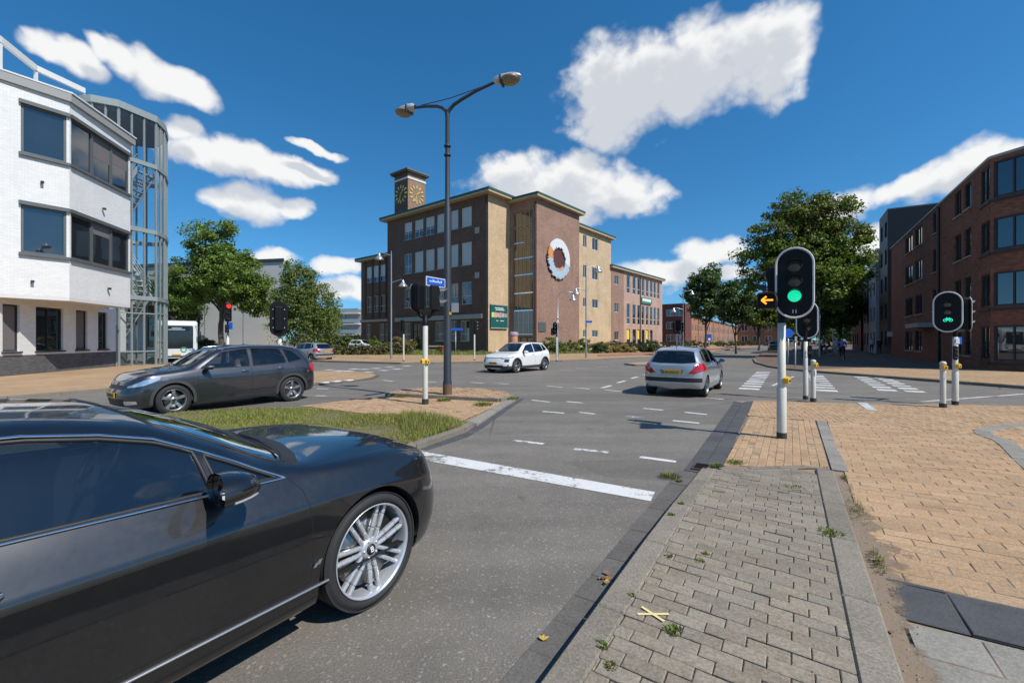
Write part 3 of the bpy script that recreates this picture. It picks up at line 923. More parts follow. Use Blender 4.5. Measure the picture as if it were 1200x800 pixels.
def setmat(fs, i):
    for f in fs: f.material_index = i
def extract(bm, fs, off=0.0, keep=False):
    """copy faces to a new bmesh (moved along their normals by off) and delete them here"""
    bm.normal_update()
    nb = bmesh.new(); mp = {}
    for f in fs:
        vs = []
        for v in f.verts:
            if v not in mp: mp[v] = nb.verts.new(v.co + v.normal * off)
            vs.append(mp[v])
        try:
            g = nb.faces.new(vs); g.smooth = True; g.material_index = 0
        except ValueError: pass
    if not keep: bmesh.ops.delete(bm, geom=fs, context='FACES')
    nb.normal_update()
    return nb
def bm_obj(bm, name, mats, parent):
    me = bpy.data.meshes.new(name)
    bm.to_mesh(me); 
    return link(name, me, parent, mats)
def loops(bm):
    """ordered boundary loops"""
    ed = {e for e in bm.edges if e.is_boundary}
    out = []
    while ed:
        e = ed.pop(); path = [e.verts[0], e.verts[1]]
        while True:
            nx = next((k for k in path[-1].link_edges if k in ed), None)
            if nx is None: break
            ed.discard(nx); path.append(nx.other_vert(path[-1]))
        if path[0] is path[-1]: path.pop()
        out.append([v.co.copy() for v in path])
    return max(out, key=len) if out else []
def resample(path, step, closed=True):
    pts = path + ([path[0]] if closed else [])
    out = [pts[0]]; acc = 0
    for a, b in zip(pts[:-1], pts[1:]):
        d = (b - a).length
        acc += d
        if acc >= step: out.append(b); acc = 0
    if closed and (out[-1] - out[0]).length < step * .6: out.pop()
    return out
def circ(cx, cz, r, n=28, a0=0, a1=360):
    return [(cx + r * math.cos(R(a0 + (a1 - a0) * i / n)), cz + r * math.sin(R(a0 + (a1 - a0) * i / n))) for i in range(n + (0 if a1 - a0 == 360 else 1))]
def arch_poly(cx, cz, r, zb=-.05):
    return circ(cx, cz, r, 30, 0, 180) + [(cx - r, zb), (cx + r, zb)]
def outward(s, c, n): return c.y * s > .3

def wheel(r, w, rr, style, parent, loc, side, badge=None):
    """tyre (the part) with rim, hub cap and brake disc; the outer face looks along +Y before turning"""
    mb = MB()
    h = w / 2
    prof = [(rr * .985, h - .012), (rr + .012, h), (r - .055, h + .006), (r - .02, h - .010), (r - .004, h - .032)]
    for gx in (.5, .17, -.17, -.5):
        y = gx * (w - .05)
        prof += [(r, y + .012), (r - .007, y + .006), (r - .007, y - .006), (r, y - .012)] if gx else []
    prof += [(r - .004, -h + .032), (r - .02, -h + .01), (r - .055, -h), (rr, -h + .02), (rr * .985, h - .012)]
    mb.lathe(prof, 64, 'Y')
    ty = mb.build('wheel', CM['rubber'], parent, recalc=True)
    ty.location = loc
    if side < 0: ty.rotation_euler = (0, 0, math.pi)
    mb = MB()
    mb.lathe([(rr * .985, h - .014), (rr * 1.0, h - .004), (rr * .975, h - .002), (rr * .945, h - .02), (rr * .92, h - .07), (rr * .9, -h + .03)], 64, 'Y')
    yo = h - .03
    if style == 'double':
        for k in range(7):
            a = 2 * math.pi * k / 7 + .1
            d = Vector((math.cos(a), 0, math.sin(a))); n = Vector((-math.sin(a), 0, math.cos(a)))
            for s in (-1, 1):
                p = [d * rr * .20 + n * s * .020 + Vector((0, yo - .022, 0)), d * rr * .45 + n * s * .024 + Vector((0, yo - .010, 0)), d * rr * .75 + n * s * .027 + Vector((0, yo - .006, 0)), d * rr * .965 + n * s * .031 + Vector((0, yo - .004, 0))]
                for q0, q1 in zip(p[:-1], p[1:]): mb.bar(q0 - Vector((0, .015, 0)), q1 - Vector((0, .015, 0)) + (q1 - q0) * .03, .026, .034, up=(0, 1, 0), bev=.009)
        mb.lathe([(0, yo - .012), (.05, yo - .012), (.068, yo - .02), (.075, yo - .06)], 32, 'Y')
        for k in range(5):
            a = 2 * math.pi * k / 5
            mb.lathe([(0, yo - .006), (.007, yo - .006), (.008, yo - .03)], 8, 'Y', c=(.052 * math.cos(a), 0, .052 * math.sin(a)))
    else:
        ns = 5 if style == 'five' else 10
        for k in range(ns):
            a = 2 * math.pi * k / ns + .3
            d = Vector((math.cos(a), 0, math.sin(a))); n = Vector((-math.sin(a), 0, math.cos(a)))
            w0, w1 = (.05, .085) if style == 'five' else (.022, .026)
            vs, fs = [], []
            for t, ww, yy in ((.18, w0, yo - .02), (.55, (w0 + w1) / 2, yo - .004), (.97, w1, yo - .004)):
                c = d * rr * t
                vs += [c - n * ww / 2 + Vector((0, yy - .03, 0)), c - n * ww * .4 + Vector((0, yy, 0)), c + n * ww * .4 + Vector((0, yy, 0)), c + n * ww / 2 + Vector((0, yy - .03, 0))]
            for q in range(2):
                for j in range(3): fs.append((q * 4 + j, q * 4 + j + 1, q * 4 + j + 5, q * 4 + j + 4))
            mb.add(vs, fs)
        mb.lathe([(0, yo - .008), (.05, yo - .010), (.062, yo - .03)], 24, 'Y')
    ri = mb.build('rim', CM['alloy_grey'] if style == 'five' else CM['alloy'], ty)
    mb = MB(); mb.lathe([(.04, h - .085), (rr * .78, h - .085), (rr * .78, h - .11), (.04, h - .11)], 40, 'Y')
    mb.build('brake_disc', CM['disc'], ty)
    mb = MB(); mb.lathe([(.0, -h * .3), (rr * .9, -h * .3)], 32, 'Y'); mb.build('wheel_back', CM['gap'], ty)
    mb = MB(); mb.lathe([(0, yo - .002), (.030, yo - .003), (.034, yo - .012)], 24, 'Y'); cap = mb.build('hub_cap', CM['black'] if style != 'five' else CM['dark_alloy'], ty)
    if badge:
        m = frame_m((0, yo + .0005, 0), (-1, 0, 0), (0, 0, 1))
        lettering('hub_emblem', badge, .052, mat('emblem_white', (.85, .85, .83), .3, var=0), ty, m @ Matrix.Rotation(R(12), 4, 'Z'), 1.0)
    return ty

def seat(parent, x, y, m, z=.30):
    mb = MB()
    mb.box((x, y, z + .09), (.50, .50, .18), bev=.05)
    mt = Matrix.Translation((x - .32, y, z + .42)) @ Matrix.Rotation(R(-18), 4, 'Y')
    mb.box((0, 0, 0), (.15, .48, .60), bev=.055, mat=mt)
    mt = Matrix.Translation((x - .44, y, z + .80)) @ Matrix.Rotation(R(-14), 4, 'Y')
    mb.box((0, 0, 0), (.10, .26, .18), bev=.04, mat=mt)
    for s in (-.06, .06): mb.bar((x - .42, y + s, z + .68), (x - .43, y + s, z + .75), .015, .015)
    o = mb.build('seat', m, parent)
    for p in o.data.polygons: p.use_smooth = True
    return o
def cabin(parent, spec):
    """floor, door cards, dashboard, steering wheel and seats seen through the glass"""
    xd, xb, w, zf, zb = spec['dash_x'], spec['back_x'], spec['half'], .30, spec['belt'] - .05
    mb = MB()
    mb.box(((xd + xb) / 2, 0, zf), (xd - xb, 2 * w, .04))
    for s in (-1, 1): mb.box(((xd + xb) / 2, s * w, (zf + zb) / 2), (xd - xb, .05, zb - zf))
    mb.box((xb, 0, (zf + zb) / 2), (.06, 2 * w, zb - zf)); mb.box((xd, 0, (zf + zb) / 2), (.06, 2 * w, zb - zf))
    mb.build('interior_tub', CM['dark_cloth'], parent)
    mb = MB()
    mb.box((xd - .22, 0, zb - .03), (.46, 2 * w - .06, .16), bev=.05)
    mb.box((xd - .36, 0, .52), (.16, .34, .45), bev=.03)
    mb.build('dashboard', CM['trim'], parent)
    mb = MB()
    c = Vector((xd - .56, spec['drv_y'], zb + .02)); tilt = Matrix.Rotation(R(-62), 4, 'Y')
    pth = [c + tilt @ Vector((.185 * math.cos(a), .185 * math.sin(a), 0)) for a in [2 * math.pi * k / 28 for k in range(28)]]
    mb.tube(pth, .015, 8, True)
    for a in (0, 2.4, 3.9): mb.bar(c, c + tilt @ Vector((.18 * math.cos(a), .18 * math.sin(a), 0)), .03, .014)
    mb.bar(c, c + Vector((.3, 0, -.12)), .05, .05)
    mb.build('steering_wheel', CM['trim'], parent)
    for y in (.36, -.36): seat(parent, spec['seat_x'], y, spec['seat_m'])
    mb = MB()
    mb.box((spec['rear_x'], 0, .42), (.5, 1.2, .2), bev=.05); mb.box((spec['rear_x'] - .36, 0, .72), (.16, 1.2, .6), bev=.06)
    for y in (.36, -.36): mb.box((spec['rear_x'] - .42, y, 1.06), (.09, .26, .14), bev=.03)
    mb.build('rear_seat', spec['seat_m'], parent)

def plate(parent, c, nx, w=.52, h=.11):
    mb = MB(); mb.box((0, 0, 0), (w, .012, h), bev=.003)
    p = mb.build('number_plate', CM['plate'], parent)
    p.location = c
    p.rotation_euler = (0, 0, math.pi / 2 if nx > 0 else -math.pi / 2)
    mb = MB()
    rnd = random.Random(3)
    x = -w / 2 + .085
    while x < w / 2 - .05:                                   # characters too blurred to read: dark strokes of lettering height
        for dx in (0, .022):
            mb.box((x + dx, -.0075, rnd.choice((0, .004, -.004))), (.009, .003, .062))
        mb.box((x + .011, -.0075, rnd.choice((.028, 0, -.028))), (.022, .003, .009))
        x += rnd.choice((.050, .050, .066))
    mb.build('characters', CM['plate_ink'], p)
    mb = MB(); mb.box((-w / 2 + .025, -.0072, 0), (.04, .003, h - .012)); mb.build('country_band', CM['plate_blue'], p)
    return p

def windows(bm, root, sides, wind, rear, trim=None, tr=.008, glass='glass', rear_glass=None, seal='black', off=-.006, tint_from=99):
    """cut the glazing out of the skin; every pane becomes a part with its own surround"""
    for s in (1, -1):
        for k, poly in enumerate(sides):
            fs = cut(bm, poly, 'Y', lambda c, n: outward(s, c, n))
            if not fs: continue
            g = extract(bm, fs, off)
            lp = loops(g)
            o = bm_obj(g, 'side_window', CM[glass if k < tint_from else (rear_glass or glass)], root); g.free()
            mb = MB(); mb.tube(resample([p + Vector((0, -s * off * .9, 0)) for p in lp], .03), .009, 6, True, caps=False)
            mb.build('window_seal', CM[seal], o)
    for nm, poly, gl in (('windscreen', wind, glass), ('rear_window', rear, rear_glass or glass)):
        if poly is None: continue
        ax, pl = poly
        xm = sum(p[0] for p in pl) / len(pl) if ax == 'Z' else None
        if ax == 'Z': fs = cut(bm, pl, 'Z', lambda c, n: n.z > .12)
        else: fs = cut(bm, pl, 'X', lambda c, n: (n.x < -.2 if nm == 'rear_window' else n.x > .2) and c.z > .9)
        if not fs: continue
        g = extract(bm, fs, off)
        lp = loops(g)
        o = bm_obj(g, nm, CM[gl], root); g.free()
        mb = MB(); mb.tube(resample([p + Vector((0, 0, .004)) for p in lp], .04), .010, 6, True, caps=False)
        mb.build('window_seal', CM['black'], o)
        if nm == 'windscreen' and ax == 'Z':                 # wipers at the foot of the screen
            foot = sorted([p for p in lp], key=lambda p: p.x)[-40:]
            foot.sort(key=lambda p: p.y)
            if len(foot) > 10:
                n_ = len(foot)
                for i0, i1 in ((2, n_ // 2 - 1), (n_ // 2 + 1, n_ - 4)):
                    pts = [foot[i] + Vector((-.02 - .05 * k / 5, 0, .022 + .022 * k / 5)) for k, i in enumerate([i0 + (i1 - i0) * j // 5 for j in range(6)])]
                    mb = MB(); mb.tube(pts, .008, 6); mb.build('wiper', CM['black'], root)
def gapline(bm, pts, axis, cond, w=.006, idx=1):
    for p, q in zip(pts[:-1], pts[1:]):
        d = Vector((q[0] - p[0], q[1] - p[1])); d.normalize(); n = Vector((d.y, -d.x)) * w / 2; e = d * w * .3
        poly = [(p[0] - e.x + n.x, p[1] - e.y + n.y), (q[0] + e.x + n.x, q[1] + e.y + n.y), (q[0] + e.x - n.x, q[1] + e.y - n.y), (p[0] - e.x - n.x, p[1] - e.y - n.y)]
        setmat(cut(bm, poly, axis, cond), idx)
def doors(bm, root, polys, paint, names=None, handle=None, gap=.005):
    """cut doors out as parts of their own, leaving a dark gap round them"""
    for s in (1, -1):
        for k, poly in enumerate(polys):
            fs = cut(bm, poly, 'Y', lambda c, n: outward(s, c, n))
            fi = cut(bm, poly, 'Y', faces=fs, inset=gap)
            keep = set(fi)
            rest = [f for f in cut(bm, poly, 'Y', lambda c, n: outward(s, c, n)) if f not in keep]
            setmat(rest, 1)
            if not fi: continue
            g = extract(bm, fi)
            o = bm_obj(g, 'door', paint, root)
            if handle:
                hx, hz = handle[k]
                best = min((v.co for v in g.verts), key=lambda c: (c.x - hx) ** 2 + (c.z - hz) ** 2)
                mb = MB(); y = best.y
                mb.tube([(hx + .10, y + s * .004, hz), (hx + .07, y + s * .034, hz + .004), (hx - .07, y + s * .036, hz + .006), (hx - .10, y + s * .004, hz + .006)], .013, 8, flat=1.0)
                mb.build('door_handle', CM['chrome'] if handle[-1] == 'chrome' else paint, o)
            g.free()
def arches(bm, root, axles, r, zc, clad=0.0, clad_idx=2, y_in=.55, yo=.86):
    for s in (1, -1):
        for ax in axles:
            if clad: setmat(cut(bm, arch_poly(ax, zc, r + clad, .0), 'Y', lambda c, n: outward(s, c, n) and n.z > -.8), clad_idx)
            fs = cut(bm, arch_poly(ax, zc, r), 'Y', lambda c, n: c.y * s > .05)
            g = extract(bm, fs)
            arcv = [v for v in loops(g) if abs((Vector((v.x - ax, v.z - zc)).length) - r) < .004 and v.z > .12]
            g.free()
            arcv.sort(key=lambda p: math.atan2(p.z - zc, p.x - ax))
            if len(arcv) > 4:
                rows = [arcv, [Vector((p.x, p.y - s * .02, p.z)) + Vector((p.x - ax, 0, p.z - zc)).normalized() * -.004 for p in arcv], [Vector((p.x, s * (abs(p.y) - .06), p.z)) for p in arcv]]
                mb = MB(); mb.grid(rows); mb.build('arch_lip', CM['black'] if clad else root['paint_mat'], root) if False else mb.build('arch_lip', CM['black'] if clad else CM['gap'], root)
            mb = MB()
            n = 20
            rows = [[(ax + (r + .004) * math.cos(math.pi * k / n), s * y, zc + (r + .004) * math.sin(math.pi * k / n)) for k in range(n + 1)] for y in (yo, y_in)]
            rows.append([(ax + .02 * math.cos(math.pi * k / n), s * y_in, zc + .02 * math.sin(math.pi * k / n)) for k in range(n + 1)])
            mb.grid(rows); mb.build('arch_liner', CM['gap'], root)
def door_mirror(root, loc, s, paint, strip=None, size=1.0, chrome=True):
    mb = MB()
    k = size
    L = Vector(loc)
    rows = []
    for i in range(11):
        t = i / 10                                           # 0 at the glass, 1 at the nose of the shell
        r_ = (1 - t ** 2.4) ** (1 / 2.2) if t < 1 else 0.0
        row = []
        for j in range(25):
            b = 2 * math.pi * j / 24
            cy = math.copysign(abs(math.cos(b)) ** .72, math.cos(b)); cz = math.copysign(abs(math.sin(b)) ** .72, math.sin(b))
            sw = 1 - .28 * max(0, cy)                        # taller towards the door, lower at the tip
            row.append(L + Vector((-.075 + .165 * t - .035 * max(0, cy) * (1 - t), s * .118 * cy * r_, (.078 if cz > 0 else .066) * cz * r_ * sw)) * k)
        rows.append(row)
    mb.grid(rows)
    o = mb.build('door_mirror', paint, root, weld=True, recalc=True)
    mb = MB(); mb.tube([L + Vector((.02, -s * .06, -.05)) * k, L + Vector((.03, -s * .20, -.10)) * k], [.026 * k, .04 * k], 8); mb.build('mirror_arm', CM['black'], o)
    if strip:
        pts = [Vector(rows[i][j]) + Vector((.004, 0, -.004)) for i, j in ((3, 21), (5, 21), (7, 22), (8, 23), (8, 0), (7, 1), (5, 1))] if s > 0 else [Vector(rows[i][j]) + Vector((.002, 0, -.003)) for i, j in ((2, 22), (4, 22), (6, 22), (7, 22), (8, 21))]
        mb = MB(); mb.tube(pts, .006 * k, 6); mb.build('indicator', strip, o)
    mb = MB(); mb.add([L * k + (p - L * k) * .96 + Vector((.022 * k, 0, 0)) for p in rows[0][:-1]], [tuple(range(24))]); mb.build('mirror_glass', CM['mirror'], o)
    return o
def finish(bm, root, paint, mats):
    bm.normal_update()
    return bm_obj(bm, 'body', [paint] + mats, root)

# ------------------------------------------------------------------ dark grey grand tourer in the foreground
def big_coupe():
    P0 = Vector((-.9, 2.78, 0)) - VA * .935 + UA * .045 + VA * .02
    root = empty('parked_car', P0, math.atan2(UA.y, UA.x), 'large dark grey two-door coupe with silver double-spoke wheels, nearest to the camera', 'car', 'cars on the junction')
    root.name = 'coupe_car'
    paint = car_paint('graphite_paint', (.032, .033, .037), .92, .39)
    L0 = [(.87, 0, .19), (-3.93, 0, .24)]
    L1 = [(.87, .80, .20), (.4, .86, .19), (0, .88, .19), (-.5, .885, .19), (-2.3, .885, .20), (-2.745, .88, .22), (-3.5, .85, .26), (-3.93, .80, .30)]
    L2 = [(.87, .90, .34), (0, .945, .34), (-.45, .935, .335), (-2.2, .935, .345), (-2.745, .95, .36), (-3.93, .90, .42)]
    L3 = [(.87, .92, .50), (.3, .955, .55), (0, .966, .56), (-.45, .951, .56), (-1.5, .950, .57), (-2.3, .955, .58), (-2.745, .968, .6), (-3.4, .95, .6), (-3.93, .92, .6)]
    L4 = [(.87, .88, .63), (.45, .938, .70), (0, .958, .755), (-.45, .957, .778), (-1.5, .963, .79), (-2.2, .965, .80), (-2.745, .967, .82), (-3.4, .94, .82), (-3.93, .90, .78)]
    L5 = [(.87, .80, .73), (.6, .85, .83), (.3, .87, .872), (0, .878, .895), (-.45, .860, .928), (-.6, .862, .938), (-1.0, .866, .953), (-1.5, .870, .975), (-2.2, .87, .985), (-2.7, .868, .985), (-3.2, .86, .97), (-3.7, .84, .93), (-3.93, .82, .86)]
    L6 = [(.87, .62, .75), (.6, .68, .875), (.3, .705, .922), (0, .72, .942), (-.3, .765, .952), (-.55, .83, .968), (-.8, .768, 1.09), (-1.07, .70, 1.225), (-1.474, .655, 1.30), (-1.9, .64, 1.312), (-2.4, .65, 1.26), (-2.8, .69, 1.15), (-3.1, .75, 1.03), (-3.4, .78, .985), (-3.93, .72, .87)]
    L7 = [(.87, .35, .76), (.6, .43, .905), (.3, .47, .955), (0, .48, .972), (-.3, .50, .978), (-.45, .53, 1.025), (-.8, .50, 1.195), (-1.1, .46, 1.31), (-1.474, .42, 1.365), (-1.9, .42, 1.375), (-2.4, .44, 1.33), (-2.9, .48, 1.17), (-3.2, .5, 1.03), (-3.6, .5, .98), (-3.93, .5, .88)]
    L8 = [(.87, 0, .76), (.6, 0, .915), (.3, 0, .965), (0, 0, .984), (-.22, 0, .994), (-.6, 0, 1.165), (-1.0, 0, 1.315), (-1.2, 0, 1.36), (-1.7, 0, 1.39), (-2.2, 0, 1.365), (-2.7, 0, 1.245), (-3.05, 0, 1.10), (-3.25, 0, 1.02), (-3.6, 0, .99), (-3.93, 0, .88)]
    bm = loft([L0, L1, L2, L3, L4, L5, L6, L7, L8], .87, -3.93, (.62, 3.0), (.6, 3.2), lambda z: -.10 * max(0, (z - .5) / .2) ** 1.5 * .5 - .05 * max(0, .35 - z) / .15, lambda z: .10 * max(0, z - .6), ns=170, seg=(2, 5, 7, 8, 8, 9, 8, 7))
    # glazing
    dlo = [[(-.585, .951), (-.75, 1.048), (-.895, 1.128), (-.862, .963)], [(-.935, 1.150), (-1.07, 1.212), (-1.25, 1.258), (-1.474, 1.292), (-1.76, 1.300), (-1.76, .995), (-1.5, .985), (-.895, .966)],
           [(-1.79, 1.300), (-2.05, 1.29), (-2.3, 1.255), (-2.55, 1.18), (-2.72, 1.08), (-2.70, 1.01), (-1.79, .996)]]
    windows(bm, root, dlo, ('Z', [(-.475, -.735), (-.36, -.5), (-.29, -.25), (-.27, 0), (-.29, .25), (-.36, .5), (-.475, .735), (-1.03, .575), (-1.10, .35), (-1.14, 0), (-1.10, -.35), (-1.03, -.575)]),
            ('Z', [(-2.55, -.5), (-2.52, 0), (-2.55, .5), (-3.02, .66), (-3.14, .3), (-3.16, 0), (-3.14, -.3), (-3.02, -.66)]), glass='glass_tint')
    setmat(cut(bm, [(-.42, -.79), (-.30, -.56), (-.215, -.27), (-.19, 0), (-.215, .27), (-.30, .56), (-.42, .79), (-.52, .75), (-.52, -.75)], 'Z', lambda c, n: n.z > .2), 2)
    # chrome line round the side glass
    for s in (1, -1):
        def ysk(x, z):
            best = None; bd = 9
            for v in bm.verts:
                if v.co.y * s > .4:
                    d = (v.co.x - x) ** 2 + (v.co.z - z) ** 2
                    if d < bd: bd = d; best = v.co
            return best.y
        top = [(-.545, .940), (-.66, 1.003), (-.75, 1.058), (-.9, 1.140), (-1.07, 1.224), (-1.25, 1.270), (-1.474, 1.304), (-1.76, 1.313), (-2.05, 1.302), (-2.3, 1.266), (-2.56, 1.19), (-2.74, 1.08), (-2.72, .998)]
        bot = [(-.545, .938), (-.7, .945), (-.9, .953), (-1.2, .964), (-1.5, .974), (-1.79, .983), (-2.2, .991), (-2.72, .998)]
        for nm, pts, w in (('window_trim', top, .011), ('window_trim', bot, .012)):
            mb = MB(); mb.tube([(x, ysk(x, z) + s * .002, z) for x, z in pts], w, 8, flat=.5); mb.build(nm, CM['chrome'], root)
        pts = [(-.335, .322), (-.8, .325), (-1.4, .330), (-2.0, .335), (-2.34, .338)]
        mb = MB(); mb.tube([(x, ysk(x, z) + s * .001, z) for x, z in pts], .011, 8, flat=.6); mb.build('sill_trim', CM['satin'], root)
    fd = [(-.445, .36), (-.43, .60), (-.47, .86), (-.535, .938), (-1.79, .981), (-1.80, .60), (-1.72, .36)]
    doors(bm, root, [fd], paint, handle=[(-1.67, .83), 'chrome'])
    for s in (1, -1):
        gapline(bm, [(-.38, s * .795), (-.1, s * .765), (.2, s * .735), (.45, s * .70), (.66, s * .62)], 'Z', lambda c, n: n.z > .25, .007)
        gapline(bm, [(.38, .30), (.44, .50), (.52, .66)], 'Y', lambda c, n: outward(s, c, n), .005)
        gapline(bm, [(-.40, .255), (-2.3, .265)], 'Y', lambda c, n: outward(s, c, n), .012)
        # headlamps: a large round one and a small one, set in the nose
        for (y, z, r) in ((.50, .62, .085), (.69, .60, .062)):
            fs = cut(bm, circ(s * y, z, r, 20), 'X', lambda c, n: n.x > .1 and c.x > .3)
            if fs:
                g = extract(bm, fs, -.01); o = bm_obj(g, 'headlight', CM['silverlens'], root)
                lp = loops(g); g.free()
                if lp: 
                    mb = MB(); mb.tube(resample(lp, .02), .008, 6, True, caps=False); mb.build('lamp_ring', CM['chrome'], o)
    fs = cut(bm, [(-.36, .42), (.36, .42), (.40, .60), (.34, .655), (-.34, .655), (-.40, .60)], 'X', lambda c, n: n.x > .1 and c.x > .4)
    g = extract(bm, fs, -.015); o = bm_obj(g, 'grille', CM['black'], root); g.free()
    for nm, pl in (('air_intake', [(-.72, .24), (.72, .24), (.66, .36), (-.66, .36)]),):
        fs = cut(bm, pl, 'X', lambda c, n: n.x > .1 and c.x > .3)
        g = extract(bm, fs, -.012); bm_obj(g, nm, CM['black'], root); g.free()
    for s in (1, -1):
        fs = cut(bm, circ(s * .66, .74, .085, 18), 'X', lambda c, n: n.x < -.1 and c.x < -3)
        g = extract(bm, fs, .004); bm_obj(g, 'tail_light', CM['red'], root); g.free()
    arches(bm, root, (0, -2.745), .392, .355, 0, y_in=.55, yo=.90)
    for ax in (0, -2.745):
        for s in (1, -1): wheel(.352, .265, .284, 'double', root, (ax, s * .808, .352), s, 'B' if ax == 0 else None)
    finish(bm, root, paint, [CM['gap'], CM['black']])
    bm.free()
    for s in (1, -1): door_mirror(root, (-.87, s * 1.035, 1.005), s, paint, CM['lightgrey'], 1.0)
    for s in (1, -1):                                        # small bright emblem on the wing
        mb = MB()
        for dx, dz, hgt in ((-.014, -.004, .022), (.008, .006, .026)):
            mb.add([(-.412 + dx + a, s * (.957 + y), .452 + dz + c) for a, c in ((-.016, -hgt / 2), (.004, -hgt / 2), (.018, hgt / 2), (-.004, hgt / 2)) for y in (-.006, .003)], [(1, 3, 5, 7), (0, 2, 3, 1), (2, 4, 5, 3), (4, 6, 7, 5), (6, 0, 1, 7)])
        mb.build('wing_badge', CM['chrome'], root)
    cabin(root, dict(dash_x=-.40, back_x=-2.75, half=.84, belt=.96, drv_y=.37, seat_x=-1.45, rear_x=-2.3, seat_m=CM['leather']))
    return root
COUPE = big_coupe()
# ------------------------------------------------------------------ compact cars: one crossover/hatch skin, several bodies
def base_lines(xf, wb, xr, zk=1.0, yk=1.0, rear='suv'):
    B = dict(
        L0=[(.87, 0, .20), (-3.485, 0, .24)],
        L1=[(.87, .78, .22), (.4, .83, .21), (0, .84, .20), (-2.7, .84, .22), (-3.485, .78, .30)],
        L2=[(.87, .85, .34), (0, .888, .33), (-.5, .872, .33), (-2.2, .872, .34), (-2.7, .888, .35), (-3.485, .84, .42)],
        L3=[(.87, .87, .52), (0, .90, .58), (-.6, .892, .58), (-2.1, .892, .60), (-2.7, .90, .62), (-3.2, .885, .62), (-3.485, .86, .62)],
        L4=[(.87, .84, .62), (.5, .875, .72), (0, .893, .79), (-.5, .893, .82), (-1.5, .895, .84), (-2.7, .897, .88), (-3.2, .875, .90), (-3.485, .83, .86)],
        L5=[(.87, .74, .66), (.6, .80, .80), (.3, .82, .88), (0, .825, .935), (-.4, .83, .972), (-1.5, .835, 1.0), (-2.5, .83, 1.035), (-3.1, .80, 1.06), (-3.4, .765, 1.0), (-3.485, .75, .95)],
        L6=[(.87, .55, .68), (.6, .62, .835), (.3, .64, .92), (0, .66, .985), (-.25, .70, 1.01), (-.5, .725, 1.11), (-.9, .665, 1.345), (-1.15, .635, 1.43), (-1.6, .61, 1.475), (-2.4, .605, 1.465), (-2.9, .60, 1.40), (-3.2, .60, 1.25), (-3.4, .64, 1.05), (-3.485, .66, .96)],
        L7=[(.87, .32, .69), (.6, .38, .85), (.3, .4, .94), (0, .42, 1.0), (-.25, .45, 1.035), (-.6, .46, 1.23), (-1.0, .43, 1.44), (-1.6, .40, 1.52), (-2.6, .39, 1.505), (-3.1, .38, 1.43), (-3.33, .4, 1.15), (-3.485, .4, .96)],
        L8=[(.87, 0, .69), (.6, 0, .86), (.3, 0, .95), (0, 0, 1.01), (-.2, 0, 1.035), (-.6, 0, 1.25), (-1.0, 0, 1.46), (-1.3, 0, 1.51), (-1.7, 0, 1.535), (-2.6, 0, 1.515), (-3.12, 0, 1.44), (-3.32, 0, 1.17), (-3.42, 0, 1.0), (-3.485, 0, .95)])
    if rear == 'suv':
        for k_ in ('L5', 'L6', 'L7', 'L8'):
            B[k_][:3] = [(x, y, z + dz) for (x, y, z), dz in zip(B[k_][:3], (.075, .06, .025))]
    if rear == 'hatch':
        B['L5'][-3:] = [(-3.0, .80, 1.055), (-3.36, .76, 1.0), (-3.485, .75, .95)]
        B['L6'][-4:] = [(-2.8, .60, 1.40), (-3.05, .61, 1.27), (-3.3, .65, 1.06), (-3.485, .68, .96)]
        B['L7'][-4:] = [(-2.5, .39, 1.50), (-2.92, .38, 1.42), (-3.25, .42, 1.12), (-3.485, .42, .97)]
        B['L8'][-5:] = [(-2.5, 0, 1.51), (-2.92, 0, 1.435), (-3.24, 0, 1.14), (-3.36, 0, 1.02), (-3.485, 0, .96)]
    def fx(x):
        if x >= 0: return x * xf / .87
        if x >= -2.7: return x * wb / 2.7
        return -wb + (x + 2.7) * (-xr - wb) / (-.785) * -1 if False else -wb + (x + 2.7) * ((-xr - wb) / .785)
    out = [[(fx(x), y * yk, z * zk) for x, y, z in B['L%d' % i]] for i in range(9)]
    return out, fx

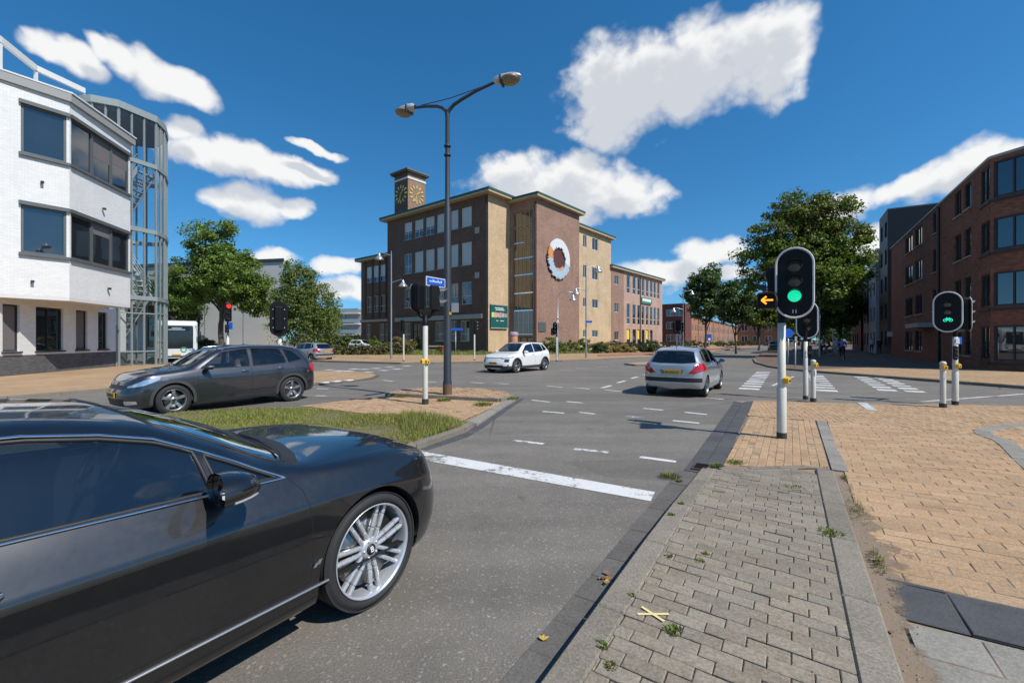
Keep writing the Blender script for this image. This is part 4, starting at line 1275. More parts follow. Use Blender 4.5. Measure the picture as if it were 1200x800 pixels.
def compact(name, pos, ang, label, paint, xf, wb, xr, zk, yk, rear, kind, wr=.325, glassr='glass_dark', belt_in=True, detail=True):
    root = empty(name, pos, ang, label, 'car', 'cars on the junction')
    lines, fx = base_lines(xf, wb, xr, zk, yk, rear)
    bm = loft(lines, xf, xr, (.58, 2.8), (.42, 3.6), lambda z: -.12 * max(0, (z - .5) / .3) - .05 * max(0, .35 - z) / .15, lambda z: (.0 if z > .62 else .0) + .10 * max(0, .38 - z) / .2, ns=80, seg=(1, 3, 4, 4, 4, 7, 6, 5))
    Z = lambda pts: [(fx(x), z * zk) for x, z in pts]
    T = lambda pts: [(fx(x), y * yk) for x, y in pts]
    Xp = lambda pts: [(y * yk, z * zk) for y, z in pts]
    dlo = [Z([(-.52, 1.0), (-1.02, 1.37), (-1.62, 1.452), (-1.62, 1.015)]), Z([(-1.70, 1.018), (-1.70, 1.455), (-2.45, 1.435), (-2.56, 1.06)]), Z([(-2.62, 1.065), (-2.52, 1.425), (-2.80, 1.36), (-3.02, 1.13)])]
    if rear == 'hatch': dlo[2] = Z([(-2.62, 1.065), (-2.53, 1.42), (-2.68, 1.38), (-2.86, 1.14)])
    rw = Xp([(-.62, 1.09), (.62, 1.09), (.50, 1.385), (-.50, 1.385)]) if rear != 'hatch' else Xp([(-.66, 1.055), (-.3, 1.03), (.3, 1.03), (.66, 1.055), (.545, 1.37), (.3, 1.40), (-.3, 1.40), (-.545, 1.37)])
    windows(bm, root, dlo, ('Z', T([(-.40, -.655), (-.28, -.4), (-.25, 0), (-.28, .4), (-.40, .655), (-1.02, .52), (-1.06, .3), (-1.08, 0), (-1.06, -.3), (-1.02, -.52)])), ('X', rw), rear_glass=glassr, tint_from=1)
    pp = [CM['gap'], CM['clad'], CM['black'], CM['chrome']]
    dr = [Z([(-.50, .34), (-.46, .6), (-.46, .85), (-.50, .985), (-1.65, 1.006), (-1.65, .34)]), Z([(-1.66, .34), (-1.66, 1.006), (-2.60, 1.05), (-2.56, .86), (-2.26, .50), (-2.20, .34)])]
    if kind == 'white_suv':
        for s in (1, -1): setmat(cut(bm, Z([(-3.4, .12), (.8, .12), (.8, .36), (-3.4, .39)]), 'Y', lambda c, n: outward(s, c, n)), 2)
    doors(bm, root, dr, paint, handle=[(fx(-1.48), .90 * zk), (fx(-2.38), .93 * zk), 'chrome' if kind == 'grey_suv' else 'body'])
    # roof rails, lamps, grilles
    for s in (1, -1):
        if kind in ('grey_suv', 'silver_van'):
            mb = MB(); mb.tube([(fx(x), s * y * yk, z * zk) for x, y, z in ((-1.05, .615, 1.425), (-1.12, .60, 1.475), (-1.7, .585, 1.522), (-2.5, .58, 1.513), (-2.85, .58, 1.46), (-2.92, .585, 1.42))], .017, 8); mb.build('roof_rail', CM['chrome'], root)
        if kind == 'white_suv':
            hl = [(.76, .74), (.30, .835), (.28, .80), (.74, .70)]
        elif kind == 'grey_suv':
            hl = [(.74, .67), (.52, .80), (.24, .865), (.26, .80), (.52, .69), (.74, .64)]
        else: hl = [(.74, .64), (.50, .80), (.20, .86), (.24, .76), (.50, .66), (.74, .60)]
        fs = cut(bm, Z(hl), 'Y', lambda c, n: c.y * s > .42 and c.x > .1)
        if fs:
            g = extract(bm, fs, .003); o = bm_obj(g, 'headlight', CM['silverlens'], root); g.free()
        if kind == 'white_suv':
            fs = cut(bm, Xp([(s * .60, .56), (s * .80, .54), (s * .82, .70), (s * .62, .69)]), 'X', lambda c, n: c.x > .25)
            g = extract(bm, fs, -.006); o = bm_obj(g, 'lamp_cluster', CM['black'], root); g.free()
            fs = cut(bm, Xp([(s * .72, .34), (s * .80, .34), (s * .80, .47)]), 'X', lambda c, n: c.x > .25)
            if fs: setmat(fs, 3)
        if kind == 'grey_suv':
            fs = cut(bm, Xp([(s * .55, .27), (s * .78, .30), (s * .78, .36), (s * .55, .36)]), 'X', lambda c, n: c.x > .25)
            g = extract(bm, fs, .004); o = bm_obj(g, 'fog_light', CM['silverlens'], root); g.free()
        # tail lights
        if rear == 'hatch':
            tl = Xp([(s * .90, 1.03), (s * .74, 1.03), (s * .47, .735), (s * .62, .715), (s * .90, .82)])
            fs = cut(bm, tl, 'X', lambda c, n: c.x < fx(-2.95) and c.y * s > .3)
        else:
            tl = Xp([(s * .92, 1.02), (s * .62, .99), (s * .60, .83), (s * .92, .80)])
            fs = cut(bm, tl, 'X', lambda c, n: c.x < fx(-3.2) and c.y * s > .3)
        if fs:
            g = extract(bm, fs, .006); o = bm_obj(g, 'tail_light', CM['red'], root); g.free()
    gr = Xp([(-.50, .60), (.50, .60), (.56, .685), (-.56, .685)]) if kind != 'white_suv' else Xp([(-.52, .735), (.52, .735), (.52, .765), (-.52, .765)])
    fs = cut(bm, gr, 'X', lambda c, n: c.x > .4 and n.x > .1)
    if fs: g = extract(bm, fs, -.008); bm_obj(g, 'grille', CM['black'], root); g.free()
    fs = cut(bm, Xp([(-.62, .25), (.62, .25), (.56, .40), (-.56, .40)]), 'X', lambda c, n: c.x > .35 and n.x > .1)
    if fs: g = extract(bm, fs, -.008); bm_obj(g, 'air_intake', CM['black'], root); g.free()
    # rear bumper band
    if rear == 'hatch':
        fs = cut(bm, Xp([(-.84, .47), (.84, .47), (.84, .60), (-.84, .60)]), 'X', lambda c, n: c.x < fx(-2.95))
        setmat(fs, 3)
        gapline(bm, Xp([(-.62, 1.02), (-.60, .66), (.60, .66), (.62, 1.02)]), 'X', lambda c, n: n.x < -.2 and c.x < fx(-3), .006)
        fs = cut(bm, Xp([(-.30, .705), (.30, .705), (.34, .835), (-.34, .835)]), 'X', lambda c, n: n.x < -.2 and c.x < fx(-3))
        if fs: g = extract(bm, fs, -.012); bm_obj(g, 'plate_recess', CM['lightgrey'], root); g.free()
    else:
        setmat(cut(bm, Xp([(-.8, .26), (.8, .26), (.8, .46), (-.8, .46)]), 'X', lambda c, n: c.x < fx(-3.1)), 2)
    gapline(bm, T([(-.2, -.74), (.25, -.72), (.62, -.66)]), 'Z', lambda c, n: n.z > .2, .006)
    gapline(bm, T([(-.2, .74), (.25, .72), (.62, .66)]), 'Z', lambda c, n: n.z > .2, .006)
    xs = [v.co.x for v in bm.verts if abs(v.co.y) < .3 and .44 < v.co.z < .60 and v.co.x > 0]; xF = max(xs) if xs else xf
    plate(root, (xF + .012, 0, .50 * zk if kind != 'grey_suv' else .47), 1)
    xs = [v.co.x for v in bm.verts if abs(v.co.y) < .3 and .70 < v.co.z < .86 and v.co.x < -2.5]; xB = min(xs) if xs else xr
    plate(root, (xB - .010, 0, .77 * zk), -1)
    arches(bm, root, (0, -wb), wr + .045, wr, .06 if kind in ('white_suv', 'grey_suv') else 0, 2, y_in=.5, yo=.80 * yk)
    for ax in (0, -wb):
        for s in (1, -1): wheel(wr, .215, wr * .70, 'five', root, (ax, s * (.895 * yk - .115), wr), s)
    finish(bm, root, paint, pp); bm.free()
    for s in (1, -1): door_mirror(root, (fx(-.62), s * (.98 * yk), 1.03 * zk), s, CM['clad'] if kind == 'silver_hatch' else paint, None, .92)
    if kind == 'white_suv' or rear == 'hatch':
        mb = MB(); mb.box((fx(-3.02 if rear != 'hatch' else -2.90), 0, 1.475 * zk if rear != 'hatch' else 1.445 * zk), (.22, 1.0, .03), bev=.012); mb.build('spoiler', paint if rear != 'hatch' else CM['black'], root) if rear != 'hatch' else mb.build('brake_light', CM['red'], root) if False else None
    if rear == 'hatch':
        mb = MB(); mb.ball((xB + .06, 0, .935 * zk), .028, 10, 6, (.35, .8, 1.1)); mb.build('tailgate_emblem', CM['chrome'], root)
        mb = MB(); mb.tube([(fx(-3.27), -.02, 1.10 * zk), (fx(-3.16), .25, 1.175 * zk)], .008, 6); mb.build('wiper', CM['black'], root)
    mb = MB(); mb.tube([(fx(-2.75), 0, 1.49 * zk), (fx(-2.86), 0, 1.60 * zk)], [.012, .004], 6); mb.build('antenna', CM['black'], root)
    if detail: cabin(root, dict(dash_x=fx(-.30), back_x=fx(-3.0), half=.80 * yk, belt=.97 * zk, drv_y=.36, seat_x=fx(-1.35), rear_x=fx(-2.2), seat_m=CM['dark_cloth']))
    return root

def place2(front, rear, half):
    """position and heading from the ground points under the near-side wheels (left side of the car seen)"""
    d = (front - rear).normalized()
    return d
PAINT = dict(grey=car_paint('dark_grey_paint', (.055, .058, .070), .85, .38), white=car_paint('white_paint', (.78, .78, .76), 0, .35), silver=car_paint('silver_paint', (.50, .52, .55), .65, .30),
             silver2=car_paint('light_silver_paint', (.55, .56, .57), .6, .32), black=car_paint('black_paint', (.012, .012, .014), .1, .3))
# dark grey crossover on the left
d = (Vector((-7.5, 9.96, 0)) - Vector((-5.92, 12.2, 0))).normalized()
left = Vector((-d.y, d.x, 0))
SUV = compact('crossover_car', Vector((-7.5, 9.96, 0)) - left * .90, math.atan2(d.y, d.x), 'dark grey crossover with silver roof rails and five-spoke wheels driving towards the camera', PAINT['grey'], .87, 2.7, -3.485, 1.0, 1.0, 'suv', 'grey_suv', .335)
d = Vector((-.60, -.80, 0)).normalized(); left = Vector((-d.y, d.x, 0))
WSUV = compact('crossover_car', G(606.5, 436.9) - left * .90, math.atan2(d.y, d.x), 'white small crossover with black wheel arches turning across the junction', PAINT['white'], .85, 2.6, -3.315, 1.01, .997, 'suv', 'white_suv', .335)
d = Vector((.55, .835, 0)).normalized(); left = Vector((-d.y, d.x, 0))
HATCH = compact('hatchback_car', G(829.0, 464.8) + left * .86 + d * 2.54, math.atan2(d.y, d.x), 'silver hatchback seen from behind with red tail lights, driving away', PAINT['silver'], .82, 2.54, -3.21, .955, .97, 'hatch', 'silver_hatch', .305)
# cars further off share these shells
def far_copy(src, pos, ang, paint_from, paint_to, label):
    mp = {}
    def go(o, par):
        c = o.copy(); C.objects.link(c); c.parent = par
        if o.type == 'MESH' and any(m == paint_from for m in o.data.materials):
            if o.data not in mp:
                mp[o.data] = o.data.copy()
                for i, m in enumerate(mp[o.data].materials):
                    if m == paint_from: mp[o.data].materials[i] = paint_to
            c.data = mp[o.data]
        for ch in o.children: go(ch, c)
        return c
    r = go(src, None)
    r.location = pos; r.rotation_euler = (0, 0, ang); r['label'] = label
    return r
d = Vector((-.86, .50, 0))
far_copy(HATCH, AT(352, 36.5), math.atan2(d.y, d.x), PAINT['silver'], PAINT['silver2'], 'pale silver hatchback stopped behind the dark crossover, rear towards us')
far_copy(WSUV, AT(433, 60, .13), math.atan2(-.5, .86), PAINT['white'], PAINT['white'], 'white car parked behind tall weeds beside the brown brick building')
far_copy(SUV, AT(908, 66), math.atan2(-.849, -.528), PAINT['grey'], PAINT['black'], 'black car parked far down the street under the trees')
# ------------------------------------------------------------------ building materials
def brick_mat(name, col, joint=(.35, .32, .28), contrast=.25, stain=.35, bw=.22, bh=.065):
    m, t, b = newmat(name)
    uv = t.node('ShaderNodeTexCoord').outputs['UV']
    c = t.coord('Object')
    n = t.node('ShaderNodeTexBrick')
    t.l.new(uv, n.inputs['Vector'])
    n.inputs['Scale'].default_value = 1; n.inputs['Brick Width'].default_value = bw; n.inputs['Row Height'].default_value = bh
    n.inputs['Mortar Size'].default_value = .006; n.inputs['Bias'].default_value = 0
    n.inputs['Color1'].default_value = (*[x * (1 - contrast) for x in col], 1); n.inputs['Color2'].default_value = (*[x * (1 + contrast) for x in col], 1)
    n.inputs['Mortar'].default_value = (*joint, 1)
    q_ = 1 if contrast > .08 else .3
    k = t.math('MULTIPLY_ADD', t.noise(c, .45, 6, .65), .7 * q_, 1 - .35 * q_)
    k = t.math('MULTIPLY', k, t.math('MULTIPLY_ADD', t.noise(c, 4, 4, .6), .4 * q_, 1 - .2 * q_))
    base = t.vmath('MULTIPLY', n.outputs['Color'], t.vmath('SCALE', (1, 1, 1), k))
    mp = t.node('ShaderNodeMapping'); mp.inputs['Scale'].default_value = (1.6, .12, 1); t.l.new(uv, mp.inputs[0])
    streak = t.smooth(t.noise(mp.outputs[0], 1.0, 5, .7), .52, .75)
    base = t.mix(t.math('MULTIPLY', streak, stain), base, tuple(x * .45 for x in col))
    t.l.new(base, b.inputs['Base Color'])
    b.inputs['Roughness'].default_value = .88; b.inputs['Specular IOR Level'].default_value = .25
    t.l.new(t.bump(t.math('SUBTRACT', 1, n.outputs['Fac']), .5, .008), b.inputs['Normal'])
    return m
def pane_mat(name, col=(.018, .022, .027), rough=.02, wav=.012):
    m, t, b = newmat(name)
    c = t.coord('Object')
    g = t.node('ShaderNodeNewGeometry')
    b.inputs['Base Color'].default_value = (*col, 1)
    t.l.new(t.vmath('SCALE', col, t.math('MULTIPLY_ADD', t.noise(c, .8, 3), 1.2, .4)), b.inputs['Base Color'])
    b.inputs['Roughness'].default_value = rough
    b.inputs['IOR'].default_value = 2.1
    t.l.new(t.bump(t.noise(c, .9, 2), .12, wav), b.inputs['Normal'])
    return m
BM = dict(
    white=brick_mat('white_brick', (.78, .765, .73), (.64, .62, .59), .05, .10, .21, .06), plinth=brick_mat('grey_brick', (.12, .12, .12), (.10, .10, .10), .18, .2),
    brown=brick_mat('brown_brick', (.168, .094, .068), (.11, .085, .07), .25, .5), purple=brick_mat('purple_brick', (.315, .185, .130), (.25, .19, .16), .2, .35), tan=brick_mat('tan_brick', (.58, .42, .255), (.42, .33, .22), .12, .3),
    pink=brick_mat('pink_brick', (.45, .29, .215), (.42, .32, .27), .12, .3), red=brick_mat('dark_red_brick', (.235, .098, .060), (.12, .08, .065), .28, .3), orange=brick_mat('orange_brick', (.38, .175, .095), (.3, .2, .14), .2, .25), darkred=brick_mat('deep_red_brick', (.14, .05, .045), (.1, .06, .05), .2, .2),
    black=mat('black_cladding', (.010, .011, .014), .55, var=.2, vscale=.6), lgrey=mat('grey_render', (.36, .36, .37), .8, var=.15, vscale=.4), concrete=mat('grey_panels', (.46, .46, .44), .85, var=.12, vscale=.35),
    frame_grey=mat('grey_frames', (.135, .145, .14), .45, .3, var=.1), frame_white=mat('white_frames', (.62, .61, .57), .5, var=.1), frame_dark=mat('dark_frames', (.025, .027, .03), .5, var=.1),
    pane=pane_mat('window_glass'), pane_clear=glass_mat('clear_glazing', (.88, .92, .92), 1.35), blind=mat('white_blind', (.55, .56, .55), .8, var=.06), screen=mat('sun_screen', (.16, .145, .14), .8, var=.08), sill=mat('stone_sill', (.38, .36, .33), .8, var=.15),
    fascia=mat('roof_edge', (.30, .30, .29), .6, var=.1), green=mat('green_roof_edge', (.035, .085, .055), .5, var=.2), soffit=mat('tan_soffit', (.46, .36, .23), .8, var=.15), flat=mat('flat_roof', (.14, .14, .14), .9, var=.2), beam=mat('white_beam', (.66, .65, .62), .7, var=.15, vscale=1),
    gold=mat('gilt', (.78, .58, .16), .35, .4, var=.05), frosted=mat('frosted_glass', (.30, .36, .38), .25, var=.2, vscale=.7), amber=pane_mat('old_glass', (.085, .062, .035), .06), maroon=mat('maroon', (.10, .03, .028), .7, var=.15), door=mat('grey_door', (.10, .11, .11), .5, var=.1))

def V2(p): return Vector((p[0], p[1], 0))
class Bld:
    """one building: an Empty that parents walls, roofs, windows"""
    def __init__(s, name, loc, label, cat='building', group=None):
        s.r = empty(name, loc, 0, label, cat, group)
        s.o = Vector(loc)
    def mb(s): return MB(s.o)
    def wall(s, a, b, z0, z1, m, holes=(), depth=.16, name='wall', u0=0.0):
        a, b = V2(a), V2(b)
        d = b - a; L = d.length; d.normalize(); n = Vector((d.y, -d.x, 0))
        mb = s.mb()
        ss = sorted({0.0, L} | {round(h[0], 4) for h in holes} | {round(h[1], 4) for h in holes})
        zs = sorted({z0, z1} | {round(h[2], 4) for h in holes} | {round(h[3], 4) for h in holes})
        P = lambda q, z, k=0.0: a + d * q + n * k + Vector((0, 0, z))
        for i in range(len(ss) - 1):
            for j in range(len(zs) - 1):
                cs, cz = (ss[i] + ss[i + 1]) / 2, (zs[j] + zs[j + 1]) / 2
                if any(h[0] < cs < h[1] and h[2] < cz < h[3] for h in holes): continue
                q0, q1, y0, y1 = ss[i], ss[i + 1], zs[j], zs[j + 1]
                mb.quad(P(q0, y0), P(q1, y0), P(q1, y1), P(q0, y1), uv=[(u0 + q0, y0), (u0 + q1, y0), (u0 + q1, y1), (u0 + q0, y1)])
        for h in holes:
            q0, q1, y0, y1 = h[:4]
            for (p, q) in (((q0, y0), (q1, y0)), ((q1, y0), (q1, y1)), ((q1, y1), (q0, y1)), ((q0, y1), (q0, y0))):
                mb.quad(P(p[0], p[1]), P(q[0], q[1]), P(q[0], q[1], -depth), P(p[0], p[1], -depth), uv=[p, q, (q[0] + .1, q[1] + .1), (p[0] + .1, p[1] + .1)])
        o = mb.build(name, m, s.r)
        return a, d, n
    def window(s, fr, q0, q1, z0, z1, frame, pane, nv=1, transom=None, depth=.11, fw=.06, blind=None, sill=None, name='window', screen=None):
        a, d, n = fr
        P = lambda q, z, k=0.0: a + d * q + n * k + Vector((0, 0, z))
        mb = s.mb(); k = -depth
        def bar(p, q, w): mb.bar(P(*p, k), P(*q, k), w, .06, up=n) if False else mb.bar(P(*p, k), P(*q, k), .06, w, up=d if abs(p[0] - q[0]) < 1e-6 else (0, 0, 1))
        h = fw / 2
        bar((q0, z0 + h), (q1, z0 + h), fw); bar((q0, z1 - h), (q1, z1 - h), fw)
        bar((q0 + h, z0 + fw), (q0 + h, z1 - fw), fw); bar((q1 - h, z0 + fw), (q1 - h, z1 - fw), fw)
        for i in range(1, nv):
            q = q0 + (q1 - q0) * i / nv
            bar((q, z0 + fw), (q, z1 - fw), fw * .8)
        if transom:
            z = z0 + (z1 - z0) * transom
            for i in range(nv):
                qa = q0 + (q1 - q0) * i / nv + fw * .5; qb = q0 + (q1 - q0) * (i + 1) / nv - fw * .5
                bar((qa, z), (qb, z), fw * .8)
        if sill: mb2 = s.mb(); mb2.bar(P(q0 - .06, z0 - .04, .03), P(q1 + .06, z0 - .04, .03), .12, .07); 
        o = mb.build(name, frame, s.r)
        m2 = s.mb(); m2.o = s.o
        m2.quad(P(q0, z0, k - .02), P(q1, z0, k - .02), P(q1, z1, k - .02), P(q0, z1, k - .02))
        m2.build('pane', pane, o)
        if sill: mb2.build('window_sill', sill, o)
        if blind:
            zb = z0 + (z1 - z0) * blind[0]; 
            m3 = s.mb(); m3.quad(P(q0 + fw, zb, k - .012), P(q1 - fw, zb, k - .012), P(q1 - fw, z1 - fw, k - .012), P(q0 + fw, z1 - fw, k - .012)); m3.build('blind', blind[1], o)
        return o
    def slab(s, poly, z0, z1, m, name='roof'):
        mb = s.mb(); mb.prism([(p[0], p[1]) for p in poly], z0, z1)
        return mb.build(name, m, s.r)
    def bar(s, p, q, w, h, m, name):
        mb = s.mb(); mb.bar(p, q, w, h); return mb.build(name, m, s.r)
    def pipe(s, p, z0, z1, r=.05, m=None):
        mb = s.mb(); mb.tube([Vector((p[0], p[1], z0)), Vector((p[0], p[1], z1))], r, 8)
        return mb.build('drainpipe', m or BM['frame_dark'], s.r)
def qpx(a, d, px):
    """distance along a wall line a + q d at which it crosses photo column px"""
    k = (px - 600) / F
    return (k * a[1] - a[0]) / (d[0] - k * d[1])

# ------------------------------------------------------------------ white office building, left
def white_office():
    A0, P1, P2 = (-25.8, 11.8), (-20.3, 20.55), (-21.3, 25.0)
    b = Bld('office_building', (-24, 20, 0), 'white brick office with jutting upper storeys, grey ribbon windows and a dark plinth')
    L1 = (V2(P1) - V2(A0)).length; L2 = (V2(P2) - V2(P1)).length
    z0, z1 = 3.6, 12.55
    rows = [(5.42, 7.5), (9.72, 11.85)]
    h1 = [(L1 - 1.53, L1 - .10, r[0], r[1]) for r in rows] + [(L1 - 6.5, L1 - 3.4, r[0], r[1]) for r in rows]
    f1 = b.wall(A0, P1, z0, z1, BM['white'], h1)
    h2 = [(.10, L2 - .12, r[0], r[1]) for r in rows]
    f2 = b.wall(P1, P2, z0, z1, BM['white'], h2, u0=L1)
    b.wall(P2, (-42, 27), z0, z1, BM['white'])
    for r in rows:
        b.window(f1, L1 - 1.53, L1 - .10, r[0], r[1], BM['frame_grey'], BM['pane'], 1, fw=.09, depth=.06)
        b.window(f1, L1 - 6.5, L1 - 3.4, r[0], r[1], BM['frame_grey'], BM['pane'], 2, fw=.09, depth=.06)
        w = (L2 - .22) / 3
        for i in range(3):
            up = r is rows[1]
            b.window(f2, .10 + i * w, .10 + (i + 1) * w, r[0], r[1], BM['frame_grey'], BM['pane'], 1 if (i, up) != (0, True) else 1, fw=.08, depth=.06, blind=(.38 + .1 * i, BM['screen']) if up and i > 0 else ((.72, BM['screen']) if i == 1 else None))
        if r:
            for (f, q0, q1) in ((f1, L1 - 1.6, L1), (f2, 0, L2 - .05)):
                a, d, n = f
                for z, hh in ((r[1] + .07, .16), (r[0] - .05, .12)):
                    mb = b.mb(); mb.bar(a + d * q0 + n * .05 + Vector((0, 0, z)), a + d * q1 + n * .05 + Vector((0, 0, z)), .14, hh); mb.build('window_trim', BM['frame_grey'], b.r)
    plan = [A0, P1, P2, (-42, 27), (-42, 11.8)]
    out = [(-25.95, 11.6), (-20.16, 20.5), (-21.13, 25.15), (-42, 27.2), (-42.2, 11.6)]
    b.slab(plan, 3.45, 3.6, mat('white_soffit', (.66, .63, .60), .8, var=.08), 'soffit')
    b.slab(out, 12.55, 12.92, BM['fascia'], 'roof_edge')
    b.slab([(p[0] * 1.0 + (.04 if p[0] > -30 else -.04), p[1] + (-.02 if p[1] < 20 else .03)) for p in out], 12.92, 12.99, BM['beam'], 'roof')
    G0, G1 = (-19.9, 10.12), (-23.6, 27.4)
    LG = (V2(G1) - V2(G0)).length
    dg = (V2(G1) - V2(G0)).normalized()
    ws = [(3, 23), (42, 74), (89, 102.5), (115, 126)]
    hs = [(qpx(G0, dg, p), qpx(G0, dg, q), 1.15, 3.22) for p, q in ws] + [(3.2, 4.6, 1.15, 3.22), (5.8, 6.8, 1.15, 3.22)]
    fg = b.wall(G0, G1, .98, 3.46, BM['white'], hs)
    b.wall(G0, G1, 0, .98, BM['plinth'], name='plinth')
    b.wall(G1, (-42, 27.4), .98, 3.46, BM['white']); b.wall(G1, (-42, 27.4), 0, .98, BM['plinth'], name='plinth')
    for i, h in enumerate(hs):
        b.window(fg, *h, BM['frame_dark'], BM['pane'], 2 if i == 1 else 1, fw=.07, depth=.12, blind=(.0, BM['screen']) if i in (0, 2) else None, sill=BM['frame_dark'])
    # white roof beam on posts
    pts = [AT(-60, 19.5, 16.2), AT(0, 21.7, 16.2), AT(42, 24, 16.2), AT(99, 26.2, 16.2)]
    for p, q in zip(pts[:-1], pts[1:]): b.bar(p, q, .16, .30, BM['beam'], 'roof_beam')
    for p in pts[1:]: b.bar(Vector((p.x, p.y, 12.9)), Vector((p.x, p.y, 16.0)), .12, .12, BM['beam'], 'post')
    for q, z in ((L1 - 3.0, 12.2), (L1 - .9, 8.6), (L1 - 1.2, 4.2)):
        a, d, n = f1; p = a + d * q + n * .05 + Vector((0, 0, z)); b.bar(p, p + n * .12, .10, .10, BM['frame_dark'], 'wall_lamp')
    for q, z in ((2.2, 8.3), (2.6, 4.3)):
        a, d, n = f2; p = a + d * q + n * .05 + Vector((0, 0, z)); b.bar(p, p + n * .12, .10, .10, BM['frame_dark'], 'wall_lamp')
white_office()

def stair_tower():
    b = Bld('stair_tower', (-24.5, 29, 0), 'glazed stair tower with green-grey frames beside the white office', 'stair tower')
    ring = [(-25.6, 26.2), (-24.4, 26.05), (-23.35, 26.6), (-22.65, 28.5), (-23.0, 29.6), (-23.9, 31.0), (-25.4, 32.0), (-27.4, 31.0), (-27.6, 28.0)]
    zf = [0.06, 4.25, 8.45, 12.6, 15.45]
    fm = mat('tower_frame', (.30, .335, .32), .45, .2, var=.1)
    n = len(ring)
    for k in range(n):
        p, q = V2(ring[k]), V2(ring[(k + 1) % n])
        L = (q - p).length; d = (q - p) / L; nn = Vector((d.y, -d.x, 0))
        m = max(1, round(L / .62))
        mb = b.mb()
        for i in range(m):
            c = p + d * (L * i / m)
            mb.bar(c + Vector((0, 0, .06)), c + Vector((0, 0, 15.5)), .07 if 0 < i < m else .11, .09)
        for z in zf[1:-1]:
            mb.bar(p + Vector((0, 0, z)) + nn * .03, q + Vector((0, 0, z)) + nn * .03, .16, .26)
        for z in ([.9 + .06, 3.3] if k in (2,) else [3.35]): mb.bar(p + Vector((0, 0, z)), q + Vector((0, 0, z)), .07, .07)
        mb.build('frame', fm, b.r)
        for j in range(4):
            g = b.mb()
            g.quad(p + Vector((0, 0, zf[j])), q + Vector((0, 0, zf[j])), q + Vector((0, 0, zf[j + 1])), p + Vector((0, 0, zf[j + 1])))
            g.build('glass_panel', BM['pane_clear'], b.r)
    c = Vector((-25, 29, 0))
    big = [tuple((V2(p) - c) * 1.05 + c)[:2] for p in ring]
    b.slab(big, 15.45, 15.85, fm, 'roof')
    b.slab([tuple((V2(p) - c) * .97 + c)[:2] for p in ring], 15.25, 15.44, mat('tower_ceiling', (.16, .145, .13), .8), 'ceiling')
    st = mat('stair_white', (.55, .56, .56), .6, var=.1)
    for j in range(3):
        za, zb = zf[j], zf[j + 1]
        mb = b.mb()
        for i in range(12):
            t = i / 12
            x = -26.4 + 2.6 * (t if j % 2 == 0 else 1 - t)
            mb.box((x, 28.6 + j * .3, za + (zb - za) * t + .2), (.30, 1.3, .05))
        s = 1 if j % 2 == 0 else -1
        for y in (27.95, 29.25):
            mb.bar((-26.4 if s > 0 else -23.8, y + j * .3, za + .15), (-23.8 if s > 0 else -26.4, y + j * .3, zb + .05), .05, .25)
            for hh in (.5, .75, 1.0): mb.bar((-26.4 if s > 0 else -23.8, y + j * .3, za + .15 + hh), (-23.8 if s > 0 else -26.4, y + j * .3, zb + .05 + hh), .03, .03)
        mb.build('stair_flight', st, b.r)
        b.slab([(-27.3, 27.5), (-26.0, 27.2), (-26.0, 31.0), (-27.3, 30.8)], zb - .15, zb, st, 'landing')
    p, q = V2(ring[1]), V2(ring[2]); d = (q - p).normalized(); nn = Vector((d.y, -d.x, 0))
    mb = b.mb()
    for a in (.1, .58, 1.08): mb.bar(p + d * a + nn * .07 + Vector((0, 0, .06)), p + d * a + nn * .07 + Vector((0, 0, 2.5)), .06, .07)
    mb.bar(p + d * .07 + nn * .07 + Vector((0, 0, 2.5)), p + d * 1.11 + nn * .07 + Vector((0, 0, 2.5)), .06, .09)
    mb.build('door', fm, b.r)
stair_tower()

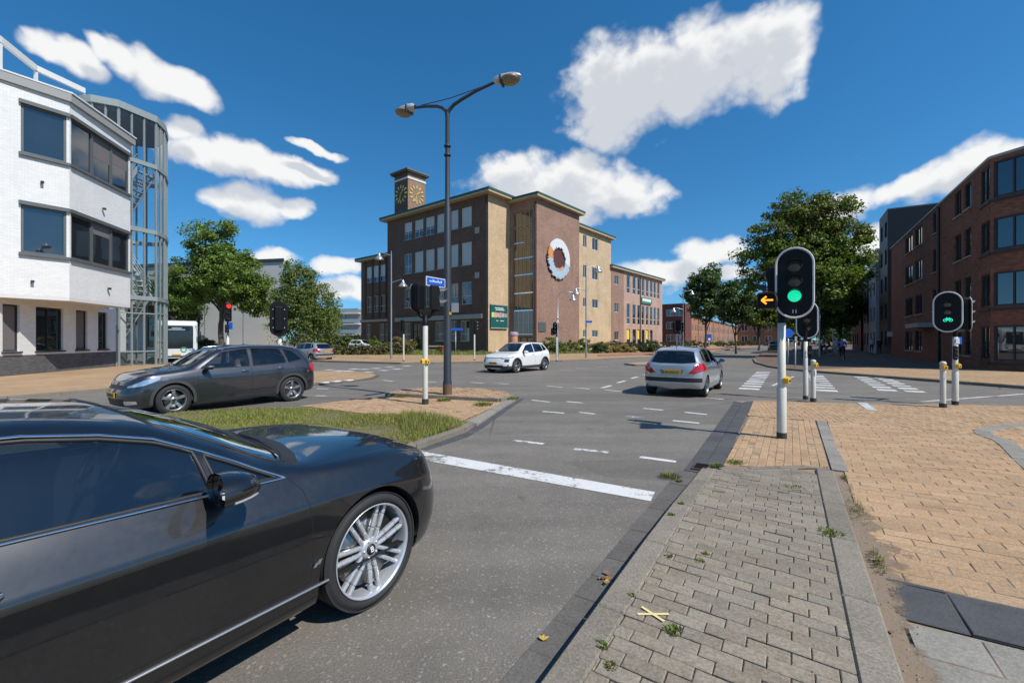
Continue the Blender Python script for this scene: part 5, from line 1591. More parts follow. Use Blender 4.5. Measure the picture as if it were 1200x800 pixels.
# ------------------------------------------------------------------ the old brick school with the clock tower
def school():
    LD = Vector((.775, -.632, 0)); RD = Vector((.632, .775, 0))     # to the right along left-facing walls / right-facing walls
    C0 = Vector((-2.77, 52, 0))
    b = Bld('school_building', C0, 'brown and tan brick school with overhanging flat roofs, tall stair window and clock tower')
    E0 = C0 - LD * 19.5
    W = lambda px: qpx(E0, LD, px)
    cols = [(473.8, 482.8), (486, 496), (499, 509), (512, 522.4), (528.4, 537), (541, 552.7)]
    rows = [(15.35, 17.7), (10.7, 13.45), (6.0, 8.65)]
    hs, st = [], []
    for r, (za, zb) in enumerate(rows):
        for c, (p, q) in enumerate(cols):
            hs.append((W(p), W(q), za, zb)); st.append((r, c))
    gr = [(472, 481), (510, 520.5), (528.5, 535), (539.5, 550)]
    for p, q in gr: hs.append((W(p), W(q), 1.5, 4.0)); st.append((3, 0))
    door = (W(483.5), W(493), .1, 3.9)
    ZT = 18.6
    f = b.wall(E0, C0, 0, ZT, BM['brown'], hs + [door], .2)
    for h, (r, c) in zip(hs, st):
        bl = (.02, BM['blind']) if (r == 0 and c >= 3) or (r == 1 and c >= 1) else ((.45, BM['blind']) if r == 0 else None)
        b.window(f, *h, BM['frame_white'], BM['pane'], 2 if r != 3 else 2, .36, fw=.075, blind=bl, sill=BM['sill'])
    b.window(f, *door, BM['frame_dark'], BM['pane'], 2, .7, fw=.1, name='door')
    a, d, n = f
    b.bar(a + d * W(464) + n * .10 + Vector((0, 0, 4.45)), a + d * W(566) + n * .10 + Vector((0, 0, 4.45)), .25, .55, BM['sill'], 'concrete_band')
    for q, z in ((W(559.5), 14.6), (W(559.5), 9.3)):
        p = a + d * q + n * .07 + Vector((0, 0, z)); mb = b.mb(); mb.bar(p - d * .32, p + d * .32, .12, .7); mb.build('vent_box', BM['sill'], b.r)
    b.pipe(tuple(C0 - LD * .25 + n * .09), 0, 18.3, .07)
    # left wing
    W0 = E0 + RD * 1.5
    W1 = W0 - LD * 9.1
    Wq = lambda px: qpx(W1, LD, px)
    h2 = [(Wq(p), Wq(q), za, zb) for za, zb in ((10.5, 13.0), (5.9, 8.4)) for p, q in ((429.6, 436.2), (437.6, 444.2), (445.4, 452), (453.8, 459))]
    h2 += [(Wq(p), Wq(q), 1.5, 4.1) for p, q in ((444, 450), (451, 457.5), (429, 434))]
    fw = b.wall(W1, W0 + LD * 1, 0, 14.0, BM['brown'], h2, .2)
    for i, h in enumerate(h2): b.window(fw, *h, BM['frame_white'], BM['pane'], 1, .36, fw=.07, blind=(.3, BM['blind']) if i < 3 else None)
    for px in (428.8, 437, 445, 453): 
        p = fw[0] + fw[1] * Wq(px) + fw[2] * .08; b.bar(Vector((p.x, p.y, 4.9)), Vector((p.x, p.y, 13.9)), .2, .2, BM['brown'], 'rib')
    b.bar(fw[0] + fw[2] * .08 + Vector((0, 0, 4.6)), fw[0] + fw[1] * 9 + fw[2] * .08 + Vector((0, 0, 4.6)), .2, .35, BM['sill'], 'concrete_band')
    b.wall(W1 + RD * 12, W1, 0, 14.0, BM['brown'])
    b.wall(E0 + RD * 14, E0, 14.3, ZT, BM['brown'])
    # right-facing fronts
    S = lambda px: qpx(C0, RD, px)
    s1 = S(597.5)
    b.wall(C0, C0 + RD * s1, 0, ZT, BM['tan'])
    Q0 = C0 + RD * s1; Q1 = Q0 + LD * 4.05; Q2 = Q1 + RD * 9.7
    # the tall stair window: bands of glass between thin white bars
    ha = (.45, 3.5, 2.3, 17.1)
    fq = b.wall(Q0, Q1, 0, ZT - .25, BM['purple'], [ha, (.45, 3.5, .1, 2.0)], .3)
    zb = [2.3, 5.2, 7.3, 9.5, 11.5, 13.4, 15.3, 17.1]
    for i in range(7):
        b.window(fq, ha[0], ha[1], zb[i] + .04, zb[i + 1] - .04, BM['soffit'] if i else BM['frame_white'], BM['frosted'] if i == 0 else BM['amber'], 5 if i else 4, .5 if i == 0 else None, depth=.22, fw=.07, name='stair_window')
    b.window(fq, .45, 3.5, .1, 2.0, BM['frame_dark'], BM['pane'], 3, fw=.1, depth=.25, name='door')
    fa = b.wall(Q1, Q2, 0, ZT - .25, BM['purple'])
    b.pipe(tuple(Q1 + LD * .0 + Vector((-.25, .1, 0)) * .4 + fq[2] * .06), 0, 17.9, .08, BM['maroon'])
    b.wall(Q2, C0 + RD * ((Q2 - C0).dot(RD)), 0, ZT - .25, BM['tan'])
    pl = fa[0] + fa[1] * qpx(Q1, RD, 635) + fa[2] * .04 + Vector((0, 0, 3.2))
    b.bar(pl - RD * .75, pl + RD * .75, .06, 1.1, BM['frame_grey'], 'wall_plaque')
    # ring relief on the round-windowed wall
    v = qpx(Q1, RD, 653.6)
    c = fa[0] + fa[1] * v + fa[2] * .12 + Vector((0, 0, 11.75))
    rnd = random.Random(5)
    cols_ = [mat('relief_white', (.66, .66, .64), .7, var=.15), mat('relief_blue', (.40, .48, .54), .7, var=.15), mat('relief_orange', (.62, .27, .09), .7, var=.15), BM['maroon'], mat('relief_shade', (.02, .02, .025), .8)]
    mb = b.mb()
    N = 96
    for i in range(N):
        t0, t1 = 2 * math.pi * i / N, 2 * math.pi * (i + 1) / N
        mid = math.degrees((t0 + t1) / 2)
        low = 170 < mid < 345
        ro = 2.48 + (rnd.uniform(-.16, .16) if low else rnd.uniform(-.02, .02)); ri = 1.42 + rnd.uniform(-.12, .12)
        mi = 2 if 148 < mid < 184 else (1 if 184 <= mid < 345 else 0)
        pts = [(ri, t0), (ro, t0), (ro, t1), (ri, t1)]
        W3 = lambda r, t, k: c + fa[1] * (r * math.cos(t) * .99) + Vector((0, 0, r * math.sin(t))) + fa[2] * k
        vs = [W3(r, t, 0) for r, t in pts] + [W3(r, t, .14) for r, t in pts]
        mb.add(vs, [(4, 5, 6, 7), (0, 1, 5, 4), (1, 2, 6, 5), (2, 3, 7, 6), (3, 0, 4, 7)], mi)
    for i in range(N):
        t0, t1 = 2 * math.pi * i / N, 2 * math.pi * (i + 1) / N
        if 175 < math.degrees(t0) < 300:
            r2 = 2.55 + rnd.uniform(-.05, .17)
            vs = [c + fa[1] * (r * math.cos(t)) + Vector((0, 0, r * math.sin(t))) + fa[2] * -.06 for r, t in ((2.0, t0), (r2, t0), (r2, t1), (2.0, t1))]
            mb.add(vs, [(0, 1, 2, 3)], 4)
    mb.add([c + fa[1] * (1.5 * math.cos(2 * math.pi * i / 40)) + Vector((0, 0, 1.5 * math.sin(2 * math.pi * i / 40))) - fa[2] * .05 for i in range(40)], [tuple(range(40))], 3)
    for i in range(10):
        t0 = R(250 + i * 7); t1 = R(250 + (i + 1) * 7)
        mb.add([c + fa[1] * (r * math.cos(t)) + Vector((0, 0, r * math.sin(t))) + fa[2] * .02 for r, t in ((1.15, t0), (1.45, t0), (1.45, t1), (1.15, t1))], [(0, 1, 2, 3)], 2)
    mb.build('ring_relief', cols_, b.r)
    # tan block further right
    sA, sB = (Q2 - C0).dot(RD), S(716)
    w2 = lambda px: S(px) - sA
    rowsT = [(280, 293.5), (314, 328), (351, 361), (387, 395)]
    h3 = []
    for px0, px1 in ((683.3, 687.5), (694, 701)):
        for y0, y1 in rowsT:
            dd = (C0 + RD * S(698)).y
            z1_, z0_ = ZH(y0, dd), ZH(y1, dd)
            h3.append((w2(px0), w2(px1), z0_, z1_))
    ft = b.wall(C0 + RD * sA, C0 + RD * sB, 0, ZT, BM['tan'], h3, .2)
    for h in h3: b.window(ft, *h, BM['frame_white'], BM['pane'], 2, fw=.09)
    b.pipe(tuple(C0 + RD * (sA + .35) + ft[2] * .1), 0, 18.2, .09, BM['maroon'])
    b.wall(C0 + RD * sB, C0 + RD * sB - LD * 10, 0, ZT, BM['tan'])
    # low pink wing
    sC = S(776)
    w3 = lambda px: S(px) - sB
    h4, kind = [], []
    for (p, q) in ((720, 725),):
        for za, zb_ in ((11.2, 12.7), (6.4, 8.0), (1.6, 3.1)): h4.append((w3(p), w3(q), za, zb_)); kind.append(0)
    for i, (p, q) in enumerate(((734.4, 738.4), (741.3, 745.2), (747, 750.3), (752, 755.2), (757, 760), (761.8, 764.7), (766, 768.8), (770.2, 773))):
        for r, (za, zb_) in enumerate(((10.1, 13.3), (4.5, 8.2), (.8, 3.6))):
            if r == 2 and i > 5: continue
            h4.append((w3(p), w3(q), za, zb_)); kind.append(1 + r)
    fp = b.wall(C0 + RD * sB, C0 + RD * sC, 0, 13.9, BM['pink'], h4, .25)
    fp2 = b.wall(C0 + RD * sB + ft[2] * .02, C0 + RD * (sB + w3(731)) + ft[2] * .02, 0, 13.9, BM['purple'], [h for h, k in zip(h4, kind) if k == 0], .05)
    yel = mat('yellow_poster', (.75, .58, .03), .6, var=.05)
    for i, (h, k) in enumerate(zip(h4, kind)):
        o = b.window(fp, *h, BM['frame_white'] if k < 3 else BM['frame_dark'], BM['pane'], 2 if k == 0 else 1, .32 if k else None, fw=.10, blind=(.35, yel) if k == 3 and (i % 2 == 1) else None)
    b.wall(C0 + RD * sC, C0 + RD * sC - LD * 12, 0, 13.9, BM['pink'])
    p = fp[0] + fp[1] * w3(750) + fp[2] * .12
    b.pipe((p.x, p.y), 0, 13.6, .07, BM['maroon'])
    # roofs with a green edge and tan soffit
    def roof(poly, z, ov):
        c_ = sum((V2(p) for p in poly), Vector()) / len(poly)
        m = len(poly); off = []
        ar = sum(poly[i][0] * poly[(i + 1) % m][1] - poly[(i + 1) % m][0] * poly[i][1] for i in range(m))
        for i in range(m):
            p0, p1, p2 = V2(poly[i - 1]), V2(poly[i]), V2(poly[(i + 1) % m])
            d1, d2 = (p1 - p0).normalized(), (p2 - p1).normalized()
            sg = 1 if ar > 0 else -1
            n1 = Vector((d1.y, -d1.x, 0)) * sg; n2 = Vector((d2.y, -d2.x, 0)) * sg
            k = (n1 + n2); k = k / max(.3, k.length_squared) * 2
            off.append(p1 + k * ov)
        b.slab([tuple(q)[:2] for q in off], z, z + .22, BM['soffit'], 'soffit')
        o2 = [(q - c_) * 1.004 + c_ for q in off]
        b.slab([tuple(q)[:2] for q in o2], z + .22, z + .50, BM['green'], 'roof')
    bk = RD * 14
    roof([tuple(x)[:2] for x in (E0, C0, Q0, C0 + RD * (s1 + 3) - LD * 14, E0 + bk)], ZT, .8)
    roof([tuple(x)[:2] for x in (Q0 - LD * 1, Q1, Q2, Q2 - LD * 6, Q0 - LD * 6)], ZT - .27, .6)
    roof([tuple(x)[:2] for x in (C0 + RD * sA, C0 + RD * sB, C0 + RD * sB - LD * 12, C0 + RD * sA - LD * 12)], ZT + .02, .6)
    roof([tuple(x)[:2] for x in (C0 + RD * (sB + .1), C0 + RD * sC, C0 + RD * sC - LD * 12, C0 + RD * sB - LD * 12)], 13.9, .5)
    roof([tuple(x)[:2] for x in (W1, W0 + LD * .5, W0 + RD * 12, W1 + RD * 12)], 14.0, .7)
    # clock tower
    K = AT(478, 62.5); tw, td = 3.05, 3.1
    mb = b.mb()
    a0, a1, a2, a3 = K - LD * tw, K, K + RD * td, K + RD * td - LD * tw
    for p, q, mi in ((a0, a1, 0), (a1, a2, 1), (a2, a3, 0), (a3, a0, 0)):
        L = (q - p).length
        mb.quad(p + Vector((0, 0, 17)), q + Vector((0, 0, 17)), q + Vector((0, 0, 25.1)), p + Vector((0, 0, 25.1)), mi, [(0, 17), (L, 17), (L, 25.1), (0, 25.1)])
    tower = mb.build('clock_tower', [BM['brown'], BM['purple']], b.r)
    cc = (a0 + a2) / 2
    def sq(k): return [tuple(cc + (p - cc) * k)[:2] for p in (a0, a1, a2, a3)]
    for z0, z1, k, m, nm in ((24.2, 24.45, 1.05, BM['beam'], 'tower_band'), (25.1, 25.27, 1.24, BM['brown'], 'tower_soffit'), (25.27, 25.5, 1.30, BM['flat'], 'tower_roof')):
        mb = b.mb(); mb.prism(sq(k), z0, z1); mb.build(nm, m, tower)
    for p, d_, nn in ((a0, LD, Vector((-.632, -.775, 0))), (a1, RD, Vector((.775, -.632, 0)))):
        c = p + d_ * (tw / 2) + nn * .04 + Vector((0, 0, 22.25))
        mb = b.mb()
        for h in range(12):
            t = math.pi / 2 - 2 * math.pi * h / 12
            r0, r1 = .82, 1.30
            q0 = c + d_ * (r0 * math.cos(t)) + Vector((0, 0, r0 * math.sin(t))); q1 = c + d_ * (r1 * math.cos(t)) + Vector((0, 0, r1 * math.sin(t)))
            mb.bar(q0, q1, .06, .22, up=nn.cross(q1 - q0))
        for ang, L, w in ((1 + 33 / 60, .68, .15), (33 / 5, 1.12, .12)):
            t = math.pi / 2 - 2 * math.pi * ang / 12
            dr = d_ * math.cos(t) + Vector((0, 0, math.sin(t)))
            mb.bar(c - dr * .2 + nn * .06, c + dr * L + nn * .06, .04, w, up=nn.cross(dr))
        mb.build('clock_face', BM['gold'], tower)
    return b, C0, RD, LD, S, ft, fp, s1, w3
SCH = school()

# hoarding and sign fixed to the school (they can be taken down)
def hoarding():
    b, C0, RD, LD, S, ft, fp, s1, w3 = SCH
    n = Vector((RD.y, -RD.x, 0))
    p = C0 + RD * .25 + n * .14; q = C0 + RD * 3.35 + n * .14
    z0, z1 = 3.1, 5.75
    r = empty('billboard', p, 0, 'dark green billboard with white lettering and a row of photos on the tan brick wall', 'billboard')
    mb = MB(p); mb.bar(p + Vector((0, 0, (z0 + z1) / 2)), q + Vector((0, 0, (z0 + z1) / 2)), .08, z1 - z0)
    mb.build('board', mat('board_green', (.012, .10, .088), .5, var=.1), r)
    wh = mat('board_white', (.72, .73, .70), .6, var=.1)
    mb = MB(p)
    L = (q - p).length
    P = lambda s, z: p + RD * s + n * .05 + Vector((0, 0, z))
    rnd = random.Random(8)
    for z, s0, s1_, h in ((5.42, .75, 2.3, .15), (5.22, .85, 2.45, .15), (3.92, .95, 1.35, .11), (3.92, 1.65, 2.35, .11)):
        s = s0
        while s < s1_:                                      # words too small to read: strokes at lettering height
            w = rnd.uniform(.07, .13); mb.bar(P(s, z), P(min(s + w, s1_), z), .01, h * rnd.uniform(.7, 1.0)); s += w + .03
    mb.build('lettering', wh, r)
    for s, w, h in ((.15, .45, .55), (.62, .42, .62), (1.05, .4, .5), (1.48, .42, .6), (1.95, .4, .5), (2.4, .6, .45)):
        mb = MB(p); mb.bar(P(s, 4.6), P(s + w, 4.6), .014, h)
        mb.build('photo_print', mat('photo_print', (.45 + rnd.uniform(-.2, .25), .44 + rnd.uniform(-.2, .2), .42 + rnd.uniform(-.2, .2)), .6, var=.5, vscale=4), r)
    mb = MB(p)
    for z in (z0 - .05, z1 + .05): mb.bar(p + Vector((0, 0, z)), q + Vector((0, 0, z)), .14, .1)
    mb.build('frame', BM['sill'], r)
    p = fp[0] + fp[1] * w3(750.4) + fp[2] * .2; q = fp[0] + fp[1] * w3(762.5) + fp[2] * .2
    r = empty('wall_sign', p, 0, 'green and white banner sign between the upper windows of the pink brick wing', 'sign')
    z = ZH(352.5, 87)
    mb = MB(p); mb.bar(p + Vector((0, 0, z)), q + Vector((0, 0, z)), .1, 1.1); mb.build('board', mat('banner_green', (.05, .22, .15), .5, var=.1), r)
    mb = MB(p); mb.bar(p + fp[2] * .06 + fp[1] * .4 + Vector((0, 0, z + .12)), q + fp[2] * .06 - fp[1] * .5 + Vector((0, 0, z + .12)), .03, .5); mb.build('lettering', mat('sign_white', (.75, .75, .73), .6), r)
hoarding()

# ------------------------------------------------------------------ brick apartments and neighbours, right
def apartments():
    D = Vector((.53, .848, 0)); B0 = Vector((25.7, 24.6, 0))
    b = Bld('apartment_building', B0, 'dark red brick apartment building with a glazed corner bay')
    far = B0 + D * 26
    cols = [(1061, 1069.3), (1072.3, 1080.5), (1093, 1097), (1118.8, 1126.4), (1130.2, 1138)]
    rows = [(9.35, 10.85), (6.55, 8.2), (3.75, 5.35), (.75, 2.45)]
    Wd = -D
    hs = []
    for i, (p, q) in enumerate(cols):
        for r, (za, zb) in enumerate(rows):
            if r == 3 and i == 2: continue
            hs.append((qpx(far, Wd, p), qpx(far, Wd, q), za, zb))
    dr = (qpx(far, Wd, 1098.5), qpx(far, Wd, 1103), .12, 2.4)
    f = b.wall(far, B0, 0, 11.0, BM['red'], hs + [dr], .16)
    for h in hs: b.window(f, *h, BM['frame_dark'], BM['pane'], 2 if h[1] - h[0] > 1.2 else 1, fw=.08, sill=BM['sill'])
    b.window(f, *dr, BM['frame_dark'], BM['pane'], 2, .8, fw=.1, name='door')
    pts = [B0, Vector((24.9, 23.3, 0)), Vector((25.35, 21.6, 0)), Vector((27.2, 20.1, 0)), Vector((33, 17.2, 0)), Vector((42, 12.5, 0))]
    for k, (p, q) in enumerate(zip(pts[:-1], pts[1:])):
        L = (q - p).length
        hb = [(.12, L - .12, za, zb) for za, zb in ((9.0, 10.85), (6.3, 7.95), (3.4, 5.15), (.6, 2.4))] if k < 4 else []
        fb = b.wall(p, q, 0, 11.0, BM['red'], hb, .12)
        for h in hb: b.window(fb, *h, BM['frame_dark'], BM['pane'], max(1, round(L / .95)), fw=.09, depth=.07, blind=(.0, BM['blind']) if h[2] < 1 and k == 2 else None)
        if k < 4:
            for z in (8.86, 6.16, 3.26, .46): b.bar(p + Vector((0, 0, z)) + fb[2] * .03, q + Vector((0, 0, z)) + fb[2] * .03, .1, .12, BM['frame_dark'], 'bay_sill')
    back = Vector((14, 4, 0))
    plan = [far] + pts + [Vector((60, 30, 0))]
    b.slab([tuple(p)[:2] for p in plan], 11.0, 11.08, BM['flat'], 'roof')
    for p, q in zip([far] + pts[:-1], pts): b.bar(p + Vector((0, 0, 11.13)), q + Vector((0, 0, 11.13)), .2, .12, BM['sill'], 'coping')
    p = f[0] + f[1] * qpx(far, Wd, 1101.5) + f[2] * .08
    b.pipe((p.x, p.y), 0, 10.9, .07)
    p = f[0] + f[1] * qpx(far, Wd, 1080) + f[2] * .5 + Vector((0, 0, 2.75)); q = f[0] + f[1] * qpx(far, Wd, 1096) + f[2] * .5 + Vector((0, 0, 2.75))
    b.bar(p, q, 1.0, .32, BM['lgrey'], 'canopy')
    # neighbours down the street
    def block(name, q0, q1, out, z, m, label, wins, depth=11.0, px_front=None):
        n = f[2]
        p0 = B0 + D * q1 + n * out; p1 = B0 + D * q0 + n * out; p2 = p1 - n * depth; p3 = p0 - n * depth
        bb = Bld(name, p1, label)
        L = (p1 - p0).length
        hh = []
        for (s0, s1, za, zb) in wins:
            if s1 < L - .2: hh.append((s0, s1, za, zb))
        ff = bb.wall(p0, p1, 0, z, m, hh)
        for h in hh: bb.window(ff, *h, BM['frame_dark'], BM['pane'], 1, fw=.08)
        fe = bb.wall(p1, p2, 0, z, m, [(3.2, 5.2, z - 2.4, z - 1.0)], .12)
        bb.window(fe, 3.2, 5.2, z - 2.4, z - 1.0, BM['frame_dark'], BM['pane'], 2, fw=.08)
        bb.wall(p3, p0, 0, z, m)
        bb.slab([tuple(p)[:2] for p in (p0, p1, p2, p3)], z, z + .12, BM['flat'], 'roof')
        return bb
    W4 = lambda n_, z: [(1 + i * 2.6, 2.2 + i * 2.6, k * 2.9 + 1.0, k * 2.9 + 2.6) for i in range(n_) for k in range(int(z / 2.9))]
    bk = block('black_building', 26.3, 31.5, .25, 15.3, BM['black'], 'tall black-clad building rising behind the red brick apartments', W4(2, 15), 13)
    p = AT(1043, 46.3, 2.25); q = AT(1054, 46.3, 2.25); bk.bar(p, q, .8, .5, BM['lgrey'], 'canopy')
    block('grey_building', 31.8, 37.2, .55, 11.9, BM['lgrey'], 'narrow pale grey building beyond the black one', W4(2, 11), 9)
    block('slate_building', 37.5, 45, .25, 10.6, BM['black'], 'low dark slate building beyond the pale grey one', W4(2, 10), 9)
    block('brick_building', 45.3, 56, .5, 9.8, BM['darkred'], 'last brown brick building at the end of the shaded street', W4(3, 9), 9)
apartments()

def far_buildings():
    D = Vector((.528, .849, 0)); Lf = Vector((-.775, .632, 0))
    K = Vector((46, 119, 0))
    b = Bld('brick_block', K, 'dark red brick block beyond the pink school wing')
    A = K + Lf * 14
    hs = [(q, q + 2.2, z, z + 1.9) for z in (1.2, 4.6, 8.0) for q in (8.9, 11.3)]
    f = b.wall(A, K, 0, 11.2, BM['darkred'], hs)
    for h in hs: b.window(f, *h, BM['frame_white'], BM['pane'], 2, fw=.1)
    b.wall(K, K + D * 9, 0, 11.2, BM['darkred'])
    b.slab([tuple(p)[:2] for p in (A, K, K + D * 9, A + D * 9)], 11.2, 11.4, BM['flat'], 'roof')
    K2 = K + D * 9.2 - Vector((.849, -.528, 0)) * 1.0
    c = Bld('terraced_houses', K2, 'long sunlit orange brick terrace behind the street trees')
    L = 150
    hs, ds = [], []
    for i in range(18):
        q = 3 + i * 8
        hs += [(q, q + 1.9, 4.2, 6.2), (q + 3.4, q + 5.3, 4.2, 6.2), (q, q + 2.2, .9, 3.0)]
        ds.append((q + 3.8, q + 4.9, .1, 2.6))
    hs = hs[:48]; ds = ds[:16]
    f = c.wall(K2, K2 + D * L, 0, 8.6, BM['orange'], hs + ds)
    for h in hs: c.window(f, *h, BM['frame_white'], BM['pane'], 2, fw=.12)
    for h in ds: c.window(f, *h, BM['frame_white'], BM['door'], 1, .8, fw=.14, name='door')
    c.wall(K2 - Vector((.849, -.528, 0)) * 9, K2, 0, 8.6, BM['orange'])
    for i in range(9):
        p = f[0] + f[1] * (1 + i * 16) + f[2] * .12; c.bar(Vector((p.x, p.y, 0)), Vector((p.x, p.y, 8.6)), .5, .3, BM['pink'], 'pilaster')
    c.slab([tuple(p)[:2] for p in (K2 + f[2] * .4, K2 + D * L + f[2] * .4, K2 + D * L - f[2] * 9, K2 - f[2] * 9)], 8.6, 8.9, BM['flat'], 'roof')
    t_ = Bld('terraced_houses', AT(880, 128), 'short sunlit orange brick row closing the view under the street trees')
    A, B = AT(864, 132), AT(921, 124); d = (B - A).normalized(); L2 = (B - A).length
    hs = [(q, q + 1.8, z, z + 1.9) for z in (.9, 4.2) for q in (1.0 + i * 3.1 for i in range(4))]
    f = t_.wall(A, B, 0, 8.2, BM['orange'], hs)
    for h in hs: t_.window(f, *h, BM['frame_white'], BM['pane'], 2, fw=.12)
    t_.wall(B, B + Vector((5, 9, 0)), 0, 8.2, BM['orange'])
    t_.slab([tuple(p)[:2] for p in (A, B, B + Vector((5, 9, 0)), A + Vector((5, 9, 0)))], 8.2, 8.5, BM['flat'], 'roof')
    # grey hall on the left behind the trees
    h = Bld('sports_hall', (-40, 56, 0), 'plain pale grey hall with dark window slots behind the left trees')
    A, B = AT(150, 62), AT(332, 57)
    h.wall(A, B, 0, 11.6, BM['concrete']); h.wall(B, B + Vector((-13, 20, 0)), 0, 11.6, BM['concrete'])
    h.slab([tuple(p)[:2] for p in (A + Vector((0, -.2, 0)), B + Vector((.2, -.2, 0)), B + Vector((-13, 20, 0)), A + Vector((-8, 22, 0)))], 11.6, 12.0, mat('hall_roof', (.05, .055, .065), .5, .3), 'roof')
    A2, B2 = AT(140, 54), AT(309, 52)
    d = (B2 - A2).normalized()
    sl = [(qpx(A2, d, p), qpx(A2, d, q), .8, 6.4) for p, q in ((208, 220), (229.5, 234.5), (170, 180))]
    f = h.wall(A2, B2, 0, 7.0, BM['concrete'], sl, .3)
    for s_ in sl: h.window(f, *s_, BM['frame_dark'], BM['pane'], 1, .5, fw=.1, depth=.25)
    h.wall(B2, B2 + Vector((-4, 6, 0)), 0, 7.0, BM['concrete'])
    h.slab([tuple(p)[:2] for p in (A2, B2, B2 + Vector((-4, 6, 0)), A2 + Vector((0, 8, 0)))], 7.0, 7.15, BM['flat'], 'roof')
    for px in (195, 240, 262, 285): 
        p = A2 + d * qpx(A2, d, px) + f[2] * .01; h.bar(Vector((p.x, p.y, .05)), Vector((p.x, p.y, 6.95)), .04, .03, BM['frame_grey'], 'panel_joint')
    # distant flats
    e = Bld('block_of_flats', AT(408, 120), 'small distant block of flats with white balconies left of the school')
    A, B = AT(372, 122), AT(423, 118)
    d = (B - A).normalized(); L = (B - A).length
    hs = [(q, q + 2.2, z, z + 1.9) for z in (.8, 3.6, 6.4) for q in (1.0, 4.2, 7.4)]
    f = e.wall(A, B, 0, 9.6, BM['lgrey'], hs)
    for h_ in hs: e.window(f, *h_, BM['frame_white'], BM['pane'], 2, fw=.12)
    for z in (3.1, 5.9, 8.7):
        e.bar(A + f[2] * .6 + Vector((0, 0, z - .1)), B + f[2] * .6 + Vector((0, 0, z - .1)), 1.2, .25, BM['beam'], 'balcony')
        e.bar(A + f[2] * 1.15 + Vector((0, 0, z + .75)), B + f[2] * 1.15 + Vector((0, 0, z + .75)), .06, .9, BM['frosted'], 'railing')
    e.wall(B, B + Vector((3, 10, 0)), 0, 9.6, BM['lgrey'])
    e.slab([tuple(p)[:2] for p in (A, B, B + Vector((3, 10, 0)), A + Vector((0, 10, 0)))], 9.6, 9.9, BM['beam'], 'roof')
far_buildings()
# ------------------------------------------------------------------ trees, hedges, grass and weeds
def leaf_mat(name, col, hue=.25, trans=.3):
    m = bpy.data.materials.new(name); m.use_nodes = True
    t = NT(m.node_tree); m.node_tree.nodes.clear()
    out = t.node('ShaderNodeOutputMaterial')
    g = t.node('ShaderNodeNewGeometry'); rnd = g.outputs['Random Per Island']
    c = t.coord('Object')
    big = t.noise(c, .55, 3, .6)
    k = t.math('MULTIPLY', t.math('MULTIPLY_ADD', rnd, .9, .55), t.math('MULTIPLY_ADD', big, .9, .55))
    c2 = tuple(x * y for x, y in zip(col, (1.45, 1.15, .8)))
    c3 = tuple(x * y for x, y in zip(col, (.75, .9, 1.0)))
    f = t.math('FRACT', t.math('MULTIPLY', rnd, 13.7))
    base = t.mix(t.math('MULTIPLY', f, hue * 2), col, c2)
    base = t.mix(t.smooth(big, .5, .7), base, c3)
    base = t.vmath('SCALE', base, k)
    pr = t.node('ShaderNodeBsdfPrincipled'); t.l.new(base, pr.inputs['Base Color']); pr.inputs['Roughness'].default_value = .5; pr.inputs['Specular IOR Level'].default_value = .35
    tr = t.node('ShaderNodeBsdfTranslucent'); t.l.new(t.vmath('MULTIPLY', base, (1.3, 1.5, .7)), tr.inputs[0])
    mx = t.node('ShaderNodeMixShader'); mx.inputs[0].default_value = trans
    t.l.new(pr.outputs[0], mx.inputs[1]); t.l.new(tr.outputs[0], mx.inputs[2]); t.l.new(mx.outputs[0], out.inputs[0])
    return m
LM = dict(maple=leaf_mat('maple_leaves', (.125, .185, .036), .45), plane=leaf_mat('plane_leaves', (.135, .205, .038), .3), birch=leaf_mat('birch_leaves', (.145, .20, .055), .3), dark=leaf_mat('dark_leaves', (.078, .13, .042), .25), lime=leaf_mat('lime_leaves', (.10, .135, .022), .3),
          hedge=leaf_mat('hedge_leaves', (.050, .075, .025), .3), dry=leaf_mat('dry_weeds', (.19, .150, .085), .4, .2), weed=leaf_mat('weed_leaves', (.13, .18, .045), .4), grass=leaf_mat('grass_blades', (.20, .27, .058), .45), straw=leaf_mat('straw', (.30, .245, .12), .3), rust=leaf_mat('reddish_leaves', (.11, .085, .030), .4))
BARK = mat('bark', (.095, .075, .058), .95, var=.4, vscale=6, bump=.7, bscale=25, bdist=.02)
BIRCH = mat('pale_bark', (.42, .40, .36), .85, var=.5, vscale=5, bump=.3, bscale=30)

def leaves_mesh(name, P, Nn, size, rng, aspect=.62, up=None):
    """one four-cornered leaf per point, folded along its rib"""
    n = len(P)
    a = rng.normal(size=(n, 3)); a -= (a * Nn).sum(1)[:, None] * Nn
    a /= np.linalg.norm(a, axis=1)[:, None] + 1e-9
    b = np.cross(Nn, a)
    s = size * rng.uniform(.6, 1.35, n)[:, None]
    v = np.empty((n, 4, 3))
    v[:, 0] = P - a * s * .5; v[:, 1] = P + b * s * aspect * .5 + Nn * s * .10; v[:, 2] = P + a * s * .5; v[:, 3] = P - b * s * aspect * .5 + Nn * s * .10
    me = bpy.data.meshes.new(name)
    me.vertices.add(n * 4); me.vertices.foreach_set('co', v.reshape(-1))
    me.loops.add(n * 4); me.loops.foreach_set('vertex_index', np.arange(n * 4, dtype=np.int32))
    me.polygons.add(n); me.polygons.foreach_set('loop_start', np.arange(0, n * 4, 4, dtype=np.int32))
    me.update(calc_edges=True)
    return me
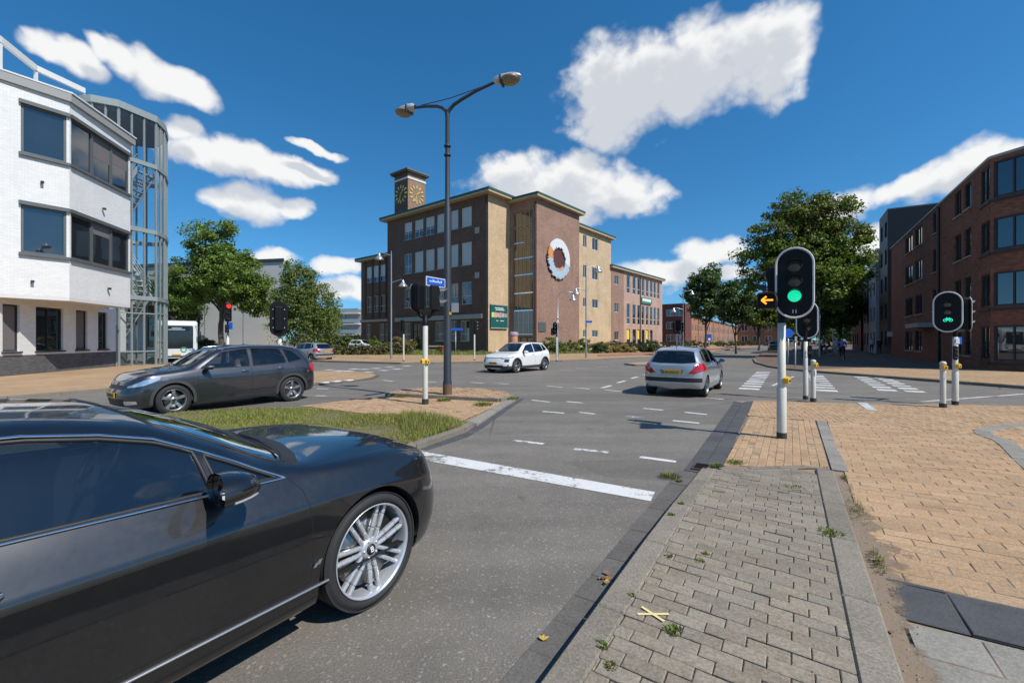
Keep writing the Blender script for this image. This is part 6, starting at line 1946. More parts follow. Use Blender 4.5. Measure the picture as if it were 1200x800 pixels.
def clumps(blobs, nclump, nleaf, spread, rng, shell=.55):
    """leaf points gathered in clumps through a set of ellipsoids"""
    vol = np.array([b[3] * b[4] * b[5] for b in blobs]) ** .75
    pick = rng.choice(len(blobs), nclump, p=vol / vol.sum())
    B = np.array(blobs)[pick]
    d = rng.normal(size=(nclump, 3)); d /= np.linalg.norm(d, axis=1)[:, None]
    r = rng.uniform(shell ** 2, 1.08, nclump) ** .5
    ctr = B[:, :3] + d * B[:, 3:] * r[:, None]
    sp = spread * rng.uniform(.55, 1.35, nclump)
    idx = np.repeat(np.arange(nclump), nleaf)
    q = rng.normal(size=(len(idx), 3)); q /= np.linalg.norm(q, axis=1)[:, None]
    q *= (rng.uniform(0, 1, len(idx)) ** .5)[:, None]
    q[:, 2] *= .62
    P = ctr[idx] + q * sp[idx][:, None]
    N = rng.normal(size=P.shape) * .75 + d[idx] * .55 + np.array([0, 0, .55])
    N /= np.linalg.norm(N, axis=1)[:, None]
    return P, N, ctr
def tree(name, label, pos, blobs, trunk_top, tr, leaf, nclump=220, nleaf=55, size=.26, spread=.75, seed=1, bark=None, group=None, limbs=14, second=None, droop=0, cat='tree'):
    rng = np.random.default_rng(seed)
    root = empty(name, pos, 0, label, cat, group)
    P, N, ctr = clumps(blobs, int(nclump * 1.35), int(nleaf * 1.4), spread, rng)
    if droop:
        k = rng.uniform(0, 1, len(P)) ** 2 * droop
        P[:, 2] -= k * (rng.uniform(0, 1, len(P)) < .5)
    P = P[P[:, 2] > .4]; N = N[:len(P)]
    me = leaves_mesh('crown', P, N, size, rng)
    me.materials.append(leaf)
    if second:
        me.materials.append(second)
        zt = np.quantile(P[:, 2], .62)
        mi = ((rng.uniform(0, 1, len(P)) < .35) & (P[:, 2] > zt)).astype(np.int32)
        me.polygons.foreach_set('material_index', mi)
    link('crown', me, root)
    mb = MB(); rnd = random.Random(seed)
    pth = [Vector((0, 0, -.05))]; 
    for i in range(1, 6): pth.append(Vector((rnd.gauss(0, tr * .35), rnd.gauss(0, tr * .35), trunk_top * i / 5)))
    mb.tube(pth, [tr * 1.35, tr, tr * .92, tr * .85, tr * .78, tr * .7], 10)
    top = pth[-1]
    order = np.argsort(rng.uniform(size=len(ctr)))[:limbs]
    for j in order:
        e = Vector(ctr[j]); s0 = pth[rnd.choice((3, 4, 5, 5))]
        mid = s0.lerp(e, .5) + Vector((rnd.gauss(0, .2), rnd.gauss(0, .2), (e - s0).length * .10))
        mb.tube([s0, s0.lerp(mid, .5) + Vector((0, 0, .1)), mid, e], [tr * .5, tr * .36, tr * .24, tr * .07], 6, caps=False)
        for _ in range(2):
            e2 = e + Vector((rnd.gauss(0, spread), rnd.gauss(0, spread), rnd.gauss(0, spread * .5)))
            mb.tube([mid, mid.lerp(e2, .6), e2], [tr * .15, tr * .08, tr * .03], 5, caps=False)
    mb.build('trunk', bark or BARK, root)
    return root
# tall plane tree beside the hall, birch, and the trees on the right
def B(*a): return list(a)
tree('plane_tree', 'tall bushy tree standing between the bus and the red traffic light', AT(259, 44, 0),
     [(-1.0, 0, 10.8, 2.3, 2.2, 2.2), (.6, 0, 9.0, 2.8, 2.6, 2.0), (-2.6, .3, 8.0, 2.2, 2.2, 1.9), (2.6, 0, 7.0, 2.2, 2.2, 1.6), (-3.4, 0, 6.0, 1.8, 1.8, 1.5), (.5, 0, 6.8, 2.4, 2.4, 1.6), (3.2, .2, 5.4, 1.5, 1.6, 1.3), (.4, 0, 12.6, 1.2, 1.2, 1.0)], 5.2, .26, LM['plane'], 270, 85, .235, .80, 3)
tree('birch_tree', 'drooping pale green birch right of the tall bushy tree', AT(352, 42, 0),
     [(0, 0, 6.8, 1.7, 1.6, 2.2), (-1.3, 0, 5.4, 1.6, 1.5, 2.0), (1.6, 0, 5.0, 1.9, 1.6, 1.9), (2.2, .2, 3.6, 1.4, 1.4, 1.5), (-1.8, 0, 3.6, 1.1, 1.2, 1.7), (.3, 0, 3.4, 1.8, 1.6, 1.5), (-.6, 0, 8.2, .9, .9, 1.0)], 3.6, .13, LM['birch'], 270, 75, .17, .60, 5, BIRCH, droop=1.5)
tree('plane_tree', 'dark green tree half hidden behind the glazed stair tower', AT(207, 52, 0),
     [(0, 0, 6.8, 2.2, 2.2, 1.9), (-2.0, 0, 6.2, 2.0, 2.0, 1.8), (1.2, 0, 5.2, 1.8, 1.8, 1.4), (-1, 0, 8.3, 1.3, 1.3, 1.2), (-4.5, 0, 6.5, 2, 2, 2)], 4.2, .2, LM['dark'], 150, 55, .28, .7, 7)
tree('maple_tree', 'big spreading maple with reddish top behind the near green traffic light', AT(945, 40.5, .1),
     [(-.5, 0, 13.0, 2.4, 2.4, 1.8), (1.6, 0, 12.4, 2.4, 2.4, 1.9), (-2.5, 0, 11.2, 2.6, 2.5, 2.0), (2.8, 0, 10.2, 2.6, 2.5, 2.0), (0, 0, 10.0, 3.2, 3.0, 2.4), (-3.6, 0, 8.8, 2.4, 2.3, 1.8), (4.0, .3, 8.8, 1.9, 2.0, 1.6), (.4, -.5, 7.6, 3.4, 3.0, 1.9), (-3.4, 0, 7.0, 2.0, 2.0, 1.3), (3.0, 0, 6.8, 2.4, 2.2, 1.5), (.8, 0, 5.6, 2.4, 2.4, 1.3)], 5.0, .30, LM['maple'], 360, 92, .25, .85, 11, second=LM['rust'], limbs=22)
tree('lime_tree', 'yellow-green tree growing under the right side of the big maple', AT(985, 62, .1),
     [(0, 0, 8.0, 2.6, 2.4, 1.8), (1.8, 0, 6.4, 2.0, 2.0, 1.6), (-1.8, 0, 6.2, 2.0, 2.0, 1.6), (0, 0, 4.8, 2.4, 2.2, 1.3), (1.0, 0, 9.4, 1.3, 1.3, 1.0)], 3.6, .2, LM['lime'], 150, 50, .34, .8, 13)
tree('round_tree', 'round dark street tree left of centre in front of the orange terrace', AT(827, 62, .1),
     [(0, 0, 9.6, 2.0, 2.0, 1.9), (-.9, 0, 8.0, 2.0, 2.0, 1.7), (1.3, 0, 7.6, 2.0, 2.0, 1.8), (0, 0, 6.2, 2.2, 2.2, 1.4), (.8, 0, 11.0, 1.2, 1.2, 1.0), (-.2, 0, 4.9, 1.5, 1.5, .9)], 4.4, .16, LM['dark'], 170, 50, .30, .7, 17)
tree('round_tree', 'smaller round dark street tree beside the traffic light with the orange arrow', AT(862.5, 52, .1),
     [(0, 0, 6.6, 1.8, 1.8, 1.6), (-.9, 0, 5.6, 1.5, 1.6, 1.3), (1.1, 0, 5.5, 1.6, 1.6, 1.4), (0, 0, 4.5, 1.9, 1.8, 1.0), (-.2, 0, 7.7, 1.0, 1.0, .9)], 3.2, .11, LM['dark'], 150, 48, .25, .6, 19)
tree('round_tree', 'yellowish street tree low behind the pole of the near green traffic light', AT(889, 68, .1),
     [(0, 0, 6.6, 2.0, 2.0, 1.6), (-1, 0, 5.4, 1.6, 1.6, 1.3), (1.2, 0, 5.4, 1.8, 1.8, 1.4), (0, 0, 4.4, 2.0, 2.0, 1.0)], 3.2, .13, LM['lime'], 120, 44, .30, .65, 23)
tree('round_tree', 'dark street tree beneath the left edge of the big maple', AT(915, 78, .1),
     [(0, 0, 7.0, 2.4, 2.4, 1.9), (-1.2, 0, 5.6, 1.9, 1.9, 1.4), (1.2, 0, 5.6, 1.9, 1.9, 1.4), (0, 0, 8.6, 1.5, 1.5, 1.2)], 3.4, .15, LM['dark'], 120, 44, .34, .75, 29)
tree('round_tree', 'shaded street tree directly under the middle of the big maple', AT(962, 58, .1),
     [(0, 0, 6.4, 2.1, 2.1, 1.7), (-1.2, 0, 5.2, 1.7, 1.7, 1.3), (1.3, 0, 5.0, 1.7, 1.7, 1.3), (0, 0, 4.0, 2.0, 2.0, .9)], 3.0, .14, LM['dark'], 130, 46, .30, .7, 31)
tree('round_tree', 'distant dark tree closing the end of the shaded street', AT(1001, 105, .1),
     [(0, 0, 6.8, 2.6, 2.4, 2.2), (-2.2, 0, 5.0, 2.2, 2.2, 2.0), (2.2, 0, 5.2, 2.2, 2.2, 2.2), (0, 0, 3.2, 3.6, 2.6, 1.8)], 2.6, .2, LM['dark'], 130, 44, .45, .9, 37)
tree('round_tree', 'distant tree left of the one closing the shaded street', AT(978, 118, .1),
     [(0, 0, 8.2, 3.4, 2.8, 2.4), (-3, 0, 6.0, 2.8, 2.4, 2.2), (3.0, 0, 5.4, 2.6, 2.4, 2.2), (0, 0, 3.6, 4.2, 2.8, 1.8)], 3.0, .2, LM['dark'], 140, 44, .5, 1.0, 41)
tree('round_tree', 'far tree seen between the orange arrow lamp and the big maple', AT(936, 125, .1),
     [(0, 0, 8.2, 3.8, 2.8, 2.6), (-4, 0, 6.0, 3, 2.4, 2.2), (4.0, 0, 6.4, 3, 2.4, 2.4), (0, 0, 3.6, 5, 2.8, 2.0)], 3.0, .2, LM['maple'], 150, 44, .5, 1.0, 43)

def bush(name, label, pos, blobs, leaf, nclump=50, nleaf=45, size=.16, spread=.35, seed=1, cat='shrub', group=None, second=None):
    rng = np.random.default_rng(seed)
    P, N, c = clumps(blobs, nclump, nleaf, spread, rng, .35)
    P[:, 2] = np.abs(P[:, 2]) + .02
    me = leaves_mesh(name, P, N, size, rng)
    o = link(name, me, None, [leaf] + ([second] if second else []))
    if second: me.polygons.foreach_set('material_index', (rng.uniform(0, 1, len(P)) < .4).astype(np.int32))
    o.location = pos
    return tag(o, label, cat, group)
def row(a, b, h, w, n=8):
    a, b = Vector((a[0], a[1], 0)), Vector((b[0], b[1], 0))
    return [((b - a) * (i / (n - 1))).to_tuple()[:2] + (h * .5, (b - a).length / n * .8, w, h * .55) for i in range(n)]
zg = .12
bush('hedge', 'clipped dark green hedge along the foot of the pink brick wing', AT(704, 60, zg), row((0, 0), AT(772, 72) - AT(704, 60), 1.3, .7, 10), LM['hedge'], 150, 45, .20, .4, 51, 'hedge')
bush('shrub', 'leafy green shrub at the foot of the round-windowed brick wall', AT(644, 52, zg), [(0, 0, .9, 1.2, .8, .9), (1.2, .3, .6, .9, .7, .7), (-.9, 0, .5, .7, .6, .6)], LM['weed'], 70, 45, .2, .4, 53)
bush('shrub', 'spreading low green shrub left of the lamp post before the tan brick wall', AT(668, 55, zg), [(0, 0, .7, 1.3, .8, .75), (1.6, 0, .9, 1.0, .8, .8), (-1.6, 0, .6, 1.2, .7, .6)], LM['weed'], 80, 45, .2, .4, 55)
bush('shrub', 'round grey-green shrub beside the dry grass clumps', AT(701, 52, zg), [(0, 0, .6, .9, .7, .65)], LM['hedge'], 40, 45, .18, .35, 57)
for i, (px, s, lab) in enumerate(((710, .95, 'leftmost of the pale dry grass clumps before the pink wing'), (721, .8, 'middle clump of pale dry grass before the pink wing'), (732, .85, 'third clump of pale dry grass before the pink wing'), (741, .6, 'rightmost small clump of pale dry grass before the pink wing'))):
    bush('ornamental_grass', lab, AT(px, 52.5 + i * .8, zg), [(0, 0, .55 * s, .8 * s, .6 * s, .6 * s)], LM['straw'], 30, 50, .20, .3, 60 + i, 'grass clump', 'dry grass clumps by the pink wing')
bush('shrub', 'grey-green shrub at the right end of the dry grass clumps', AT(753, 56, zg), [(0, 0, .5, 1.0, .7, .5), (1.2, 0, .45, .8, .6, .45)], LM['hedge'], 50, 45, .18, .35, 66)
bush('shrub', 'tall brownish weeds in front of the school door', AT(467, 47.5, zg), [(0, 0, .9, 1.2, .7, .95), (1.1, 0, .7, .9, .6, .75), (-1.2, 0, .6, .9, .6, .6)], LM['dry'], 110, 50, .16, .35, 70, second=LM['weed'])
bush('shrub', 'straggling dry weeds hiding the lower half of the parked white car', AT(424, 54, zg), [(-3.2, 0, .25, 1.1, .6, .26), (-1.6, 0, .28, 1.1, .6, .3), (0, 0, .25, 1.2, .6, .28), (1.6, 0, .3, 1.1, .6, .34), (3, 0, .4, 1.0, .6, .5)], LM['dry'], 150, 50, .16, .35, 72, second=LM['weed'])
bush('hedge', 'low brown-green hedge behind the stopped silver hatchback', AT(378, 46, zg), row((-2.4, 0), (3.2, .4), 1.0, .5, 7), LM['hedge'], 120, 45, .17, .3, 74, 'hedge', second=LM['dry'])
bush('shrub', 'rusty brown bush right of the white bus', AT(236, 47, zg), [(0, 0, .9, 1.3, .8, 1.0), (1.8, 0, .6, 1.1, .7, .7), (4.2, 0, .5, 1.6, .7, .5)], LM['dry'], 90, 50, .2, .4, 76, second=LM['hedge'])
bush('shrub', 'green bush at the left corner of the school wing', AT(438, 60, zg), [(0, 0, .9, .8, .7, 1.0)], LM['weed'], 40, 45, .2, .35, 78)
bush('shrub', 'tall bush below the distant flats', AT(400, 85, zg), [(0, 0, 1.2, 2.4, 1, 1.3), (3, 0, .9, 1.6, 1, 1.0), (-3, 0, 1.0, 2, 1, 1.1)], LM['weed'], 70, 45, .34, .6, 80)
bush('hedge', 'long low hedge in front of the orange terrace', AT(790, 84, .1), row((0, 0), AT(905, 150) - AT(790, 84), 1.2, .8, 16), LM['hedge'], 160, 40, .3, .55, 82, 'hedge')
bush('hedge', 'far-off wood closing the end of the road between the street trees', AT(908, 165, .0), row((0, 0), AT(1012, 150) - AT(908, 165), 6.5, 2.5, 12), LM['dark'], 170, 40, .6, 1.3, 86, 'trees')
bush('hedge', 'far dark hedge line between the hall and the flats', AT(338, 75, .0), row((0, 0), AT(425, 90) - AT(338, 75), 2.6, 1.0, 10), LM['hedge'], 140, 40, .35, .7, 84, 'hedge')

def blades(name, poly, n, h, seed, mats, z=.05, w=.008, zf=None, patch=.6, clumpy=1.0, lean=.5, ratio=(.75, .25)):
    rng = np.random.default_rng(seed)
    xs = [p[0] for p in poly]; ys = [p[1] for p in poly]
    pts = []
    phase = rng.uniform(0, 6, 6)
    while len(pts) < n:
        q = rng.uniform((min(xs), min(ys)), (max(xs), max(ys)), (4000, 2))
        den = .5 + .25 * np.sin(q[:, 0] * 1.7 + phase[0] + np.sin(q[:, 1] * 1.1 + phase[3])) + .25 * np.sin(q[:, 1] * 2.3 + phase[1] + np.sin(q[:, 0] * 2.7 + phase[2]))
        for (x, y), dn in zip(q, den):
            if rng.uniform() < (1 - patch) + patch * dn and poly_contains(poly, x, y): pts.append((x, y))
            if len(pts) >= n: break
    P = np.array(pts)
    H_ = h * rng.uniform(.35, 1.25, n) * (.6 + .5 * np.sin(P[:, 0] * 2.1 + phase[4]) * np.sin(P[:, 1] * 1.9 + phase[5]))
    a = rng.uniform(0, 2 * np.pi, n); ld = rng.uniform(0, lean, n)
    dx, dy = np.cos(a), np.sin(a)
    v = np.empty((n, 5, 3))
    sx, sy = -dy * w, dx * w
    for i, (k, t) in enumerate(((-1, 0), (1, 0), (.7, .55), (-.7, .55), (0, 1))):
        v[:, i, 0] = P[:, 0] + sx * k + dx * ld * H_ * t * t
        v[:, i, 1] = P[:, 1] + sy * k + dy * ld * H_ * t * t
        v[:, i, 2] = z + H_ * t * (1 - .25 * ld * t)
    base = np.arange(n, dtype=np.int32)[:, None] * 5
    me = bpy.data.meshes.new(name)
    me.vertices.add(n * 5); me.vertices.foreach_set('co', v.reshape(-1))
    loops = np.concatenate([base + np.array([[0, 1, 2, 3]]), base + np.array([[3, 2, 4]])], axis=1).reshape(-1).astype(np.int32)
    me.loops.add(n * 7); me.loops.foreach_set('vertex_index', loops)
    st = np.stack([np.arange(n) * 7, np.arange(n) * 7 + 4], 1).reshape(-1).astype(np.int32)
    me.polygons.add(n * 2); me.polygons.foreach_set('loop_start', st)
    mi = np.repeat(rng.choice(len(mats), n, p=ratio), 2).astype(np.int32)
    for m in mats: me.materials.append(m)
    me.polygons.foreach_set('material_index', mi)
    me.update(calc_edges=True)
    o = link(name, me)
    return tag(o, kind='stuff')
gpoly = [tuple(p)[:2] for p in [G(211, 484.8), G(352, 478.6), G(420, 487), G(528, 493.6), G(549, 499), G(541, 504), G(484, 524), UV(3.0, -5.3), UV(3.0, -11.0)]]
blades('grass', gpoly, 62000, .08, 5, [LM['grass'], LM['straw']], .05, .006, ratio=(.62, .38))
edge = [tuple(p)[:2] for p in [G(470, 490), G(528, 493.6), G(552, 498.5), G(541, 505), G(500, 520), G(484, 524), G(470, 505)]]
blades('grass', edge, 5000, .22, 6, [LM['grass'], LM['straw']], .05, .005, ratio=(.6, .4))
sp = [tuple(p)[:2] for p in [AT(350, 58), AT(372, 49), AT(470, 45.5), AT(560, 45.5), AT(640, 47.5), AT(690, 52), AT(765, 66), AT(772, 80), AT(700, 66), AT(640, 53.5), AT(575, 51.5), AT(470, 62), AT(400, 72)]]
sheet('grass_verge', sp, .10, .13, MAT['lawn'])
blades('grass', sp, 26000, .42, 7, [LM['grass'], LM['dry']], .13, .022, ratio=(.7, .3))

def tuft(label, pos, r, h, n, seed, leaf, second=None, w=.004, group='weeds in the joints of the paving'):
    rng = np.random.default_rng(seed)
    mb = MB(pos)
    h *= .62
    for i in range(n):
        a = rng.uniform(0, 6.28); q = r * rng.uniform(0, 1) ** .7; L = h * rng.uniform(.4, 1.2); d = Vector((math.cos(a), math.sin(a), 0))
        b_ = rng.uniform(0, 6.28); d2 = (d + Vector((math.cos(b_), math.sin(b_), 0)) * .7).normalized(); s_ = Vector((-d2.y, d2.x, 0)) * w * rng.uniform(.7, 1.6)
        p0 = Vector(pos) + d * q; ln = rng.uniform(.2, .8)
        p1 = p0 + d2 * L * ln * .5 + Vector((0, 0, L * .6)); p2 = p0 + d2 * L * ln + Vector((0, 0, L * rng.uniform(.5, 1)))
        mb.add([p0 - s_ * .6, p0 + s_ * .6, p1 + s_, p1 - s_, p2], [(0, 1, 2, 3), (3, 2, 4)], 1 if second and rng.uniform() < .35 else 0)
    o = mb.build('weed_tuft', [leaf] + ([second] if second else []))
    return tag(o, label, 'weed', group)
W_ = [((826 - 40, 556), .16, .09, 170, 'green weeds in the gutter left of the rusty drain'), ((840, 545), .13, .07, 110, 'green weeds at the corner behind the rusty drain'), ((862, 541), .16, .06, 130, 'wide flat green weed patch on the edge of the yellow paving'),
      ((796, 561), .06, .05, 50, 'small weeds in the gutter just before the stop line end'), ((931, 571), .16, .03, 150, 'flat mossy weed patch near the far end of the grey paving'), ((973, 627), .12, .07, 110, 'bright green weed against the right-hand kerb'),
      ((798, 597), .05, .04, 30, 'little weed tuft beside the left kerb, farthest of the kerb tufts'), ((787, 612), .05, .04, 30, 'little weed tuft beside the left kerb, second from the far end'), ((820, 659), .06, .03, 40, 'yellowish weed in the middle of the grey paving'), ((828, 651), .04, .04, 26, 'tiny weed behind the yellowish weed on the grey paving'),
      ((783, 655), .05, .03, 30, 'low weed near the left kerb level with the yellowish weed'), ((706, 762), .05, .04, 44, 'weed tuft by the left kerb stone nearest the camera'), ((716, 785), .05, .03, 34, 'small weed between grey bricks nearest the camera'),
      ((789, 741), .07, .05, 50, 'weeds growing beside the yellow cross on the paving'), ((740, 702), .03, .03, 22, 'tiny weed at the kerb joint above the yellow cross')]
for i, ((px, py), r, h, n, lab) in enumerate(W_):
    p = G(px, py, .09 if py > 640 else .04); p.z = kz(p.x, p.y) - .004
    u, v = p.dot(UA), p.dot(VA)
    if v < KV0 or u > 6.8: p.z = .008 if v < -.9 else .022
    tuft(lab, p, r * (.75 if r > .1 else .6), h, n + 26, 100 + i, LM['weed'], LM['dry'] if i % 3 == 0 else None)
for i, (u, ln, lab) in enumerate(((6.6, .25, 'reddish dry weeds at the far end of the right-hand kerb'), (5.4, .8, 'long fringe of dry weeds along the middle of the right-hand kerb'), (4.25, .45, 'dense weeds at the corner of the dark paving slabs'))):
    p = UV(u, .545, .02)
    o = tuft(lab, p, ln * .5, .085, int(260 * ln) + 60, 140 + i, LM['weed'], LM['dry'])
    o.rotation_euler = (0, 0, ANG); o.scale = (1, .22, 1)
for i, ((px, py, z), r, lab) in enumerate((((598, 468, .05), .28, 'grass tuft at the right tip of the traffic island'), ((470, 465, .05), .3, 'straggly weeds at the left end of the raised island'), ((520, 470, .05), .22, 'weeds along the front kerb of the raised island'), ((566, 475, .05), .3, 'weeds before the kerb right of the tall lamp'))):
    tuft(lab, G(px, py, z), r * .8, .16, 340, 160 + i, LM['grass'], LM['dry'], .006)
leafm = [mat('yellow_leaf', (.55, .36, .06), .6, var=.2), mat('brown_leaf', (.28, .14, .06), .7, var=.2)]
for i, ((px, py), z, m, lab) in enumerate((((704, 676), .012, 1, 'brown fallen leaf topmost in the pile in the gutter'), ((710, 672), .02, 1, 'curled brown leaf right of the gutter leaf pile'), ((708, 681), .02, 0, 'bright yellow leaf in the gutter leaf pile'), ((713, 679), .012, 1, 'small brown leaf under the yellow one in the gutter'), ((637, 750), .012, 0, 'single yellow leaf on a gutter tile'),
        ((1042, 738), .03, 1, 'brown leaf at the corner of the grey slabs'), ((1027, 655), .03, 0, 'pale leaf lying against the right kerb weeds'))):
    p = G(px, py, z); rnd = random.Random(i)
    mb = MB(p); a = rnd.uniform(0, 6)
    for k in range(3):
        t = a + (k - 1) * .8
        c = p + Vector((math.cos(t), math.sin(t), .25)) * .018
        mb.add([p, c + Vector((-math.sin(t), math.cos(t), .3)) * .012, p + Vector((math.cos(t), math.sin(t), .2)) * .042, c - Vector((-math.sin(t), math.cos(t), -.4)) * .012], [(0, 1, 2, 3)])
    tag(mb.build('fallen_leaf', leafm[m]), lab, 'leaf', 'fallen leaves')
# ------------------------------------------------------------------ street furniture
SM = dict(cream=mat('cream_pole_paint', (.58, .55, .47), .5, var=.14, vscale=4), black=mat('signal_black', (.005, .005, .006), .55, var=.15, spec=.25), white=mat('border_white', (.62, .62, .62), .5, var=.08), yellow=mat('button_yellow', (.75, .42, .02), .4, var=.06), foot=mat('pole_foot', (.035, .037, .035), .7, var=.3),
          lens_off=mat('unlit_lens', (.085, .075, .065), .25, var=.2), lens_red=mat('unlit_red', (.07, .012, .010), .2, var=.1), hood=mat('hood_grey', (.055, .055, .058), .55, var=.2), steel=mat('lamp_steel', (.34, .36, .37), .4, .6, var=.12), dark_steel=mat('dark_pole_paint', (.028, .036, .044), .5, var=.3, vscale=2), bell=mat('bell_aluminium', (.52, .54, .55), .3, .7, var=.1),
          blue=mat('sign_blue', (.01, .10, .52), .45, var=.06), sign_back=mat('sign_back', (.35, .36, .37), .5, .5, var=.1), white_txt=mat('sign_lettering', (.78, .78, .77), .5, var=0))
def glow(name, col, st): 
    m, t, b = newmat(name)
    b.inputs['Base Color'].default_value = (*[c * .3 for c in col], 1); b.inputs['Emission Color'].default_value = (*col, 1); b.inputs['Emission Strength'].default_value = st
    v = t.voronoi(t.coord('Object'), 90)
    t.l.new(t.math('MULTIPLY', t.math('MULTIPLY_ADD', v.outputs['Distance'], -.5, 1.15), st), b.inputs['Emission Strength'])
    return m
GLOW = dict(green=glow('green_light', (.01, .80, .42), 1.0), red=glow('red_light', (1.0, .03, .02), 1.6), amber=glow('amber_light', (1.0, .36, .02), 1.9), cyan=glow('green_bicycle_light', (.02, .80, .50), 1.2))
def face(center, n):
    n = Vector((n[0], n[1], 0)).normalized()
    x = Vector((-n.y, n.x, 0))                       # viewer's right when facing the head
    return frame_m(center, x, (0, 0, 1))             # local z = out of the face
def stadium(w, h, k=14):
    r = w / 2
    return [(r * math.cos(math.pi * i / k), h / 2 - r + r * math.sin(math.pi * i / k)) for i in range(k + 1)] + [(-r * math.cos(math.pi * i / k), -h / 2 + r - r * math.sin(math.pi * i / k)) for i in range(k + 1)]
def to(m, o, pts): return [m @ Vector(p) - Vector(o) for p in pts]
class Sig:
    def __init__(s, name, pos, label, cat='traffic light', group='traffic lights'):
        s.p = Vector(pos); s.r = empty(name, pos, 0, label, cat, group)
    def mb(s): return MB(s.p)
    def pole(s, h, r=.06, sleeve=None, foot=.10, m=None):
        b = s.mb(); p = s.p
        if sleeve: b.lathe([(r * 1.22, foot), (r * 1.22, sleeve), (r * 1.05, sleeve + .015), (r, sleeve + .03), (r, h), (0, h)], 20, c=p)
        else: b.lathe([(r, foot), (r, h - .01), (r * .9, h), (0, h)], 20, c=p)
        b.build('pole', m or SM['cream'], s.r)
        if foot > .01:
            b = s.mb(); b.lathe([(r * 1.28, 0), (r * 1.28, foot)], 20, c=p); b.build('pole_base', SM['foot'], s.r)
    def button(s, z, n, r=.075):
        b = s.mb(); c = s.p + Vector((n[0], n[1], 0)).normalized() * r + Vector((0, 0, z))
        m = face(c, n)
        vs = [(-.055, -.05, -.03), (.055, -.05, -.03), (.055, .04, -.03), (0, .085, -.03), (-.055, .04, -.03)]
        vs += [(x * .8, y * .8, .05) for x, y, _ in vs]
        b.add([m @ Vector(v) for v in vs], [(5, 6, 7, 8, 9)] + [(i, (i + 1) % 5, (i + 1) % 5 + 5, i + 5) for i in range(5)])
        o = b.build('push_button', SM['yellow'], s.r)
        b = s.mb(); b.ball(m @ Vector((0, -.005, .052)), .018, 8, 6); b.build('button_cap', SM['black'], o)
    def head(s, c, n, lamps=('off', 'off', 'off'), step=.30, rl=.10, board=None, hood=.16, deep=.16, number=None, back=False, up=0.0):
        m = face(c, n)
        k = len(lamps); hh = step * k
        b = s.mb(); b.box((0, 0, 0), (rl * 2.7, hh + .06, deep), bev=.03, mat=m @ Matrix.Translation((0, 0, -deep / 2 - .006)))
        hs = b.build('housing', SM['black'], s.r)
        if board:
            w, h = board
            st = stadium(w, h)
            b = s.mb()
            vs = [m @ Vector((x, y, .0)) for x, y in st] + [m @ Vector((x, y, -.025)) for x, y in st]
            N = len(st)
            b.add(vs, [tuple(range(N)), tuple(range(2 * N - 1, N - 1, -1))] + [(i, i + N, (i + 1) % N + N, (i + 1) % N) for i in range(N)])
            bo = b.build('backboard', SM['black'], s.r)
            if not back:
                b = s.mb(); st2 = stadium(w - .035, h - .035); b.tube([m @ Vector((x, y, .003)) for x, y in st2], .0165, 6, True, smooth=False)
                b.build('white_border', SM['white'], bo)
            else:
                b = s.mb()
                for x in (-.17, .17):
                    for y in (-.3, 0, .3): b.ball(m @ Vector((x, y, -.03)), .016, 8, 5)
                b.build('bolt', SM['white'], bo)
        for i, L in enumerate(lamps):
            y = hh / 2 - step * (i + .5) + up
            q = m @ Matrix.Translation((0, y, .012))
            mm = {'off': SM['lens_off'], 'red_off': SM['lens_red'], 'red': GLOW['red'], 'green': GLOW['green'], 'amber': GLOW['amber'], 'bike': SM['black']}[L]
            b = s.mb(); 
            rows = [[q @ Vector((rr * rl * math.cos(2 * math.pi * j / 24), rr * rl * math.sin(2 * math.pi * j / 24), .03 * (1 - rr ** 2))) for j in range(25)] for rr in (0.001, .4, .75, 1)]
            b.grid(rows); le = b.build('lens', mm, s.r)
            if L == 'bike':
                b = s.mb()
                for x in (-.050, .050): b.tube([q @ Vector((x + .032 * math.cos(t), -.02 + .032 * math.sin(t), .04)) for t in [2 * math.pi * j / 14 for j in range(14)]], .008, 5, True)
                for a_, b_ in (((-.05, -.02), (-.02, .025)), ((-.02, .025), (.035, .025)), ((.05, -.02), (.03, .045)), ((-.02, .025), (.0, -.02)), ((0, -.02), (.035, .025)), ((-.035, .04), (-.01, .04))):
                    b.tube([q @ Vector((*a_, .04)), q @ Vector((*b_, .04))], .008, 5)
                b.build('bicycle_symbol', GLOW['cyan'], le)
            b = s.mb()
            R_ = rl * 1.12; rows = []
            for t in (0, .35, .7, 1):
                rows.append([q @ Vector((R_ * math.cos(a) * (1 - .05 * t), R_ * math.sin(a) * (1 - .05 * t), t * hood * (max(0, .25 + .75 * math.sin(a)) if t else 0))) for a in [R(-20 + 220 * j / 18) for j in range(19)]])
            b.grid(rows)
            b.build('hood', SM['hood'], s.r)
        if number:
            lettering('number', number, .085, SM['white_txt'], s.r, Matrix.Translation(-s.p) @ m @ Matrix.Translation((0, -board[1] / 2 + .115, .006)))
        return m, hs
    def arm(s, pts, r=.028, m=None, name='bracket'):
        b = s.mb(); b.tube(pts, r, 8); return b.build(name, m or SM['black'], s.r)

TOC = -UA
